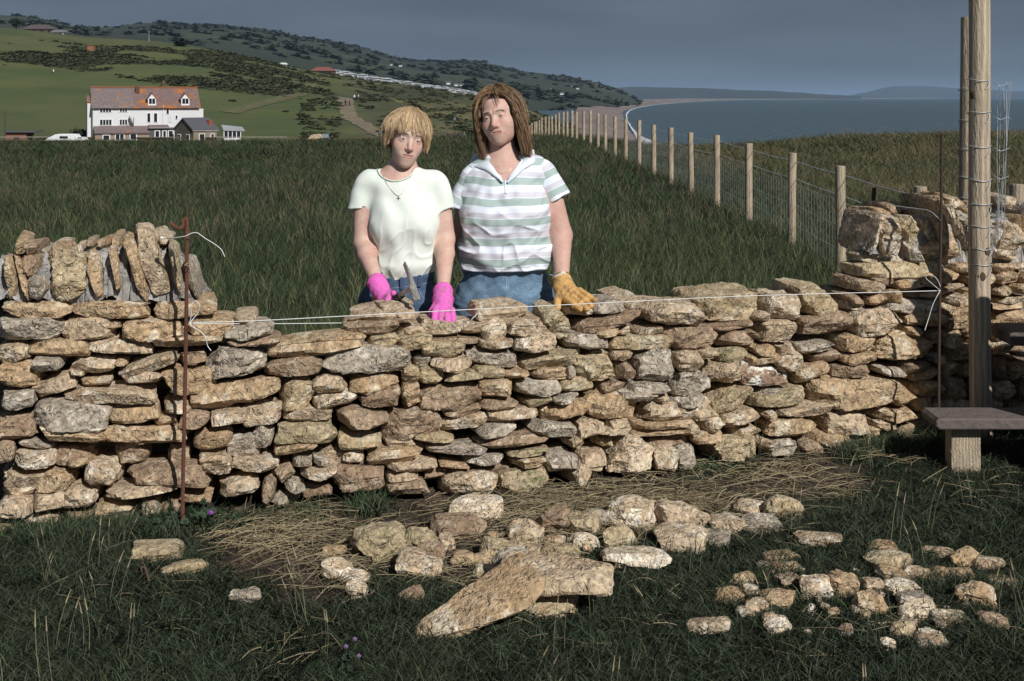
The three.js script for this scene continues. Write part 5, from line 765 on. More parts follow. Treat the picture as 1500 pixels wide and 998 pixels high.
{
  const simple = (name, label, px, row, d, wpx, hpx, wallM, roofM, turn = 0, hip = true) => {
    const g = new THREE.Group(), u = d / FOC, w = wpx * u, h = hpx * u, p = at(px, row, d); g.position.copy(p); g.rotation.y = turn;
    part(g, 'wall', boxAt(-w / 2, w / 2, -2, h * 0.5, -5, 0), wallM);
    const o = 0.5, e = h * 0.48; const q = hip ? w * 0.22 : 0;
    part(g, 'roof', merge([quadSlab([V(-w / 2 - o, e, o), V(w / 2 + o, e, o), V(w / 2 - q, h, -2.5), V(-w / 2 + q, h, -2.5)]), quadSlab([V(w / 2 + o, e, o), V(w / 2 + o, e, -5 - o), V(w / 2 - q, h, -2.5), V(w / 2 - q, h, -2.5)]), quadSlab([V(w / 2 + o, e, -5 - o), V(-w / 2 - o, e, -5 - o), V(-w / 2 + q, h, -2.5), V(w / 2 - q, h, -2.5)]), quadSlab([V(-w / 2 - o, e, -5 - o), V(-w / 2 - o, e, o), V(-w / 2 + q, h, -2.5), V(-w / 2 + q, h, -2.5)])]), roofM);
    for (let k = 0; k < Math.max(2, Math.round(w / 3)); k++) { const n = Math.max(2, Math.round(w / 3)), x = -w / 2 + (k + 0.5) * w / n; part(g, 'window', boxAt(x - 0.45, x + 0.45, h * 0.10, h * 0.38, 0.01, 0.05), darkGlass); }
    return addTop(g, name, label, 'house');
  };
  simple('bungalow', 'hipped grey roofed bungalow on the hill crest', 55, 49, 474, 46, 13.5, brownWall, std([0.085, 0.068, 0.072], 0.95));
  simple('bungalow', 'pale walled extension at the end of the hilltop bungalow', 84, 51, 470, 18, 8, whiteWall, std([0.15, 0.15, 0.17], 0.9), 0, false);
  simple('house', 'large red roofed house at the edge of the caravans', 472, 109, 500, 34, 11, brickMat, std([0.20, 0.075, 0.06], 0.95));
  simple('cottage', 'tiny white gabled hut on the brow of the green hill', 416, 96, 470, 7, 4.5, whiteWall, whiteTrim, 0.3, false);
  const hut = onHill(132, 75, 240); const hb = new THREE.Group(); part(hb, 'wall', boxAt(-1.0, 1.0, -0.5, 1.8, -2, 0), std([0.24, 0.12, 0.07], 0.95)); part(hb, 'roof', boxAt(-1.15, 1.15, 1.8, 1.98, -2.2, 0.2), brickMat); hb.position.copy(hut); addTop(hb, 'brick_hut', 'small square brick hut in the hillside scrub', 'hut');
  // static caravans stepping down behind the hill
  const van = new THREE.Group(); part(van, 'body', (() => { const s = new THREE.Shape(); s.moveTo(-5, 0); s.lineTo(5, 0); s.lineTo(5, 2.5); s.lineTo(0, 3.2); s.lineTo(-5, 2.5); const g = new THREE.ExtrudeGeometry(s, { depth: 3.6, bevelEnabled: false }); return g; })(), std([0.40, 0.42, 0.44], 0.7)); part(van, 'window_band', boxAt(-4.3, 4.3, 1.2, 2.0, 3.61, 3.66), darkGlass); part(van, 'roof', merge([quadSlab([V(-5.2, 2.5, -0.2), V(-5.2, 2.5, 3.8), V(0, 3.25, 3.8), V(0, 3.25, -0.2)], 0.08), quadSlab([V(0, 3.25, -0.2), V(0, 3.25, 3.8), V(5.2, 2.5, 3.8), V(5.2, 2.5, -0.2)], 0.08)]), std([0.34, 0.36, 0.39], 0.7));
  const r = rngOf(808); let first = true;
  for (let px = 490; px < 706; px += 4.3) for (let k = 0; k < 2; k++) {
    if (r() < 0.14) continue; const c = first ? van : van.clone(); first = false; const dd = 1085 + r() * 55 + k * 26, x = (px + r() * 3 - 750) / FOC * dd, pxx = 750 + x / dd * FOC;
    const row = CREST(pxx) + 1.2 - k * 2.6 - r() * 1.1; c.position.set(x, EYE + (HORIZON - row) / FOC * dd, -dd); c.rotation.y = (r() - 0.5) * 1.6; c.scale.setScalar(0.75 + 0.35 * r());
    addTop(c, 'static_caravan', 'small white static caravan in the rows behind the hill', 'caravan', 'static caravans behind the hill');
  }
  for (const [px, row] of [[573, 96], [586, 98], [656, 124], [668, 126], [676, 127], [690, 128], [838, 128], [846, 131], [808, 132], [453, 74], [812, 137], [823, 139]]) {
    const p = onHill(px, row, MID_D + 20, 3200), c = new THREE.Group(); part(c, 'wall', prism(7 + r() * 5, 6, 3.2, 5.6), whiteWall); part(c, 'roof', merge([quadSlab([V(-6, 3.1, 3.4), V(6, 3.1, 3.4), V(6, 5.9, 0), V(-6, 5.9, 0)]), quadSlab([V(6, 3.1, -3.4), V(-6, 3.1, -3.4), V(-6, 5.9, 0), V(6, 5.9, 0)])]), slateMat); c.position.copy(p); c.scale.setScalar(0.42 + 0.25 * r()); c.rotation.y = r() - 0.5; addTop(c, 'cottage', 'tiny white cottage dotted on the dark far hills', 'house', 'cottages on the far hills');
  }
}
// walkers and sitters in the distance: simple whole figures
function farPerson(p, h, top, legs, label, sit, seed) {
  const s = h / 1.7, a = [], r = rngOf(seed), cap = (x, y, z, r0, l, c) => { const g = new THREE.CapsuleGeometry(r0 * s, l * s, 3, 8); g.translate(x * s, y * s, z * s); a.push(colourAll(g, c)); };
  const drop = sit ? 0.42 : 0, st = 0.07 + 0.05 * r();
  if (sit) { for (const k of [-1, 1]) { const g = new THREE.CapsuleGeometry(0.075 * s, 0.42 * s, 3, 8); g.rotateX(Math.PI / 2); g.translate(k * 0.1 * s, 0.42 * s, 0.22 * s); a.push(colourAll(g, legs)); cap(k * 0.1, 0.2, 0.45, 0.06, 0.34, legs); } } else for (const k of [-1, 1]) cap(k * 0.095, 0.43, k * st, 0.075, 0.7, legs);
  cap(0, 1.14 - drop, 0, 0.17, 0.36, top); for (const k of [-1, 1]) cap(k * 0.215, 1.08 - drop, 0.03, 0.05, 0.46, top); cap(0, 1.47 - drop, 0, 0.05, 0.06, [0.45, 0.3, 0.23]); cap(0, 1.60 - drop, 0, 0.095, 0.05, [0.45, 0.3, 0.23]); const hair = new THREE.SphereGeometry(0.108 * s, 8, 6); hair.scale(1, 0.8, 1); hair.translate(0, (1.66 - drop) * s, -0.015 * s); a.push(colourAll(hair, [0.05, 0.035, 0.025]));
  const g = merge(a), m = new THREE.Mesh(g, new THREE.MeshStandardMaterial({ vertexColors: true, roughness: 0.9 })); m.position.copy(p); m.rotation.y = r() * 6; return addTop(m, 'person', label, 'person');
}
{
  const K = [0.03, 0.03, 0.035], W = [0.6, 0.6, 0.62];
  farPerson(onHill(506, 156), 1.75, K, [0.03, 0.03, 0.04], 'dark clad walker on the sandy path beside a brown clad one', false, 1);
  farPerson(onHill(512, 156), 1.7, [0.10, 0.05, 0.04], K, 'brown clad walker on the sandy path', false, 2);
  farPerson(onHill(519, 148), 1.7, W, K, 'walker in a white top at the bend of the sandy path', false, 3);
  farPerson(onHill(525, 147), 1.6, [0.5, 0.52, 0.56], [0.4, 0.4, 0.42], 'pale grey clad walker by the white topped one', false, 4);
  farPerson(onHill(461, 119), 1.7, K, K, 'black clad walker at the top of the grassy track', false, 5);
  farPerson(onHill(467, 121), 1.5, [0.06, 0.06, 0.05], K, 'shorter dark walker at the top of the grassy track', false, 6);
  farPerson(onHill(556, 204), 1.7, [0.09, 0.11, 0.14], K, 'grey clad walker at the near end of the sandy path', false, 7);
  farPerson(onHill(666, 182), 1.7, [0.16, 0.18, 0.22], K, 'lone walker in grey on the dunes', false, 8);
  farPerson(onHill(78, 108), 1.8, W, K, 'person in a white top sitting on the green hill', true, 9);
  const cols = [[0.03, 0.03, 0.05], [0.12, 0.05, 0.05], [0.03, 0.04, 0.05], [0.04, 0.03, 0.03], [0.05, 0.05, 0.07], [0.06, 0.03, 0.03]];
  for (let i = 0; i < 7; i++) farPerson(onHill(656 + i * 4, 203.5 + (i % 2)), 1.65, i === 6 ? [0.03, 0.20, 0.15] : cols[i % 6], K, i === 6 ? 'person in a green jacket at the end of the seated group' : ['seated person in dark blue in the group on the dunes', 'seated person in maroon in the group on the dunes', 'seated person in slate clothes in the group on the dunes', 'seated person in brown black in the group on the dunes', 'seated person in grey in the group on the dunes', 'seated person in dark red brown in the group on the dunes'][i], true, 20 + i);
  const rk = new THREE.Mesh(stoneGeo(3.4, 1.6, 2, 9001, { cell: 0.2 }), STONE.b); rk.position.copy(onHill(466, 204)); addTop(rk, 'boulder', 'pale pinkish boulder at the far edge of the field', 'boulder');
  const sg = new THREE.Group(); const gp = onHill(477, 205); part(sg, 'panel', boxAt(-0.55, 0.55, 0.35, 1.0, -0.05, 0.05), std([0.20, 0.25, 0.32], 0.6)); for (const s of [-1, 1]) part(sg, 'post', boxAt(s * 0.5 - 0.05, s * 0.5 + 0.05, -0.5, 1.05, -0.06, 0.06), std([0.16, 0.2, 0.25], 0.7)); sg.position.copy(gp); addTop(sg, 'notice_board', 'small blue grey board standing beside the boulder', 'sign');
}
// ---------------------------------------------------------------- the two women
// smooth meshing of a distance field (naive surface nets)
function meshField(f, lo, hi, cell, colour, uvf) {
  const nx = Math.ceil((hi.x - lo.x) / cell) + 1, ny = Math.ceil((hi.y - lo.y) / cell) + 1, nz = Math.ceil((hi.z - lo.z) / cell) + 1, F = new Float32Array(nx * ny * nz);
  for (let k = 0; k < nz; k++) for (let j = 0; j < ny; j++) for (let i = 0; i < nx; i++) F[(k * ny + j) * nx + i] = f(lo.x + i * cell, lo.y + j * cell, lo.z + k * cell);
  const id = new Int32Array(nx * ny * nz).fill(-1), pos = [], idx = [], sx = 1, sy = nx, sz = nx * ny, E = [[0, 1], [2, 3], [4, 5], [6, 7], [0, 2], [1, 3], [4, 6], [5, 7], [0, 4], [1, 5], [2, 6], [3, 7]];
  const C = [0, sx, sy, sx + sy, sz, sx + sz, sy + sz, sx + sy + sz];
  for (let k = 0; k + 1 < nz; k++) for (let j = 0; j + 1 < ny; j++) for (let i = 0; i + 1 < nx; i++) {
    const o = (k * ny + j) * nx + i; let m = 0; for (let c = 0; c < 8; c++) if (F[o + C[c]] < 0) m |= 1 << c; if (m === 0 || m === 255) continue;
    let x = 0, y = 0, z = 0, n = 0;
    for (const [a, b] of E) { const fa = F[o + C[a]], fb = F[o + C[b]]; if ((fa < 0) === (fb < 0)) continue; const t = fa / (fa - fb); x += lerp(a & 1, b & 1, t); y += lerp((a >> 1) & 1, (b >> 1) & 1, t); z += lerp((a >> 2) & 1, (b >> 2) & 1, t); n++; }
    id[o] = pos.length / 3; pos.push(lo.x + (i + x / n) * cell, lo.y + (j + y / n) * cell, lo.z + (k + z / n) * cell);
  }
  const quad = (a, b, c, d, flip) => { if (a < 0 || b < 0 || c < 0 || d < 0) return; if (flip) idx.push(a, c, b, a, d, c); else idx.push(a, b, c, a, c, d); };
  for (let k = 1; k + 1 < nz; k++) for (let j = 1; j + 1 < ny; j++) for (let i = 1; i + 1 < nx; i++) {
    const o = (k * ny + j) * nx + i, s = F[o] < 0;
    if (s !== F[o + sx] < 0) quad(id[o - sy - sz], id[o - sz], id[o], id[o - sy], !s);
    if (s !== F[o + sy] < 0) quad(id[o - sx - sz], id[o - sx], id[o], id[o - sz], !s);
    if (s !== F[o + sz] < 0) quad(id[o - sx - sy], id[o - sy], id[o], id[o - sx], !s);
  }
  const n = pos.length / 3, nor = new Float32Array(n * 3), col = colour ? new Float32Array(n * 3) : null, uv = uvf ? new Float32Array(n * 2) : null, e = cell * 0.6;
  for (let i = 0; i < n; i++) {
    const x = pos[i * 3], y = pos[i * 3 + 1], z = pos[i * 3 + 2]; let a = f(x + e, y, z) - f(x - e, y, z), b = f(x, y + e, z) - f(x, y - e, z), c = f(x, y, z + e) - f(x, y, z - e); const l = Math.hypot(a, b, c) || 1; nor[i * 3] = a / l; nor[i * 3 + 1] = b / l; nor[i * 3 + 2] = c / l;
    if (col) { const q = colour(x, y, z); col[i * 3] = q[0]; col[i * 3 + 1] = q[1]; col[i * 3 + 2] = q[2]; }
    if (uv) { const q = uvf(x, y, z); uv[i * 2] = q[0]; uv[i * 2 + 1] = q[1]; }
  }
  const g = new THREE.BufferGeometry(); g.setIndex(idx); g.setAttribute('position', new THREE.Float32BufferAttribute(pos, 3)); g.setAttribute('normal', new THREE.BufferAttribute(nor, 3)); if (col) g.setAttribute('color', new THREE.BufferAttribute(col, 3)); if (uv) g.setAttribute('uv', new THREE.BufferAttribute(uv, 2));
  return g;
}
const crease = (x, y, z) => { const a = 1 - Math.abs(noise3(x, y, z)); return a * a * a * a; };
const smin = (a, b, k) => { const h = Math.max(k - Math.abs(a - b), 0) / k; return Math.min(a, b) - h * h * k * 0.25; };
const smax = (a, b, k) => -smin(-a, -b, k);
const ell = (x, y, z, c, rx, ry, rz) => { const a = (x - c.x) / rx, b = (y - c.y) / ry, d = (z - c.z) / rz, k0 = Math.hypot(a, b, d), k1 = Math.hypot(a / rx, b / ry, d / rz); return k1 < 1e-6 ? -Math.min(rx, ry, rz) : k0 * (k0 - 1) / k1; };
const cap = (x, y, z, a, b, ra, rb) => { const bx = b.x - a.x, by = b.y - a.y, bz = b.z - a.z, px = x - a.x, py = y - a.y, pz = z - a.z, t = clamp((px * bx + py * by + pz * bz) / (bx * bx + by * by + bz * bz), 0, 1); return Math.hypot(px - bx * t, py - by * t, pz - bz * t) - (ra + (rb - ra) * t); };
const ball = (x, y, z, c, r) => Math.hypot(x - c.x, y - c.y, z - c.z) - r;

const skinTex = (() => { const f = tileFbm(512, 6, 5, 981), e = tileFbm(512, 48, 3, 982), k = tileFbm(512, 110, 2, 983); return texOf(512, i => { const b = (f[i] - 0.5) * 46, g = (e[i] - 0.5) * 26, fr = k[i] > 0.66 ? (k[i] - 0.66) * 150 : 0; return [240 + b * 0.35 + g * 0.6 - fr * 0.7, 234 + b + g - fr * 1.2, 232 + b + g - fr * 1.3]; }, true); })();
const skinMat = new THREE.MeshPhysicalMaterial({ map: skinTex, vertexColors: true, roughness: 0.62, bumpMap: grainBump, bumpScale: 0.00025 });
const clothBump = (() => { const e = tileFbm(256, 64, 2, 972); return texOf(256, (i, x, y) => { const w = ((x >> 1) + (y >> 1)) % 2 ? 30 : 0; const v = 110 + w + e[i] * 90; return [v, v, v]; }, false); })(); clothBump.repeat.set(9, 9);
const denimTex = (() => { const f = tileFbm(256, 10, 5, 951), e = tileFbm(256, 128, 1, 952); return texOf(256, (i, x, y) => { const t = ((x + y) % 6 < 2 ? 0.9 : 1.03) * (0.9 + 0.25 * (e[i] - 0.5)) * (1 + (f[i] - 0.5) * 0.55); return [150 * t, 176 * t, 205 * t]; }, true); })(); denimTex.repeat.set(4, 4);

// a head in its own frame: x across, y up, z out of the face; metres
function headField(o) {
  const { jaw = 1, nose = 1, full = 1, smile = 0, squint = 0.5 } = o;
  const c1 = V(0, 0.034, -0.014), c2 = V(0, -0.030, 0.014), c3 = V(0, -0.074, 0.030), chin = V(0, -0.101, 0.056);
  const nb = V(0, 0.004, 0.078), nt = V(0, -0.034, 0.099), eyeC = [V(-0.031, -0.001, 0.0672), V(0.031, -0.001, 0.0672)];
  return (x, y, z) => {
    const ax = Math.abs(x), m = V; let d = ell(x, y, z, c1, 0.0745, 0.079, 0.093);
    d = smin(d, ell(x, y, z, c2, 0.0605 * full, 0.082, 0.070), 0.03);
    d = smin(d, ell(x, y, z, c3, 0.047 * jaw, 0.038, 0.045), 0.03);
    d = smin(d, Math.hypot(x * 0.85, y - chin.y, z - chin.z) - 0.0185, 0.022);
    d = smin(d, Math.hypot(ax - 0.037 * full, y + 0.031, z - 0.046) - 0.0235 * full, 0.03);                 // cheeks
    d = smin(d, cap(ax, y, z, V(0.010, 0.019, 0.079), V(0.040, 0.021, 0.066), 0.0095, 0.0090), 0.014);    // brow
    d = smax(d, -(Math.hypot((ax - 0.031) * 0.72, (y - 0.002) * 1.05, z - 0.101) - 0.0150), 0.016);       // sockets
    for (const e of eyeC) {                                                                                // lids over the eyeball
      const b = ball(x, y, z, e, 0.0142), slot = Math.max(Math.abs(y - e.y - 0.0005 + 12 * (x - e.x) * (x - e.x)) - lerp(0.0042, 0.0017, squint), Math.abs(x - e.x) - 0.0125, e.z - z);
      d = smin(d, smax(b, -slot, 0.0015), 0.006);
    }
    d = smin(d, cap(x, y, z, nb, nt, 0.0075, 0.0112 * nose), 0.013);
    d = smin(d, Math.hypot(ax - 0.0105 * nose, y + 0.0385, z - 0.088) - 0.0078 * nose, 0.007);
    d = smax(d, -(Math.hypot(ax - 0.0065, y + 0.0475, z - 0.094) - 0.0030), 0.003);                        // nostrils
    d = smin(d, ell(x, y, z, V(0, -0.066, 0.0655), 0.030, 0.021, 0.018), 0.018);                            // muzzle
    const bend = -0.0668 + smile * ax * ax * 9, lipw = clamp(1 - ax / 0.0235, 0, 1), yl = y - bend;
    if (ax < 0.030) { d = smin(d, Math.hypot(yl - 0.0040, (z - (0.0810 - ax * ax * 16)) * 1.1) - 0.0048 * Math.sqrt(lipw), 0.004); d = smin(d, Math.hypot(yl + 0.0058, (z - (0.0800 - ax * ax * 16)) * 1.1) - 0.0056 * Math.sqrt(lipw), 0.004); d = smax(d, -(Math.hypot(yl, (z - (0.0868 - ax * ax * 15)) * 0.5) - 0.0021 * Math.pow(lipw, 0.3)), 0.0015); }
    let ear = ell(x, y, z, V(Math.sign(x) * 0.0775, -0.012, -0.008), 0.010, 0.031, 0.018); ear = smax(ear, -ell(x, y, z, V(Math.sign(x) * 0.0865, -0.008, -0.002), 0.006, 0.020, 0.010), 0.004);
    return smin(d, ear, 0.008);
  };
}
function headColour(base, lips) {
  return (x, y, z) => {
    const n = 1 + 0.10 * fbm3(x * 45, y * 45, z * 45, 3), ax = Math.abs(x);
    let c = [base[0] * n, base[1] * n * (1 + 0.03 * noise3(x * 30, y * 30, z * 30)), base[2] * n];
    const blush = Math.exp(-(Math.pow((ax - 0.038) / 0.022, 2) + Math.pow((y + 0.030) / 0.02, 2))) * (z > 0.02 ? 1 : 0) * 0.5 + Math.exp(-(x * x + (y + 0.034) * (y + 0.034)) / 0.0002) * (z > 0.085 ? 0.5 : 0);
    c = mix3(c, [base[0] * 0.98, base[1] * 0.78, base[2] * 0.76], blush);
    const lip = sstep(0.0105, 0.0070, Math.abs(y + 0.0675)) * sstep(0.024, 0.019, ax) * (z > 0.066 ? 1 : 0);
    return mix3(c, lips, lip * 0.62);
  };
}
// strands of hair as thin tapering tubes; paths(i) gives the points, root to tip
function strandGeo(count, path, radius, tints, seed) {
  const r = rngOf(seed), pos = [], idx = [], nor = [], col = [], A = V(0, 0, 0), B = V(0, 0, 0), T = V(0, 0, 0);
  for (let i = 0; i < count; i++) {
    const pts = path(i, r); if (!pts) continue; const n = pts.length, o0 = pos.length / 3, t0 = tints[Math.floor(r() * tints.length)], k0 = 0.8 + 0.4 * r(), R = radius * (0.6 + 0.8 * r());
    for (let j = 0; j < n; j++) {
      T.copy(pts[Math.min(n - 1, j + 1)]).sub(pts[Math.max(0, j - 1)]).normalize(); A.set(T.z, 0.1, -T.x).cross(T).normalize(); B.copy(T).cross(A);
      const t = j / (n - 1), w = R * Math.min(1, 0.5 + t * 3) * (1 - 0.85 * Math.pow(t, 2.2));
      for (let s = 0; s < 3; s++) { const a = s * 2.0944, ca = Math.cos(a), sa = Math.sin(a), dx = A.x * ca + B.x * sa, dy = A.y * ca + B.y * sa, dz = A.z * ca + B.z * sa; pos.push(pts[j].x + dx * w, pts[j].y + dy * w, pts[j].z + dz * w); nor.push(dx, dy, dz); col.push(t0[0] * k0, t0[1] * k0, t0[2] * k0); }
      if (j) for (let s = 0; s < 3; s++) { const a = o0 + (j - 1) * 3 + s, b = o0 + (j - 1) * 3 + (s + 1) % 3; idx.push(a, b, a + 3, b, b + 3, a + 3); }
    }
  }
  const g = new THREE.BufferGeometry(); g.setIndex(idx); g.setAttribute('position', new THREE.Float32BufferAttribute(pos, 3)); g.setAttribute('normal', new THREE.Float32BufferAttribute(nor, 3)); g.setAttribute('color', new THREE.Float32BufferAttribute(col, 3)); return g;
}
const hairMat = new THREE.MeshPhysicalMaterial({ vertexColors: true, roughness: 0.42, sheen: 0.3, sheenRoughness: 0.5 });
const eyeWhite = std([0.46, 0.42, 0.40], 0.3), irisMat = std([0.055, 0.075, 0.085], 0.25), pupilMat = std([0.008, 0.008, 0.008], 0.15);
function addFace(person, M, brow, seed, squint) {
  const place = (o) => { o.applyMatrix4(M); return o; };
  for (const s of [-1, 1]) {
    const c = V(s * 0.031, -0.001, 0.0672), e = part(person, 'eye', place(new THREE.SphereGeometry(0.0126, 18, 14).translate(c.x, c.y, c.z)), eyeWhite);
    const look = V(-s * 0.001, -0.0005, 1).normalize();
    const iris = new THREE.SphereGeometry(0.0060, 14, 10); iris.scale(1, 1, 0.35); iris.translate(c.x + look.x * 0.0118, c.y + look.y, c.z + 0.0112); part(e, 'iris', place(iris), irisMat);
    const pu = new THREE.SphereGeometry(0.0032, 10, 8); pu.scale(1, 1, 0.3); pu.translate(c.x, c.y, c.z + 0.0133); part(e, 'pupil', place(pu), pupilMat);
    const g = strandGeo(70, (i, r) => { const t = r(), x = s * lerp(0.011, 0.048, t), y = 0.0215 + 0.006 * Math.sin(t * 2.6) - 0.006 * t + (r() - 0.5) * 0.004, z = 0.0885 - 6.2 * x * x + 0.001 * r(); return [V(x, y, z), V(x + s * 0.004, y + 0.001, z + 0.001), V(x + s * 0.008, y - 0.0005 * t, z - 0.0012)]; }, 0.0006, [brow, [brow[0] * 1.3, brow[1] * 1.3, brow[2] * 1.3]], seed + s);
    part(person, 'eyebrow', place(g), hairMat);
    const l = strandGeo(26, (i, r) => { const t = r(), x = c.x + (t - 0.5) * 0.024, y = c.y + lerp(0.0052, 0.0026, squint) - 12 * (x - c.x) * (x - c.x); return [V(x, y, c.z + 0.0132 - 25 * (x - c.x) ** 2), V(x + s * 0.001, y - 0.0006, c.z + 0.0162 - 25 * (x - c.x) ** 2)]; }, 0.0005, [[0.05, 0.035, 0.025]], seed + 5 + s);
    part(person, 'eyelashes', place(l), hairMat);
  }
}
// glove: a palm, a cuff and finger chains, all in world metres relative to the person
function gloveField(parts, k = 0.010) { return (x, y, z) => { let d = 9; for (const [a, b, ra, rb, kk] of parts) d = smin(d, cap(x, y, z, a, b, ra, rb), kk || k); return d - 0.0012 * crease(x * 38, y * 38, z * 38) + 0.0008 * noise3(x * 120, y * 120, z * 120); }; }
function bounds(pts, pad) { const lo = V(9, 9, 9), hi = V(-9, -9, -9); for (const p of pts) { lo.min(p); hi.max(p); } lo.subScalar(pad); hi.addScalar(pad); return [lo, hi]; }

// ======================================================== woman in the pale tee with pink gloves
{
  const who = new THREE.Group(), root = V(-0.445, groundH(-0.445, 4.95), -4.95), J = (px, py, d) => at(px, py, d).sub(root); who.position.copy(root);
  const D = 4.96, skin = [0.67, 0.475, 0.395];
  const ribs = J(589, 312, D), abd = J(595, 372, D - 0.01), pel = J(586, 440, D + 0.01), shL = J(534, 274, D + 0.01), shR = J(641, 273, D + 0.01), bl = J(571, 330, D - 0.054), br = J(615, 331, D - 0.054);
  const elL = J(531, 356, 4.94), wrL = J(552, 414, 4.75), elR = J(653, 350, 4.95), wrR = J(649, 424, 4.76), nk0 = J(585, 262, D + 0.02), nk1 = J(594, 222, D + 0.0);
  const hipL = J(562, 455, D), hipR = J(613, 455, D), knL = J(563, 600, D - 0.02), knR = J(612, 600, D), anL = V(knL.x, 0.08, 0.0), anR = V(knR.x + 0.02, 0.08, 0);
  const torso = (x, y, z) => { let d = ell(x, y, z, ribs, 0.126, 0.155, 0.094); d = smin(d, ell(x, y, z, abd, 0.112, 0.13, 0.088), 0.06); d = smin(d, ell(x, y, z, pel, 0.148, 0.11, 0.108), 0.06); d = smin(d, cap(x, y, z, V(shL.x + 0.045, shL.y + 0.012, shL.z), V(shR.x - 0.045, shR.y + 0.012, shR.z), 0.050, 0.050), 0.06); d = smin(d, cap(x, y, z, nk0, V(nk0.x, nk0.y - 0.06, nk0.z - 0.01), 0.06, 0.08), 0.05); d = smin(d, ball(x, y, z, bl, 0.047), 0.09); d = smin(d, ball(x, y, z, br, 0.047), 0.09); return d; };
  const arms = (x, y, z) => { let d = cap(x, y, z, shL, elL, 0.045, 0.0375); d = Math.min(d, cap(x, y, z, shR, elR, 0.045, 0.0375)); const mL = elL.clone().lerp(wrL, 0.3), mR = elR.clone().lerp(wrR, 0.3), q = Math.min(smin(cap(x, y, z, elL, mL, 0.034, 0.0385), cap(x, y, z, mL, wrL, 0.0375, 0.0245), 0.01), smin(cap(x, y, z, elR, mR, 0.034, 0.0385), cap(x, y, z, mR, wrR, 0.0375, 0.0245), 0.01)); return smin(d, q, 0.015); };
  const legs = (x, y, z) => { let d = cap(x, y, z, hipL, knL, 0.088, 0.058); d = Math.min(d, cap(x, y, z, hipR, knR, 0.088, 0.058)); d = smin(d, Math.min(cap(x, y, z, knL, anL, 0.056, 0.038), cap(x, y, z, knR, anR, 0.056, 0.038)), 0.03); return smin(d, Math.min(cap(x, y, z, V(anL.x, 0.03, 0), V(anL.x, 0.02, 0.15), 0.035, 0.03), cap(x, y, z, V(anR.x, 0.03, 0), V(anR.x, 0.02, 0.15), 0.035, 0.03)), 0.02); };
  const neck = (x, y, z) => cap(x, y, z, nk0, nk1, 0.052, 0.047);
  const body = (x, y, z) => smin(smin(smin(torso(x, y, z), arms(x, y, z), 0.035), neck(x, y, z), 0.045), legs(x, y, z), 0.03);
  const hc = J(596, 203, D - 0.015), rot = new THREE.Matrix4().makeRotationFromEuler(new THREE.Euler(0.0, 0.29, -0.19, 'ZYX')), M = new THREE.Matrix4().makeTranslation(hc.x, hc.y, hc.z).multiply(rot).scale(V(0.955, 0.955, 0.955));
  const head = meshField(headField({ jaw: 0.88, nose: 1.0, full: 0.93, smile: 0.42, squint: 0.80 }), V(-0.1, -0.13, -0.12), V(0.1, 0.125, 0.125), 0.0027, headColour(skin, [0.44, 0.19, 0.17]), (x, y, z) => [x * 6 + z * 3, y * 6]).applyMatrix4(M);
  const bg = meshField(body, V(-0.32, -0.04, -0.2), V(0.32, 1.52, 0.28), 0.009, (x, y, z) => { const n = 1 + 0.05 * fbm3(x * 30, y * 30, z * 30, 2); return [skin[0] * n * 0.98, skin[1] * n * 0.95, skin[2] * n * 0.95]; }, (x, y, z) => [x * 6 + z * 3, y * 6]);
  part(who, 'body', merge([bg, head]), skinMat);
  addFace(who, M, [0.20, 0.135, 0.08], 31, 0.80);
  // tee
  const seL = J(528, 309, 4.955), seR = J(650, 310, 4.955), neckHole = J(579, 243, D - 0.06), waistY = J(590, 402, D).y, ax = V(0.08, 1, 0);
  const sleeve = (x, y, z) => { let a = cap(x, y, z, V(shL.x + 0.01, shL.y + 0.004, shL.z), seL, 0.058, 0.050), b = cap(x, y, z, V(shR.x - 0.01, shR.y + 0.004, shR.z), seR, 0.058, 0.050); const cut = (p, s, e) => (p.x - e.x) * (e.x - s.x) + (p.y - e.y) * (e.y - s.y) + (p.z - e.z) * (e.z - s.z); const p = { x, y, z }; a = smax(a, cut(p, shL, seL) / shL.distanceTo(seL), 0.004); b = smax(b, cut(p, shR, seR) / shR.distanceTo(seR), 0.004); a = smax(a, -Math.max(cap(x, y, z, shL, elL, 0.0425, 0.040), -cut(p, shL, seL) / shL.distanceTo(seL) - 0.012), 0.002); b = smax(b, -Math.max(cap(x, y, z, shR, elR, 0.0425, 0.040), -cut(p, shR, seR) / shR.distanceTo(seR) - 0.012), 0.002); return Math.min(a, b); };
  const tee = (x, y, z) => {
    const fold = 0.006 * noise3(x * 9 + y * 5, y * 5 - x * 4, z * 7) + 0.0045 * noise3(x * 20 - y * 16, y * 11 + x * 9, z * 12) * sstep(1.15, 0.85, y);
    let d = smin(torso(x, y, z) - 0.010, 9, 0.01); d = smin(d, sleeve(x, y, z), 0.028) + fold - 0.0052 * crease(x * 9 - y * 7, y * 5 + x * 8, z * 5) * sstep(1.34, 1.05, y) + 0.002;
    const t = y - (waistY - 0.012 + (x - abd.x) * 0.10); const bag = 0.012 * Math.exp(-Math.pow((t - 0.045) / 0.03, 2)); d -= bag;
    d = smax(d, -t, 0.006); d = smax(d, -ell(x, y, z, neckHole, 0.077, 0.059, 0.16), 0.004); return smax(d, -cap(x, y, z, V(nk0.x, nk0.y - 0.02, nk0.z), nk1, 0.062, 0.060), 0.006);
  };
  const teeTex = std([0.74, 0.79, 0.73], 0.9, { bumpMap: clothBump, bumpScale: 0.0012 });
  part(who, 'shirt', meshField(tee, V(-0.26, waistY - 0.06, -0.18), V(0.27, 1.50, 0.20), 0.0052, null, (x, y) => [x, y]), teeTex);
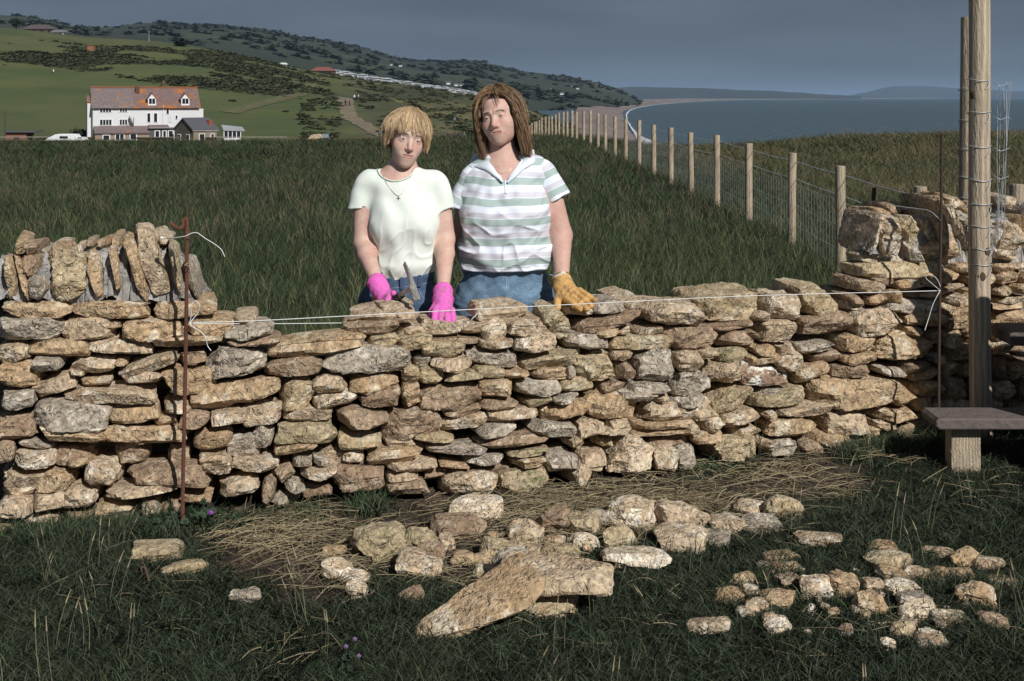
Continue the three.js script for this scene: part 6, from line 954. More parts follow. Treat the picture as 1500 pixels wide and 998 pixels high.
  { const pts = []; for (let i = 0; i <= 24; i++) { const a = lerp(0.28, Math.PI - 0.28, i / 24), x = neckHole.x + Math.cos(a) * 0.078, y = neckHole.y - Math.sin(a) * 0.060; let z = 0.16; while (z > -0.05 && torso(x, y, z) - 0.010 > 0) z -= 0.002; pts.push(V(x, y, z + 0.001)); } part(who, 'collar_band', tube(pts, 0.0030, 6, 60), std([0.66, 0.73, 0.66], 0.9)); }
  // jeans
  const jeans = (x, y, z) => { let d = smin(ell(x, y, z, pel, 0.150, 0.125, 0.110), ell(x, y, z, abd, 0.114, 0.13, 0.092), 0.06) - 0.010; d = smin(d, legs(x, y, z) - 0.016, 0.035); d += 0.004 * noise3(x * 14, y * 9 + x * 6, z * 14) + 0.0025 * noise3(x * 30, y * 45, z * 30) * sstep(0.02, -0.08, y - pel.y); const top = waistY + (x - abd.x) * 0.10 + 0.004; d = smax(d, y - top, 0.004); return smax(d, 0.05 - y, 0.01); };
  const denimA = new THREE.MeshStandardMaterial({ map: denimTex, color: new THREE.Color().setRGB(0.24, 0.29, 0.36), roughness: 0.95, bumpMap: clothBump, bumpScale: 0.002 });
  const jm = part(who, 'jeans', meshField(jeans, V(-0.24, 0.02, -0.2), V(0.24, waistY + 0.04, 0.2), 0.0065, null, (x, y, z) => [x + z * 0.6, y]), denimA);
  const onJean = (x, y) => { let z = 0.25; while (z > -0.1 && jeans(x, y, z) > 0) z -= 0.0015; return V(x, y, z + 0.001); };
  const seam = std([0.20, 0.26, 0.36], 0.9);
  for (const px of [566, 592, 617]) { const p = onJean(J(px, 0, D).x, waistY + (J(px, 0, D).x - abd.x) * 0.10 - 0.016); part(jm, 'belt_loop', boxAt(p.x - 0.006, p.x + 0.006, p.y - 0.026, p.y + 0.020, p.z - 0.006, p.z + 0.007), denimA); }
  { const w = []; for (let i = 0; i <= 20; i++) { const x = abd.x - 0.105 + i * 0.0105; w.push(onJean(x, waistY + (x - abd.x) * 0.10 - 0.036)); } part(jm, 'waistband_seam', tube(w, 0.0016, 4, 40), seam); part(jm, 'pocket_seam', tube([[0.055, -0.040], [0.062, -0.062], [0.080, -0.085], [0.105, -0.098], [0.125, -0.098]].map(([x, y]) => onJean(abd.x + x, waistY + y)), 0.0016, 4), seam); part(jm, 'fly_seam', tube([[0.004, -0.04], [0.006, -0.09], [0.004, -0.14], [-0.006, -0.17]].map(([x, y]) => onJean(abd.x + x, waistY + y)), 0.0014, 4), seam); }
  for (const a of [anL, anR]) part(who, 'shoe', meshField((x, y, z) => Math.max(smin(cap(x, y, z, V(a.x, 0.04, -0.02), V(a.x, 0.03, 0.16), 0.048, 0.042), cap(x, y, z, V(a.x, 0.04, 0), V(a.x, 0.10, 0), 0.048, 0.05), 0.03), -y), V(a.x - 0.08, -0.03, -0.1), V(a.x + 0.08, 0.17, 0.24), 0.010), std([0.06, 0.05, 0.045], 0.8));
  // gloves
  const pink = new THREE.MeshStandardMaterial({ vertexColors: true, roughness: 0.88 }), pinkAt = (x, y, z) => mix3([0.72, 0.14, 0.50], [0.42, 0.16, 0.28], sstep(0.05, 0.45, fbm3(x * 26, y * 26, z * 26, 3)) * 0.8);
  const hA = J(566, 447, 4.70), hB = J(604, 421, 4.53), ax1 = hB.clone().sub(hA).normalize();
  {
    const u = V(0, 1, 0).addScaledVector(ax1, -ax1.y).normalize(), w = ax1.clone().cross(u), P = [];
    const palm0 = J(556, 424, 4.73), palm1 = J(565, 436, 4.70); P.push([wrL, J(556, 422, 4.735), 0.0365, 0.037], [J(555, 421, 4.735), palm1, 0.034, 0.036]);
    for (let i = 0; i < 4; i++) { const c = hA.clone().addScaledVector(ax1, 0.002 + 0.0205 * i), ring = []; for (let k = 0; k <= 5; k++) { const a = 1.7 - k * 0.82; ring.push(c.clone().addScaledVector(u, Math.sin(a) * 0.0245).addScaledVector(w, Math.cos(a) * 0.0245)); } P.push([palm1.clone().lerp(ring[0], 0.4), ring[0], 0.019, 0.0125]); for (let k = 0; k < 5; k++) P.push([ring[k], ring[k + 1], 0.0122 - 0.0006 * k, 0.0116 - 0.0006 * k, 0.005]); }
    P.push([palm1, hA.clone().addScaledVector(ax1, 0.05).addScaledVector(u, 0.026).addScaledVector(w, -0.012), 0.018, 0.0125], [hA.clone().addScaledVector(ax1, 0.05).addScaledVector(u, 0.026).addScaledVector(w, -0.012), hA.clone().addScaledVector(ax1, 0.085).addScaledVector(u, 0.021).addScaledVector(w, 0.006), 0.0125, 0.0105, 0.005]);
    const [lo, hi] = bounds(P.flatMap(p => [p[0], p[1]]), 0.05); const gl = part(who, 'glove', meshField(gloveField(P, 0.010), lo, hi, 0.0033, pinkAt), pink);
    const dir = J(556, 422, 4.735).sub(wrL).normalize(); const tor = new THREE.TorusGeometry(0.0375, 0.0035, 8, 28); tor.applyQuaternion(new THREE.Quaternion().setFromUnitVectors(V(0, 0, 1), dir)); const c = wrL.clone().addScaledVector(dir, -0.006); tor.translate(c.x, c.y, c.z); part(gl, 'cuff_edge', colourAll(tor, [0.72, 0.14, 0.50]), pink);
  }
  {
    const P = [[J(649, 427, 4.755), J(649, 441, 4.71), 0.037, 0.038], [J(649, 443, 4.70), J(651, 455, 4.655), 0.036, 0.033]];
    const K = [[637.5, 453, 4.625], [646, 456, 4.615], [654, 457, 4.615], [662, 455, 4.625]], T = [[636, 468, 4.565], [645, 472, 4.555], [655, 473, 4.555], [664, 471, 4.565]];
    K.forEach((k, i) => { const a = J(...k), b = J(...T[i]), m = a.clone().lerp(b, 0.5).add(V(0, 0.005, 0.004)); P.push([J(650, 448, 4.68), a, 0.02, 0.0125], [a, m, 0.0122, 0.0112, 0.004], [m, b, 0.0112, 0.0100, 0.004]); });
    P.push([J(640, 446, 4.69), J(633, 456, 4.66), 0.016, 0.0125], [J(633, 456, 4.66), J(631, 465, 4.63), 0.0125, 0.0105, 0.005]);
    const [lo, hi] = bounds(P.flatMap(p => [p[0], p[1]]), 0.05); const gl = part(who, 'glove', meshField(gloveField(P, 0.008), lo, hi, 0.0033, pinkAt), pink);
    for (const [py, r] of [[426, 0.0365], [439, 0.040]]) { const tor = new THREE.TorusGeometry(r, 0.0040, 8, 28); tor.rotateX(Math.PI / 2 - 0.7); const c = J(649, py, 4.755 - (py - 426) * 0.003); tor.translate(c.x, c.y, c.z); part(gl, 'cuff_edge', colourAll(tor, [0.72, 0.14, 0.50]), pink); }
    const bt = new THREE.TorusGeometry(0.030, 0.0035, 6, 24); bt.rotateX(Math.PI / 2 - 0.5); const c = J(649.5, 421, 4.765); bt.translate(c.x, c.y, c.z); part(who, 'wristband', bt, std([0.55, 0.42, 0.30], 0.8));
  }
  // necklace
  { const pts = [[561, 246], [566, 262], [576, 276], [587, 284]].concat([[597, 272], [603, 258], [606, 246]]).map(([px, py]) => { const p = J(px, py, D); let z = 0.2; while (z > -0.1 && Math.min(tee(p.x, p.y, z), body(p.x, p.y, z)) > 0) z -= 0.002; return V(p.x, p.y, z + 0.002); }); const silver = new THREE.MeshStandardMaterial({ color: new THREE.Color().setRGB(0.6, 0.58, 0.52), metalness: 0.9, roughness: 0.3 }); const nm = part(who, 'necklace', tube(pts, 0.0009, 4, 60), silver); const q = pts[3]; part(nm, 'cross_pendant', merge([boxAt(q.x - 0.0016, q.x + 0.0016, q.y - 0.022, q.y, q.z, q.z + 0.003), boxAt(q.x - 0.007, q.x + 0.007, q.y - 0.011, q.y - 0.0078, q.z + 0.0003, q.z + 0.0033)]), silver); }
  // short fair hair, swept across the brow
  {
    const tints = [[0.60, 0.43, 0.25], [0.66, 0.50, 0.31], [0.52, 0.35, 0.19], [0.45, 0.29, 0.15], [0.74, 0.60, 0.40], [0.62, 0.45, 0.27]];
    const endY = a => { const f = Math.abs(a + 0.12); return f < 0.75 ? lerp(0.046, 0.030, f / 0.75) : f < 1.15 ? lerp(0.030, -0.026, (f - 0.75) / 0.4) : f < 1.9 ? -0.036 : lerp(-0.036, -0.085, (f - 1.9) / 1.24); };
    const hull = (a, th, off) => V(Math.sin(a) * (0.0795 + off) * Math.sin(th) + 0.012 * Math.cos(th) * Math.cos(th), 0.022 + (0.0915 + off) * Math.cos(th), -0.012 - 0.030 * Math.max(0, Math.cos(th)) + Math.cos(a) * (Math.cos(a) > 0 ? 0.100 : 0.104) * (1 + off * 9) * Math.sin(th));
    const lock = Array.from({ length: 90 }, (_, i) => { const r = rngOf(700 + i); return { a: (i / 90 * 2 - 1) * Math.PI + (r() - 0.5) * 0.1, end: (r() - 0.5) * 0.040, sweep: (r() - 0.35) * 0.5, off: r() * 0.012, fl: r(), wv: (r() - 0.5) * 0.014 }; });
    const path = (i, r) => {
      const L = lock[Math.floor(r() * 90)], a0 = L.a + (r() - 0.5) * 0.12, front = Math.exp(-a0 * a0 * 0.8), stray = i % 22 === 0, sweep = L.sweep * (0.35 + 0.9 * front) + (r() - 0.5) * (stray ? 0.7 : 0.1), th0 = Math.pow(r(), 2.1) * 1.0 + 0.02, off = 0.003 + L.off * 0.8 + 0.006 * r() + (stray ? 0.012 * r() : 0), end = endY(a0 + sweep) + L.end * (0.4 + front * 0.3) + (r() - 0.5) * 0.014 - (r() < 0.05 ? 0.014 : 0), pts = [], n = 10; const side = Math.abs(a0) > 0.9 && Math.abs(a0) < 2.2; const flick = side ? 0.012 * L.fl : 0.004 * L.fl, wv = L.wv * (0.6 + 0.4 * r());
      const start = hull(a0, th0, off), yEq = 0.022;
      for (let k = 0; k < n; k++) {
        const t = k / (n - 1), a = a0 + sweep * t * (0.5 + 0.5 * t); let y = lerp(start.y, end, t), p;
        if (y > yEq) { const th = Math.acos(clamp((y - 0.022) / (0.0915 + off), -1, 1)); p = hull(a, th, off); } else { p = hull(a, Math.PI / 2, off); p.y = y; const k2 = (yEq - y) / 0.1; p.x *= 1 - 0.10 * k2; p.z = (p.z + 0.012) * (1 - 0.12 * k2) - 0.012; }
        const lift = 1 + 0.05 * Math.sin(t * Math.PI) * L.fl; p.x *= lift; p.x += Math.sin(a0) * flick * t * t + wv * Math.sin(t * 3.1); p.z += wv * 0.6 * Math.sin(t * 2.7 + a0) + Math.cos(a0) * flick * t * t * 0.6; pts.push(p);
      }
      return pts;
    };
    const h = part(who, 'hair', strandGeo(6400, path, 0.00092, tints, 51).applyMatrix4(M), hairMat);
    const capG = new THREE.SphereGeometry(1, 40, 30), P = capG.attributes.position; for (let i = 0; i < P.count; i++) { const v = V(P.getX(i), P.getY(i), P.getZ(i)), a = Math.atan2(v.x, v.z), th = Math.acos(clamp(v.y, -1, 1)), e = Math.max(endY(a) + 0.014, -0.07); let p = hull(a, Math.min(th, Math.PI / 2), -0.0035); if (th > Math.PI / 2) { p.y = lerp(0.022, e, Math.min(1, (th - Math.PI / 2) * 1.4)); } if (p.y < e) p.y = e; P.setXYZ(i, p.x, p.y, p.z); } capG.computeVertexNormals(); part(h, 'under_hair', colourAll(capG, [0.48, 0.33, 0.18]).applyMatrix4(M), hairMat);
  }
  addTop(who, 'person', 'woman with short fair hair in a pale mint tee, jeans and pink gloves', 'person');
  // hammer in her hand
  const ham = new THREE.Group(), J0 = (px, py, d) => at(px, py, d), gA = hA.clone().add(root), gB = hB.clone().add(root), steel = new THREE.MeshStandardMaterial({ color: new THREE.Color().setRGB(0.52, 0.50, 0.46), metalness: 0.7, roughness: 0.42, bumpMap: grainBump, bumpScale: 0.002 });
  part(ham, 'shaft', rod(gA.clone().addScaledVector(ax1, 0.09), gB, 0.0085, 0.008, 12), steel);
  const gp = []; for (let k = 0; k < 5; k++) gp.push(rod(gA.clone().addScaledVector(ax1, -0.02 + k * 0.03), gA.clone().addScaledVector(ax1, 0.012 + k * 0.03), k % 2 ? 0.013 : 0.0145, k % 2 ? 0.013 : 0.0145, 14)); part(ham, 'grip', merge(gp), std([0.018, 0.018, 0.02], 0.6));
  {
    const pts = [J0(592, 386, 4.60), J0(596.5, 396, 4.575), J0(601, 408, 4.55), J0(604.5, 421, 4.53), J0(608, 432, 4.525), J0(611, 440, 4.52)], c = new THREE.CatmullRomCurve3(pts), N = 22, prof = t => t < 0.55 ? [lerp(0.0115, 0.0105, t / 0.55), lerp(0.0022, 0.0100, t / 0.55)] : t < 0.8 ? [0.0115, 0.0115] : [0.0128, 0.0128], pos = [], idx = []; const S = 12;
    for (let i = 0; i <= N; i++) { const t = i / N, p = c.getPoint(t), T = c.getTangent(t), A = V(0.75, 0.1, -0.65).cross(T).normalize(), B = T.clone().cross(A), [a, b] = prof(t); for (let s = 0; s < S; s++) { const q = s / S * 6.283, ca = Math.sign(Math.cos(q)) * Math.pow(Math.abs(Math.cos(q)), 0.6), sa = Math.sign(Math.sin(q)) * Math.pow(Math.abs(Math.sin(q)), 0.6); const v = p.clone().addScaledVector(A, ca * a).addScaledVector(B, sa * b); pos.push(v.x, v.y, v.z); } if (i) for (let s = 0; s < S; s++) { const a0 = (i - 1) * S + s, b0 = (i - 1) * S + (s + 1) % S; idx.push(a0, b0, a0 + S, b0, b0 + S, a0 + S); } }
    for (const [row, p] of [[0, c.getPoint(0)], [N, c.getPoint(1)]]) { const o = pos.length / 3; pos.push(p.x, p.y, p.z); for (let s = 0; s < S; s++) idx.push(o, row * S + s, row * S + (s + 1) % S); }
    const g = new THREE.BufferGeometry(); g.setIndex(idx); g.setAttribute('position', new THREE.Float32BufferAttribute(pos, 3)); g.setAttribute('uv', new THREE.Float32BufferAttribute(new Float32Array(pos.length / 3 * 2).map((_, i) => i * 0.013), 2)); g.computeVertexNormals(); part(ham, 'head', toCreasedNormals(g, 0.7), steel);
    part(ham, 'collar', rod(gB.clone().addScaledVector(ax1, -0.02), gB.clone().addScaledVector(ax1, 0.006), 0.0105, 0.0135, 12), steel);
  }
  addTop(ham, 'hammer', 'steel walling hammer with a black grip held in a pink glove', 'hammer');
}
// ======================================================== woman in the striped polo with tan gloves
{
  const who = new THREE.Group(), root = V(-0.03, groundH(-0.03, 5.03), -5.03), J = (px, py, d) => at(px, py, d).sub(root); who.position.copy(root);
  const D = 5.04, skin = [0.66, 0.455, 0.38];
  const ribs = J(740, 300, D), abd = J(742, 366, D - 0.01), pel = J(739, 435, D), shL = J(691, 262, D + 0.01), shR = J(798, 255, D), bl = J(713, 318, D - 0.085), br = J(766, 314, D - 0.085);
  const elL = J(676, 350, 5.12), wrL = J(694, 415, 5.20), elR = J(823, 345, 5.02), wrR = J(823, 405, 4.88), nk0 = J(738, 246, D + 0.02), nk1 = J(733, 200, D);
  const hipL = J(704, 460, D), hipR = J(775, 460, D), knL = J(706, 610, D), knR = J(772, 610, D), anL = V(knL.x, 0.08, 0), anR = V(knR.x, 0.08, 0);
  const torso = (x, y, z) => { let d = ell(x, y, z, ribs, 0.166, 0.165, 0.118); d = smin(d, ell(x, y, z, abd, 0.176, 0.13, 0.130), 0.07); d = smin(d, ell(x, y, z, pel, 0.188, 0.13, 0.132), 0.07); d = smin(d, cap(x, y, z, V(shL.x + 0.05, shL.y + 0.014, shL.z), V(shR.x - 0.05, shR.y + 0.014, shR.z), 0.055, 0.055), 0.07); d = smin(d, cap(x, y, z, nk0, V(nk0.x, nk0.y - 0.07, nk0.z - 0.01), 0.065, 0.09), 0.06); d = smin(d, ball(x, y, z, bl, 0.064), 0.09); d = smin(d, ball(x, y, z, br, 0.064), 0.09); return d; };
  const arms = (x, y, z) => { let d = Math.min(cap(x, y, z, shL, elL, 0.050, 0.043), cap(x, y, z, shR, elR, 0.050, 0.043)); return smin(d, Math.min(cap(x, y, z, elL, wrL, 0.043, 0.029), cap(x, y, z, elR, wrR, 0.043, 0.029)), 0.012); };
  const hand = (x, y, z) => { let d = cap(x, y, z, wrL, J(700, 438, 5.21), 0.028, 0.034); for (let i = 0; i < 4; i++) d = smin(d, cap(x, y, z, J(695 + i * 4, 440, 5.20), J(697 + i * 4, 462 + (i % 3), 5.18), 0.010, 0.008), 0.006); return smin(d, cap(x, y, z, J(694, 428, 5.20), J(688, 448, 5.17), 0.012, 0.009), 0.008); };
  const legs = (x, y, z) => { let d = Math.min(cap(x, y, z, hipL, knL, 0.105, 0.066), cap(x, y, z, hipR, knR, 0.105, 0.066)); d = smin(d, Math.min(cap(x, y, z, knL, anL, 0.064, 0.042), cap(x, y, z, knR, anR, 0.064, 0.042)), 0.03); return smin(d, Math.min(cap(x, y, z, V(anL.x, 0.03, 0), V(anL.x, 0.02, 0.15), 0.036, 0.03), cap(x, y, z, V(anR.x, 0.03, 0), V(anR.x, 0.02, 0.15), 0.036, 0.03)), 0.02); };
  const neck = (x, y, z) => cap(x, y, z, nk0, nk1, 0.058, 0.053);
  const body = (x, y, z) => smin(smin(smin(smin(torso(x, y, z), arms(x, y, z), 0.04), neck(x, y, z), 0.05), legs(x, y, z), 0.03), hand(x, y, z), 0.01);
  const hc = J(732, 172, D - 0.01), rot = new THREE.Matrix4().makeRotationFromEuler(new THREE.Euler(-0.09, -0.30, 0.22, 'ZYX')), M = new THREE.Matrix4().makeTranslation(hc.x, hc.y, hc.z).multiply(rot).scale(V(0.955, 0.955, 0.955));
  const head = meshField(headField({ jaw: 1.12, nose: 1.08, full: 1.06, smile: 0.22, squint: 0.72 }), V(-0.1, -0.13, -0.12), V(0.1, 0.125, 0.125), 0.0027, headColour(skin, [0.46, 0.21, 0.18]), (x, y, z) => [x * 6 + z * 3, y * 6]).applyMatrix4(M);
  part(who, 'body', merge([meshField(body, V(-0.36, -0.04, -0.28), V(0.38, 1.6, 0.3), 0.0095, (x, y, z) => { const n = 1 + 0.05 * fbm3(x * 30, y * 30, z * 30, 2); return [skin[0] * n * 0.97, skin[1] * n * 0.92, skin[2] * n * 0.92]; }, (x, y, z) => [x * 6 + z * 3, y * 6]), head]), skinMat);
  addFace(who, M, [0.17, 0.11, 0.075], 61, 0.72);
  // striped polo
  const seL = J(672, 303, 5.06), seR = J(817, 292, 5.03), hemY = J(740, 393, D).y, vTip = J(740, 267, D), hole = J(740, 240, D - 0.05);
  const cut = (x, y, z, s, e) => ((x - e.x) * (e.x - s.x) + (y - e.y) * (e.y - s.y) + (z - e.z) * (e.z - s.z)) / s.distanceTo(e);
  const sleeves = (x, y, z) => { let a = smax(cap(x, y, z, V(shL.x + 0.012, shL.y + 0.004, shL.z), seL, 0.060, 0.058), cut(x, y, z, shL, seL), 0.004), b = smax(cap(x, y, z, V(shR.x - 0.012, shR.y + 0.004, shR.z), seR, 0.060, 0.058), cut(x, y, z, shR, seR), 0.004); a = smax(a, -Math.max(cap(x, y, z, shL, elL, 0.050, 0.047), -cut(x, y, z, shL, seL) - 0.014), 0.002); b = smax(b, -Math.max(cap(x, y, z, shR, elR, 0.050, 0.047), -cut(x, y, z, shR, seR) - 0.014), 0.002); return Math.min(a, b); };
  const shell = (x, y, z) => { const fold = 0.006 * noise3(x * 7 + y * 4, y * 6 - x * 3, z * 5) + 0.004 * noise3(x * 16 - y * 12, y * 14 + x * 6, z * 10); let d = torso(x, y, z) - 0.016 - 0.008 * sstep(ribs.y, hemY, y); d = smin(d, Math.min(cap(x, y, z, shL, V(lerp(shL.x, seL.x, 0.3), lerp(shL.y, seL.y, 0.45), shL.z), 0.050, 0.050), cap(x, y, z, shR, V(lerp(shR.x, seR.x, 0.3), lerp(shR.y, seR.y, 0.45), shR.z), 0.050, 0.050)), 0.03); return d + fold - 0.0075 * crease(x * 6 - y * 5, y * 7 + x * 4, z * 4) * sstep(1.42, 1.1, y) + 0.003; };
  const polo = (x, y, z) => { let d = shell(x, y, z); const t = y - hemY - 0.012 * Math.sin((x + 0.1) * 9) * 0.4 - 0.05 * x * x; d = smax(d, -t, 0.004); d = smax(d, -ell(x, y, z, hole, 0.066, 0.045, 0.16), 0.004); d = smax(d, -smax(Math.abs(x - vTip.x) * 0.9 - (y - vTip.y) * 0.46, -z, 0.002), 0.003); return smax(d, -cap(x, y, z, V(nk0.x, nk0.y - 0.01, nk0.z), nk1, 0.066, 0.066), 0.006); };
  const per = 0.0795, sageTop = J(740, 372.5, D).y;
  const stripe = (() => { const d = new Uint8Array(4 * 256 * 4), A = [168, 185, 182], B = [226, 232, 244], C = [206, 204, 214]; for (let y = 0; y < 256; y++) { const t = y / 256, c = t < 0.36 ? A : t < 0.40 ? B : t < 0.66 ? C : B; for (let x = 0; x < 4; x++) { const o = (y * 4 + x) * 4; d[o] = c[0]; d[o + 1] = c[1]; d[o + 2] = c[2]; d[o + 3] = 255; } } const t = new THREE.DataTexture(d, 4, 256, THREE.RGBAFormat); t.wrapS = t.wrapT = THREE.RepeatWrapping; t.magFilter = THREE.LinearFilter; t.colorSpace = THREE.SRGBColorSpace; t.needsUpdate = true; return t; })();
  const poloMat = new THREE.MeshStandardMaterial({ map: stripe, roughness: 0.9 });
  const wave = (x, y) => 0.006 * noise3(x * 5, y * 3, 2);
  part(who, 'shirt', meshField(polo, V(-0.32, hemY - 0.05, -0.22), V(0.33, 1.50, 0.24), 0.0052, null, (x, y, z) => {
    const t = y + wave(x, y) - hemY; return [x, t < 0.022 ? 0.7 : (y + wave(x, y) - sageTop) / per + 0.36];
  }), poloMat);
  for (const [sh, se] of [[shL, seL], [shR, seR]]) part(who, 'sleeve', meshField((x, y, z) => sleeves(x, y, z) + 0.004 * noise3(x * 12, y * 12, z * 12), V(Math.min(sh.x, se.x) - 0.09, se.y - 0.08, sh.z - 0.1), V(Math.max(sh.x, se.x) + 0.09, sh.y + 0.09, sh.z + 0.1), 0.005, null, (x, y, z) => { const c = cut(x, y, z, sh, se); return [x, c > -0.016 ? 0.7 : (-c - 0.016) / per + 0.02]; }), poloMat);
  // collar leaves and placket
  {
    const cloth = std([0.72, 0.78, 0.86], 0.9), onShirt = (px, py, lift) => { const p = J(px, py, D); let z = 0.25; while (z > -0.12 && Math.min(shell(p.x, p.y, z), neck(p.x, p.y, z) - 0.008) > 0) z -= 0.002; return V(p.x, p.y, z + lift); };
    const leaf = (inner, outer) => { const pos = [], idx = [], n = inner.length, W = 4; for (let i = 0; i < n; i++) for (let k = 0; k <= W; k++) { const t = k / W, px = lerp(inner[i][0], outer[i][0], t), py = lerp(inner[i][1], outer[i][1], t), p = onShirt(px, py, 0.006 + 0.008 * Math.sin(t * 3.1)); pos.push(p); } const flat = []; for (const l of [0, 0.003]) for (const p of pos) flat.push(p.x, p.y, p.z + l); const R = W + 1, T = n * R; for (let i = 0; i + 1 < n; i++) for (let k = 0; k < W; k++) { const a = i * R + k; idx.push(a, a + R, a + 1, a + 1, a + R, a + R + 1, T + a, T + a + 1, T + a + R, T + a + 1, T + a + R + 1, T + a + R); } for (let i = 0; i + 1 < n; i++) for (const k of [0, W]) { const a = i * R + k; idx.push(a, a + R, T + a, a + R, T + a + R, T + a); } for (const i of [0, n - 1]) for (let k = 0; k < W; k++) { const a = i * R + k; idx.push(a, a + 1, T + a, a + 1, T + a + 1, T + a); } const g = new THREE.BufferGeometry(); g.setIndex(idx); g.setAttribute('position', new THREE.Float32BufferAttribute(flat, 3)); g.computeVertexNormals(); return g; };
    part(who, 'collar', leaf([[738, 264], [731, 254], [724, 244], [716, 234], [710, 226], [708, 220]], [[735, 264], [722, 254], [711, 247], [696, 243], [686, 240], [692, 229]]), cloth);
    part(who, 'collar', leaf([[742, 264], [748, 254], [755, 245], [763, 234], [770, 225], [773, 218]], [[745, 265], [757, 256], [768, 246], [781, 238], [784, 233], [783, 221]]), cloth);
    const pl = [[740.5, 262], [740.5, 268], [741, 275], [741, 280]].map(([a, b]) => onShirt(a, b, 0.001)); part(who, 'placket', merge([tube(pl, 0.005, 6)]), cloth);
  }
  // jeans
  const jeans = (x, y, z) => { let d = smin(ell(x, y, z, pel, 0.192, 0.15, 0.134), ell(x, y, z, abd, 0.176, 0.13, 0.128), 0.06) - 0.006; d = smin(d, legs(x, y, z) - 0.016, 0.04); d += 0.004 * noise3(x * 9, y * 12 + x * 5, z * 9) + 0.003 * noise3(x * 14, y * 60, z * 14) * sstep(0.05, -0.05, y - pel.y); d = smax(d, y - hemY - 0.04, 0.004); return smax(d, 0.05 - y, 0.01); };
  const denimB = new THREE.MeshStandardMaterial({ map: denimTex, color: new THREE.Color().setRGB(0.52, 0.60, 0.62), roughness: 0.95, bumpMap: clothBump, bumpScale: 0.002 });
  const jm = part(who, 'jeans', meshField(jeans, V(-0.29, 0.02, -0.24), V(0.29, hemY + 0.06, 0.24), 0.0068, null, (x, y, z) => [x + z * 0.6, y]), denimB);
  const onJean = (px, py) => { const p = J(px, py, D); let z = 0.28; while (z > -0.1 && jeans(p.x, p.y, z) > 0) z -= 0.0015; return V(p.x, p.y, z + 0.001); }; const seam = std([0.36, 0.42, 0.47], 0.9);
  part(jm, 'fly_seam', tube([[741, 396], [742, 412], [741, 430], [737, 446]].map(a => onJean(...a)), 0.0015, 4), seam); part(jm, 'pocket_seam', tube([[790, 396], [796, 403], [805, 407], [812, 408]].map(a => onJean(...a)), 0.0016, 4), seam); part(jm, 'pocket_seam', tube([[690, 397], [684, 404], [676, 408], [670, 409]].map(a => onJean(...a)), 0.0016, 4), seam);
  for (const a of [anL, anR]) part(who, 'shoe', meshField((x, y, z) => Math.max(smin(cap(x, y, z, V(a.x, 0.04, -0.02), V(a.x, 0.03, 0.16), 0.05, 0.044), cap(x, y, z, V(a.x, 0.04, 0), V(a.x, 0.10, 0), 0.05, 0.052), 0.03), -y), V(a.x - 0.09, -0.03, -0.1), V(a.x + 0.09, 0.18, 0.24), 0.010), std([0.05, 0.045, 0.04], 0.8));
  // tan leather glove and watch
  {
    const tan = new THREE.MeshStandardMaterial({ vertexColors: true, roughness: 0.78 }), tanAt = (x, y, z) => mix3([0.60, 0.35, 0.12], [0.36, 0.22, 0.10], sstep(0.0, 0.45, fbm3(x * 22, y * 22, z * 22, 3)) * 0.8);
    const P = [[J(824, 411, 4.87), J(827, 422, 4.83), 0.036, 0.040], [J(828, 424, 4.83), J(840, 431, 4.765), 0.040, 0.028], [J(824, 424, 4.83), J(829, 436, 4.77), 0.034, 0.026]];
    const K = [[850, 427, 4.745], [846, 432, 4.735], [839, 436, 4.730], [831, 439, 4.735]], Mi = [[861, 434, 4.70], [857, 441, 4.685], [850, 445, 4.68], [841, 447, 4.685]], T = [[871.5, 440.5, 4.675], [866, 448.5, 4.655], [859.5, 452.5, 4.65], [850, 453, 4.655]];
    K.forEach((k, i) => { const a = J(...k), m = J(...Mi[i]), b = J(...T[i]); P.push([J(836, 430, 4.78), a, 0.022, 0.0135], [a, m, 0.0135, 0.0122, 0.004], [m, b, 0.0122, 0.0108, 0.004]); });
    P.push([J(822, 430, 4.80), J(817, 442, 4.765), 0.019, 0.0145], [J(817, 442, 4.765), J(817, 451, 4.735), 0.0145, 0.0120, 0.005]);
    const [lo, hi] = bounds(P.flatMap(p => [p[0], p[1]]), 0.06); const f0 = gloveField(P, 0.009), f = (x, y, z) => f0(x, y, z) + 0.0012 * noise3(x * 45, y * 45, z * 45);
    const gl = part(who, 'glove', meshField(f, lo, hi, 0.0033, tanAt), tan); const tor = new THREE.TorusGeometry(0.037, 0.004, 8, 28); tor.rotateX(Math.PI / 2 - 0.5); const c = J(823.5, 410, 4.872); tor.translate(c.x, c.y, c.z); part(gl, 'cuff_edge', tor, std([0.62, 0.36, 0.13], 0.75));
    const lin = new THREE.TorusGeometry(0.033, 0.005, 8, 24); lin.rotateX(Math.PI / 2 - 0.5); const c1 = J(823, 407.5, 4.876); lin.translate(c1.x, c1.y, c1.z); part(gl, 'lining', lin, std([0.66, 0.58, 0.66], 0.9));
    const gold = new THREE.MeshStandardMaterial({ color: new THREE.Color().setRGB(0.7, 0.6, 0.4), metalness: 0.9, roughness: 0.3 }), wt = new THREE.TorusGeometry(0.0305, 0.0036, 6, 26); wt.rotateX(Math.PI / 2 - 0.4); const c2 = J(823, 402, 4.886); wt.translate(c2.x, c2.y, c2.z); const wm = part(who, 'watch', wt, gold); const fc = new THREE.CylinderGeometry(0.012, 0.012, 0.006, 18); fc.rotateX(Math.PI / 2); fc.translate(c2.x + 0.004, c2.y + 0.005, c2.z + 0.032); part(wm, 'dial', fc, std([0.75, 0.75, 0.72], 0.3));
  }
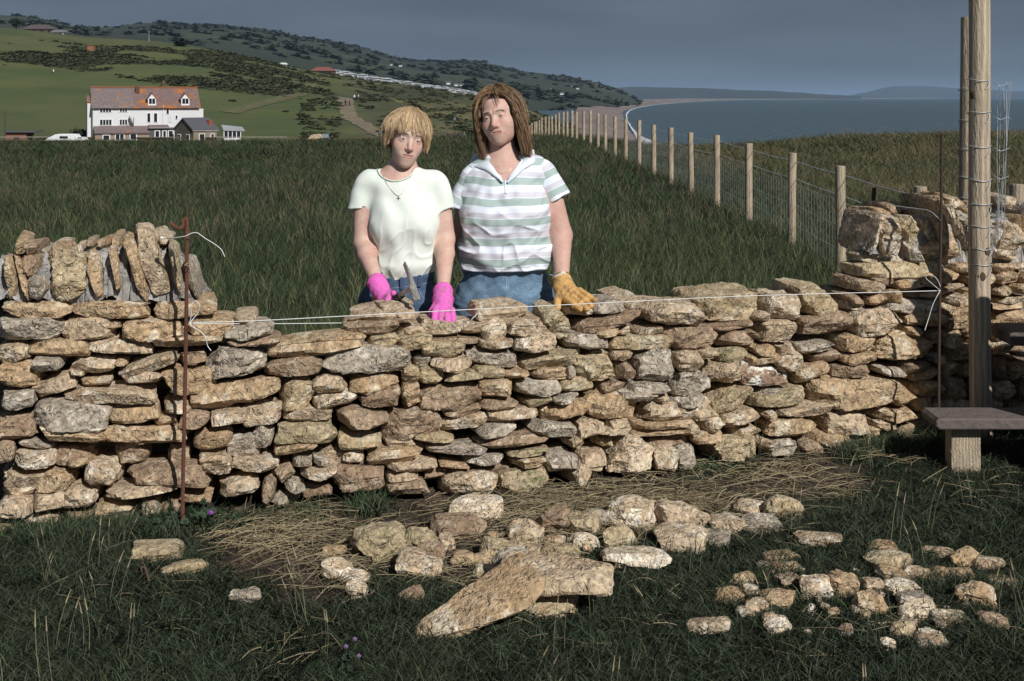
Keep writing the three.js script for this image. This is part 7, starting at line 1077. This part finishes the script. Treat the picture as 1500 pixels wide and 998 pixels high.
  { const pts = [[716, 236], [724, 246], [735, 252], [746, 248], [755, 238]].map(([px, py]) => { const p = J(px, py, D); let z = 0.2; while (z > -0.1 && body(p.x, p.y, z) > 0) z -= 0.002; return V(p.x, p.y, z + 0.0015); }); part(who, 'necklace', tube(pts, 0.0008, 4, 40), new THREE.MeshStandardMaterial({ color: new THREE.Color().setRGB(0.7, 0.62, 0.45), metalness: 0.9, roughness: 0.3 })); }
  // shoulder length brown hair, parted and falling to both sides
  {
    const tints = [[0.25, 0.150, 0.082], [0.31, 0.195, 0.110], [0.19, 0.110, 0.058], [0.38, 0.26, 0.150], [0.15, 0.085, 0.045], [0.27, 0.165, 0.088]];
    const hull = (a, th, off) => V(Math.sin(a) * (0.0835 + off) * Math.sin(th), 0.022 + (0.0945 + off) * Math.cos(th), -0.016 - 0.026 * Math.max(0, Math.cos(th)) + Math.cos(a) * (Math.cos(a) > 0 ? 0.104 : 0.106) * (1 + off * 9) * Math.sin(th));
    const open = 0.98;
    const path = (i, r) => {
      const front = r() < 0.46, s = r() < 0.5 ? -1 : 1, q0 = r();
      const a0 = front ? s * (0.02 + 0.10 * r()) : s * lerp(0.95, Math.PI, q0), aEnd = front ? s * (open + 0.05 + 0.42 * r()) : a0, th0 = front ? 0.05 + 0.78 * r() : 0.05 + 0.95 * Math.pow(r(), 1.2);
      const L = Math.floor((aEnd + 3.2) * 22), lr = rngOf(900 + L), stray = i % 24 === 0, off = 0.002 + 0.008 * lr() + 0.009 * r() + (front ? 0.006 : 0) + (stray ? 0.014 * r() : 0), len = (Math.abs(aEnd) < 1.6 ? -0.120 : -0.140) - 0.050 * lr() - 0.022 * r(), pts = [], n = 14;
      const wv = (lr() - 0.5) * 0.022 + (r() - 0.5) * (stray ? 0.05 : 0.018), ph = lr() * 6 + r() * 0.7, fl = 0.024 * lr() - 0.008, wisp = front && r() < 0.014;
      for (let k = 0; k < n; k++) {
        const t = k / (n - 1), u = Math.min(1, t / 0.45); let p, a = lerp(a0, wisp ? a0 + s * 0.35 : aEnd, Math.pow(u, 0.62));
        if (t < 0.45) { p = hull(a, lerp(th0, Math.PI / 2, Math.pow(u, 1.45)), off); if (wisp) p.z += 0.004; if (front) p.y += 0.010 * Math.sin(u * Math.PI); }
        else { if (wisp) break; const y = lerp(0.022, len, (t - 0.45) / 0.55), q = (0.022 - y) / 0.2; p = hull(aEnd, Math.PI / 2, off); p.y = y; p.x *= 1 + 0.07 * Math.sin(q * 3.0); p.z = (p.z + 0.016) * (1 - 0.12 * q) - 0.016 + (Math.cos(aEnd) < 0 ? 0.03 * q : 0); p.x += Math.sin(aEnd) * fl * q * q; }
        p.x += wv * Math.sin(t * 6 + ph) * t; p.z += wv * Math.cos(t * 5.2 + ph) * t; pts.push(p);
      }
      return pts;
    };
    const h = part(who, 'hair', strandGeo(6800, path, 0.00105, tints, 81).applyMatrix4(M), hairMat);
    const capG = new THREE.SphereGeometry(1, 48, 34), P = capG.attributes.position; for (let i = 0; i < P.count; i++) { const v = V(P.getX(i), P.getY(i), P.getZ(i)), a = Math.atan2(v.x, v.z), th = Math.acos(clamp(v.y, -1, 1)); let p = hull(a, Math.min(th, Math.PI / 2), -0.002); const face = Math.abs(a) < open + 0.1; const e = face ? lerp(0.108, 0.070, Math.abs(a) / open) : Math.abs(a) < 1.5 ? -0.09 : -0.12; if (th > Math.PI / 2) p.y = lerp(0.022, e, Math.min(1, (th - Math.PI / 2) * 1.3)); if (p.y < e) { p = hull(a, Math.acos(clamp((e - 0.022) / 0.0925, -1, 1)), -0.002); if (e < 0.022) { p = hull(a, Math.PI / 2, -0.004); p.y = e; } } P.setXYZ(i, p.x, p.y, p.z); } capG.computeVertexNormals(); part(h, 'under_hair', colourAll(capG, [0.14, 0.080, 0.040]).applyMatrix4(M), hairMat);
  }
  addTop(who, 'person', 'woman with long brown hair in a striped polo shirt and tan glove', 'person');
}
// ---------------------------------------------------------------- small plants, a twig and chips of stone
function leafShape(L, W) { const s = new THREE.Shape(); s.moveTo(0, 0); s.bezierCurveTo(W * 0.7, L * 0.2, W * 0.6, L * 0.75, 0, L); s.bezierCurveTo(-W * 0.6, L * 0.75, -W * 0.7, L * 0.2, 0, 0); return new THREE.ShapeGeometry(s, 5); }
function leafyPlant(px, row, d, n, size, rgb, label, flower, seed, tall = 0) {
  const r = rngOf(seed), g = new THREE.Group(), p = at(px, row, d); p.y = groundH(p.x, d); g.position.copy(p);
  const m = std(rgb, 0.7, { side: THREE.DoubleSide }), stemM = std([rgb[0] * 1.3, rgb[1] * 1.1, rgb[2]], 0.8);
  for (let i = 0; i < n; i++) {
    const a = r() * 6.28, R = size * (0.3 + 0.7 * r()), h = size * (0.3 + 0.8 * r()), tip = V(Math.cos(a) * R, h, Math.sin(a) * R);
    part(g, 'stem', rod(V(Math.cos(a) * R * 0.15, 0, Math.sin(a) * R * 0.15), tip, 0.0012, 0.0009, 4), stemM);
    const lobes = []; for (let k = -2; k <= 2; k++) { const l = leafShape(size * 0.36 * (1 - 0.1 * Math.abs(k)), size * 0.16); l.rotateZ(k * 0.62); lobes.push(l); } const lf = merge(lobes); lf.rotateX(-0.9 + r() * 0.7); lf.rotateY(r() * 6.28); lf.translate(tip.x, tip.y, tip.z); part(g, 'leaf', lf, m);
  }
  for (const [fx, fy, fz] of flower || []) { const f = []; for (let k = 0; k < 5; k++) { const l = leafShape(size * 0.14, size * 0.12); l.rotateX(-0.35); l.rotateZ(k * 1.2566); l.translate(fx, fy, fz); f.push(l); } part(g, 'stem', rod(V(fx * 0.4, 0, fz * 0.3), V(fx, fy, fz), 0.001, 0.0008, 4), stemM); part(g, 'flower', merge(f), std(flower.length > 1 ? [0.17, 0.11, 0.24] : [0.30, 0.05, 0.45], 0.7, { side: THREE.DoubleSide })); }
  if (tall) for (let k = 0; k < 2; k++) part(g, 'stem', tube([V(0, 0, 0), V(0.004 * k, tall * 0.5, 0.01), V(0.03 - 0.05 * k, tall, 0.02)], 0.0012, 4), stemM);
  return addTop(g, 'wild_plant', label, 'plant');
}
leafyPlant(303, 757, wallD(303) - 0.10, 16, 0.065, [0.030, 0.062, 0.030], 'leafy plant with one purple flower at the foot of the wall', [[0.028, 0.075, 0.06]], 1);
leafyPlant(262, 765, wallD(262) - 0.12, 13, 0.06, [0.026, 0.055, 0.028], 'dark lobed leaves around the foot of the hooked bar', null, 2);
leafyPlant(225, 772, wallD(225) - 0.13, 11, 0.055, [0.030, 0.058, 0.028], 'low leafy weeds left of the hooked bar by the wall', null, 3);
leafyPlant(345, 762, wallD(345) - 0.13, 8, 0.05, [0.034, 0.062, 0.030], 'small weed between the flowering plant and the straw', null, 4);
leafyPlant(1112, 672, wallD(1112) - 0.05, 5, 0.05, [0.06, 0.07, 0.045], 'thin weed with a tall bent stalk against the wall', null, 5, 0.19);
leafyPlant(846, 716, wallD(846) - 0.06, 3, 0.03, [0.06, 0.065, 0.035], 'spindly weed with tall stalks by the pitted stone', null, 6, 0.24);
leafyPlant(518, 972, 3.12, 5, 0.05, [0.022, 0.04, 0.022], 'foreground weed with tiny mauve flowers', [[-0.02, 0.06, 0], [0.015, 0.045, 0.02], [0.0, 0.07, -0.02]], 7);
{
  const d = groundHit(214, 850), p = at(214, 850, d), g = new THREE.Group(); p.y = groundH(p.x, d); g.position.copy(p);
  part(g, 'branch', tube([V(-0.03, 0.03, -0.06), V(-0.01, 0.028, -0.02), V(0.012, 0.025, 0.03), V(0.03, 0.02, 0.07)], 0.0042, 6), std([0.12, 0.075, 0.055], 0.9)); part(g, 'twig', tube([V(-0.012, 0.028, -0.02), V(-0.016, 0.038, 0.0), V(-0.004, 0.034, 0.03)], 0.0022, 5), std([0.13, 0.085, 0.06], 0.9));
  addTop(g, 'twig', 'short brown dead stick lying in the grass below the ochre stone', 'twig');
  const r = rngOf(1234), zone = (n, x0, x1, y0, y1, lo, hi, label, group) => { for (let i = 0; i < n; i++) { const px = lerp(x0, x1, r()), row = lerp(y0, y1, r()), dd = groundHit(px, row), s = lerp(lo, hi, r() * r()), q = at(px, row, dd); const m = new THREE.Mesh(stoneGeo(s, s * (0.4 + 0.4 * r()), s * (0.6 + 0.5 * r()), stoneSeed++, { cell: 0.008, e: 3 + 3 * r() }), STONE['pbboygw'[Math.floor(r() * 7)]]); m.position.set(q.x, groundH(q.x, dd) + s * 0.24 + 0.008, -dd); m.rotation.set(r() - 0.5, r() * 6, r() - 0.5); addTop(m, 'stone_chip', label, 'stone', group); } };
  zone(30, 1060, 1450, 835, 935, 0.02, 0.055, 'small stone chip among the rubble heap below the stile', 'stone chips in the rubble heap');
  zone(22, 600, 980, 775, 850, 0.018, 0.045, 'small stone chip between the blocks beside the straw', 'stone chips beside the straw');
  zone(8, 470, 560, 800, 880, 0.015, 0.035, 'tiny stone chip near the squarish mossy block', 'stone chips by the mossy block');
}
scene.fog = new THREE.FogExp2(new THREE.Color().setRGB(0.11, 0.16, 0.23), 0.00005);
renderer.render(scene, camera);
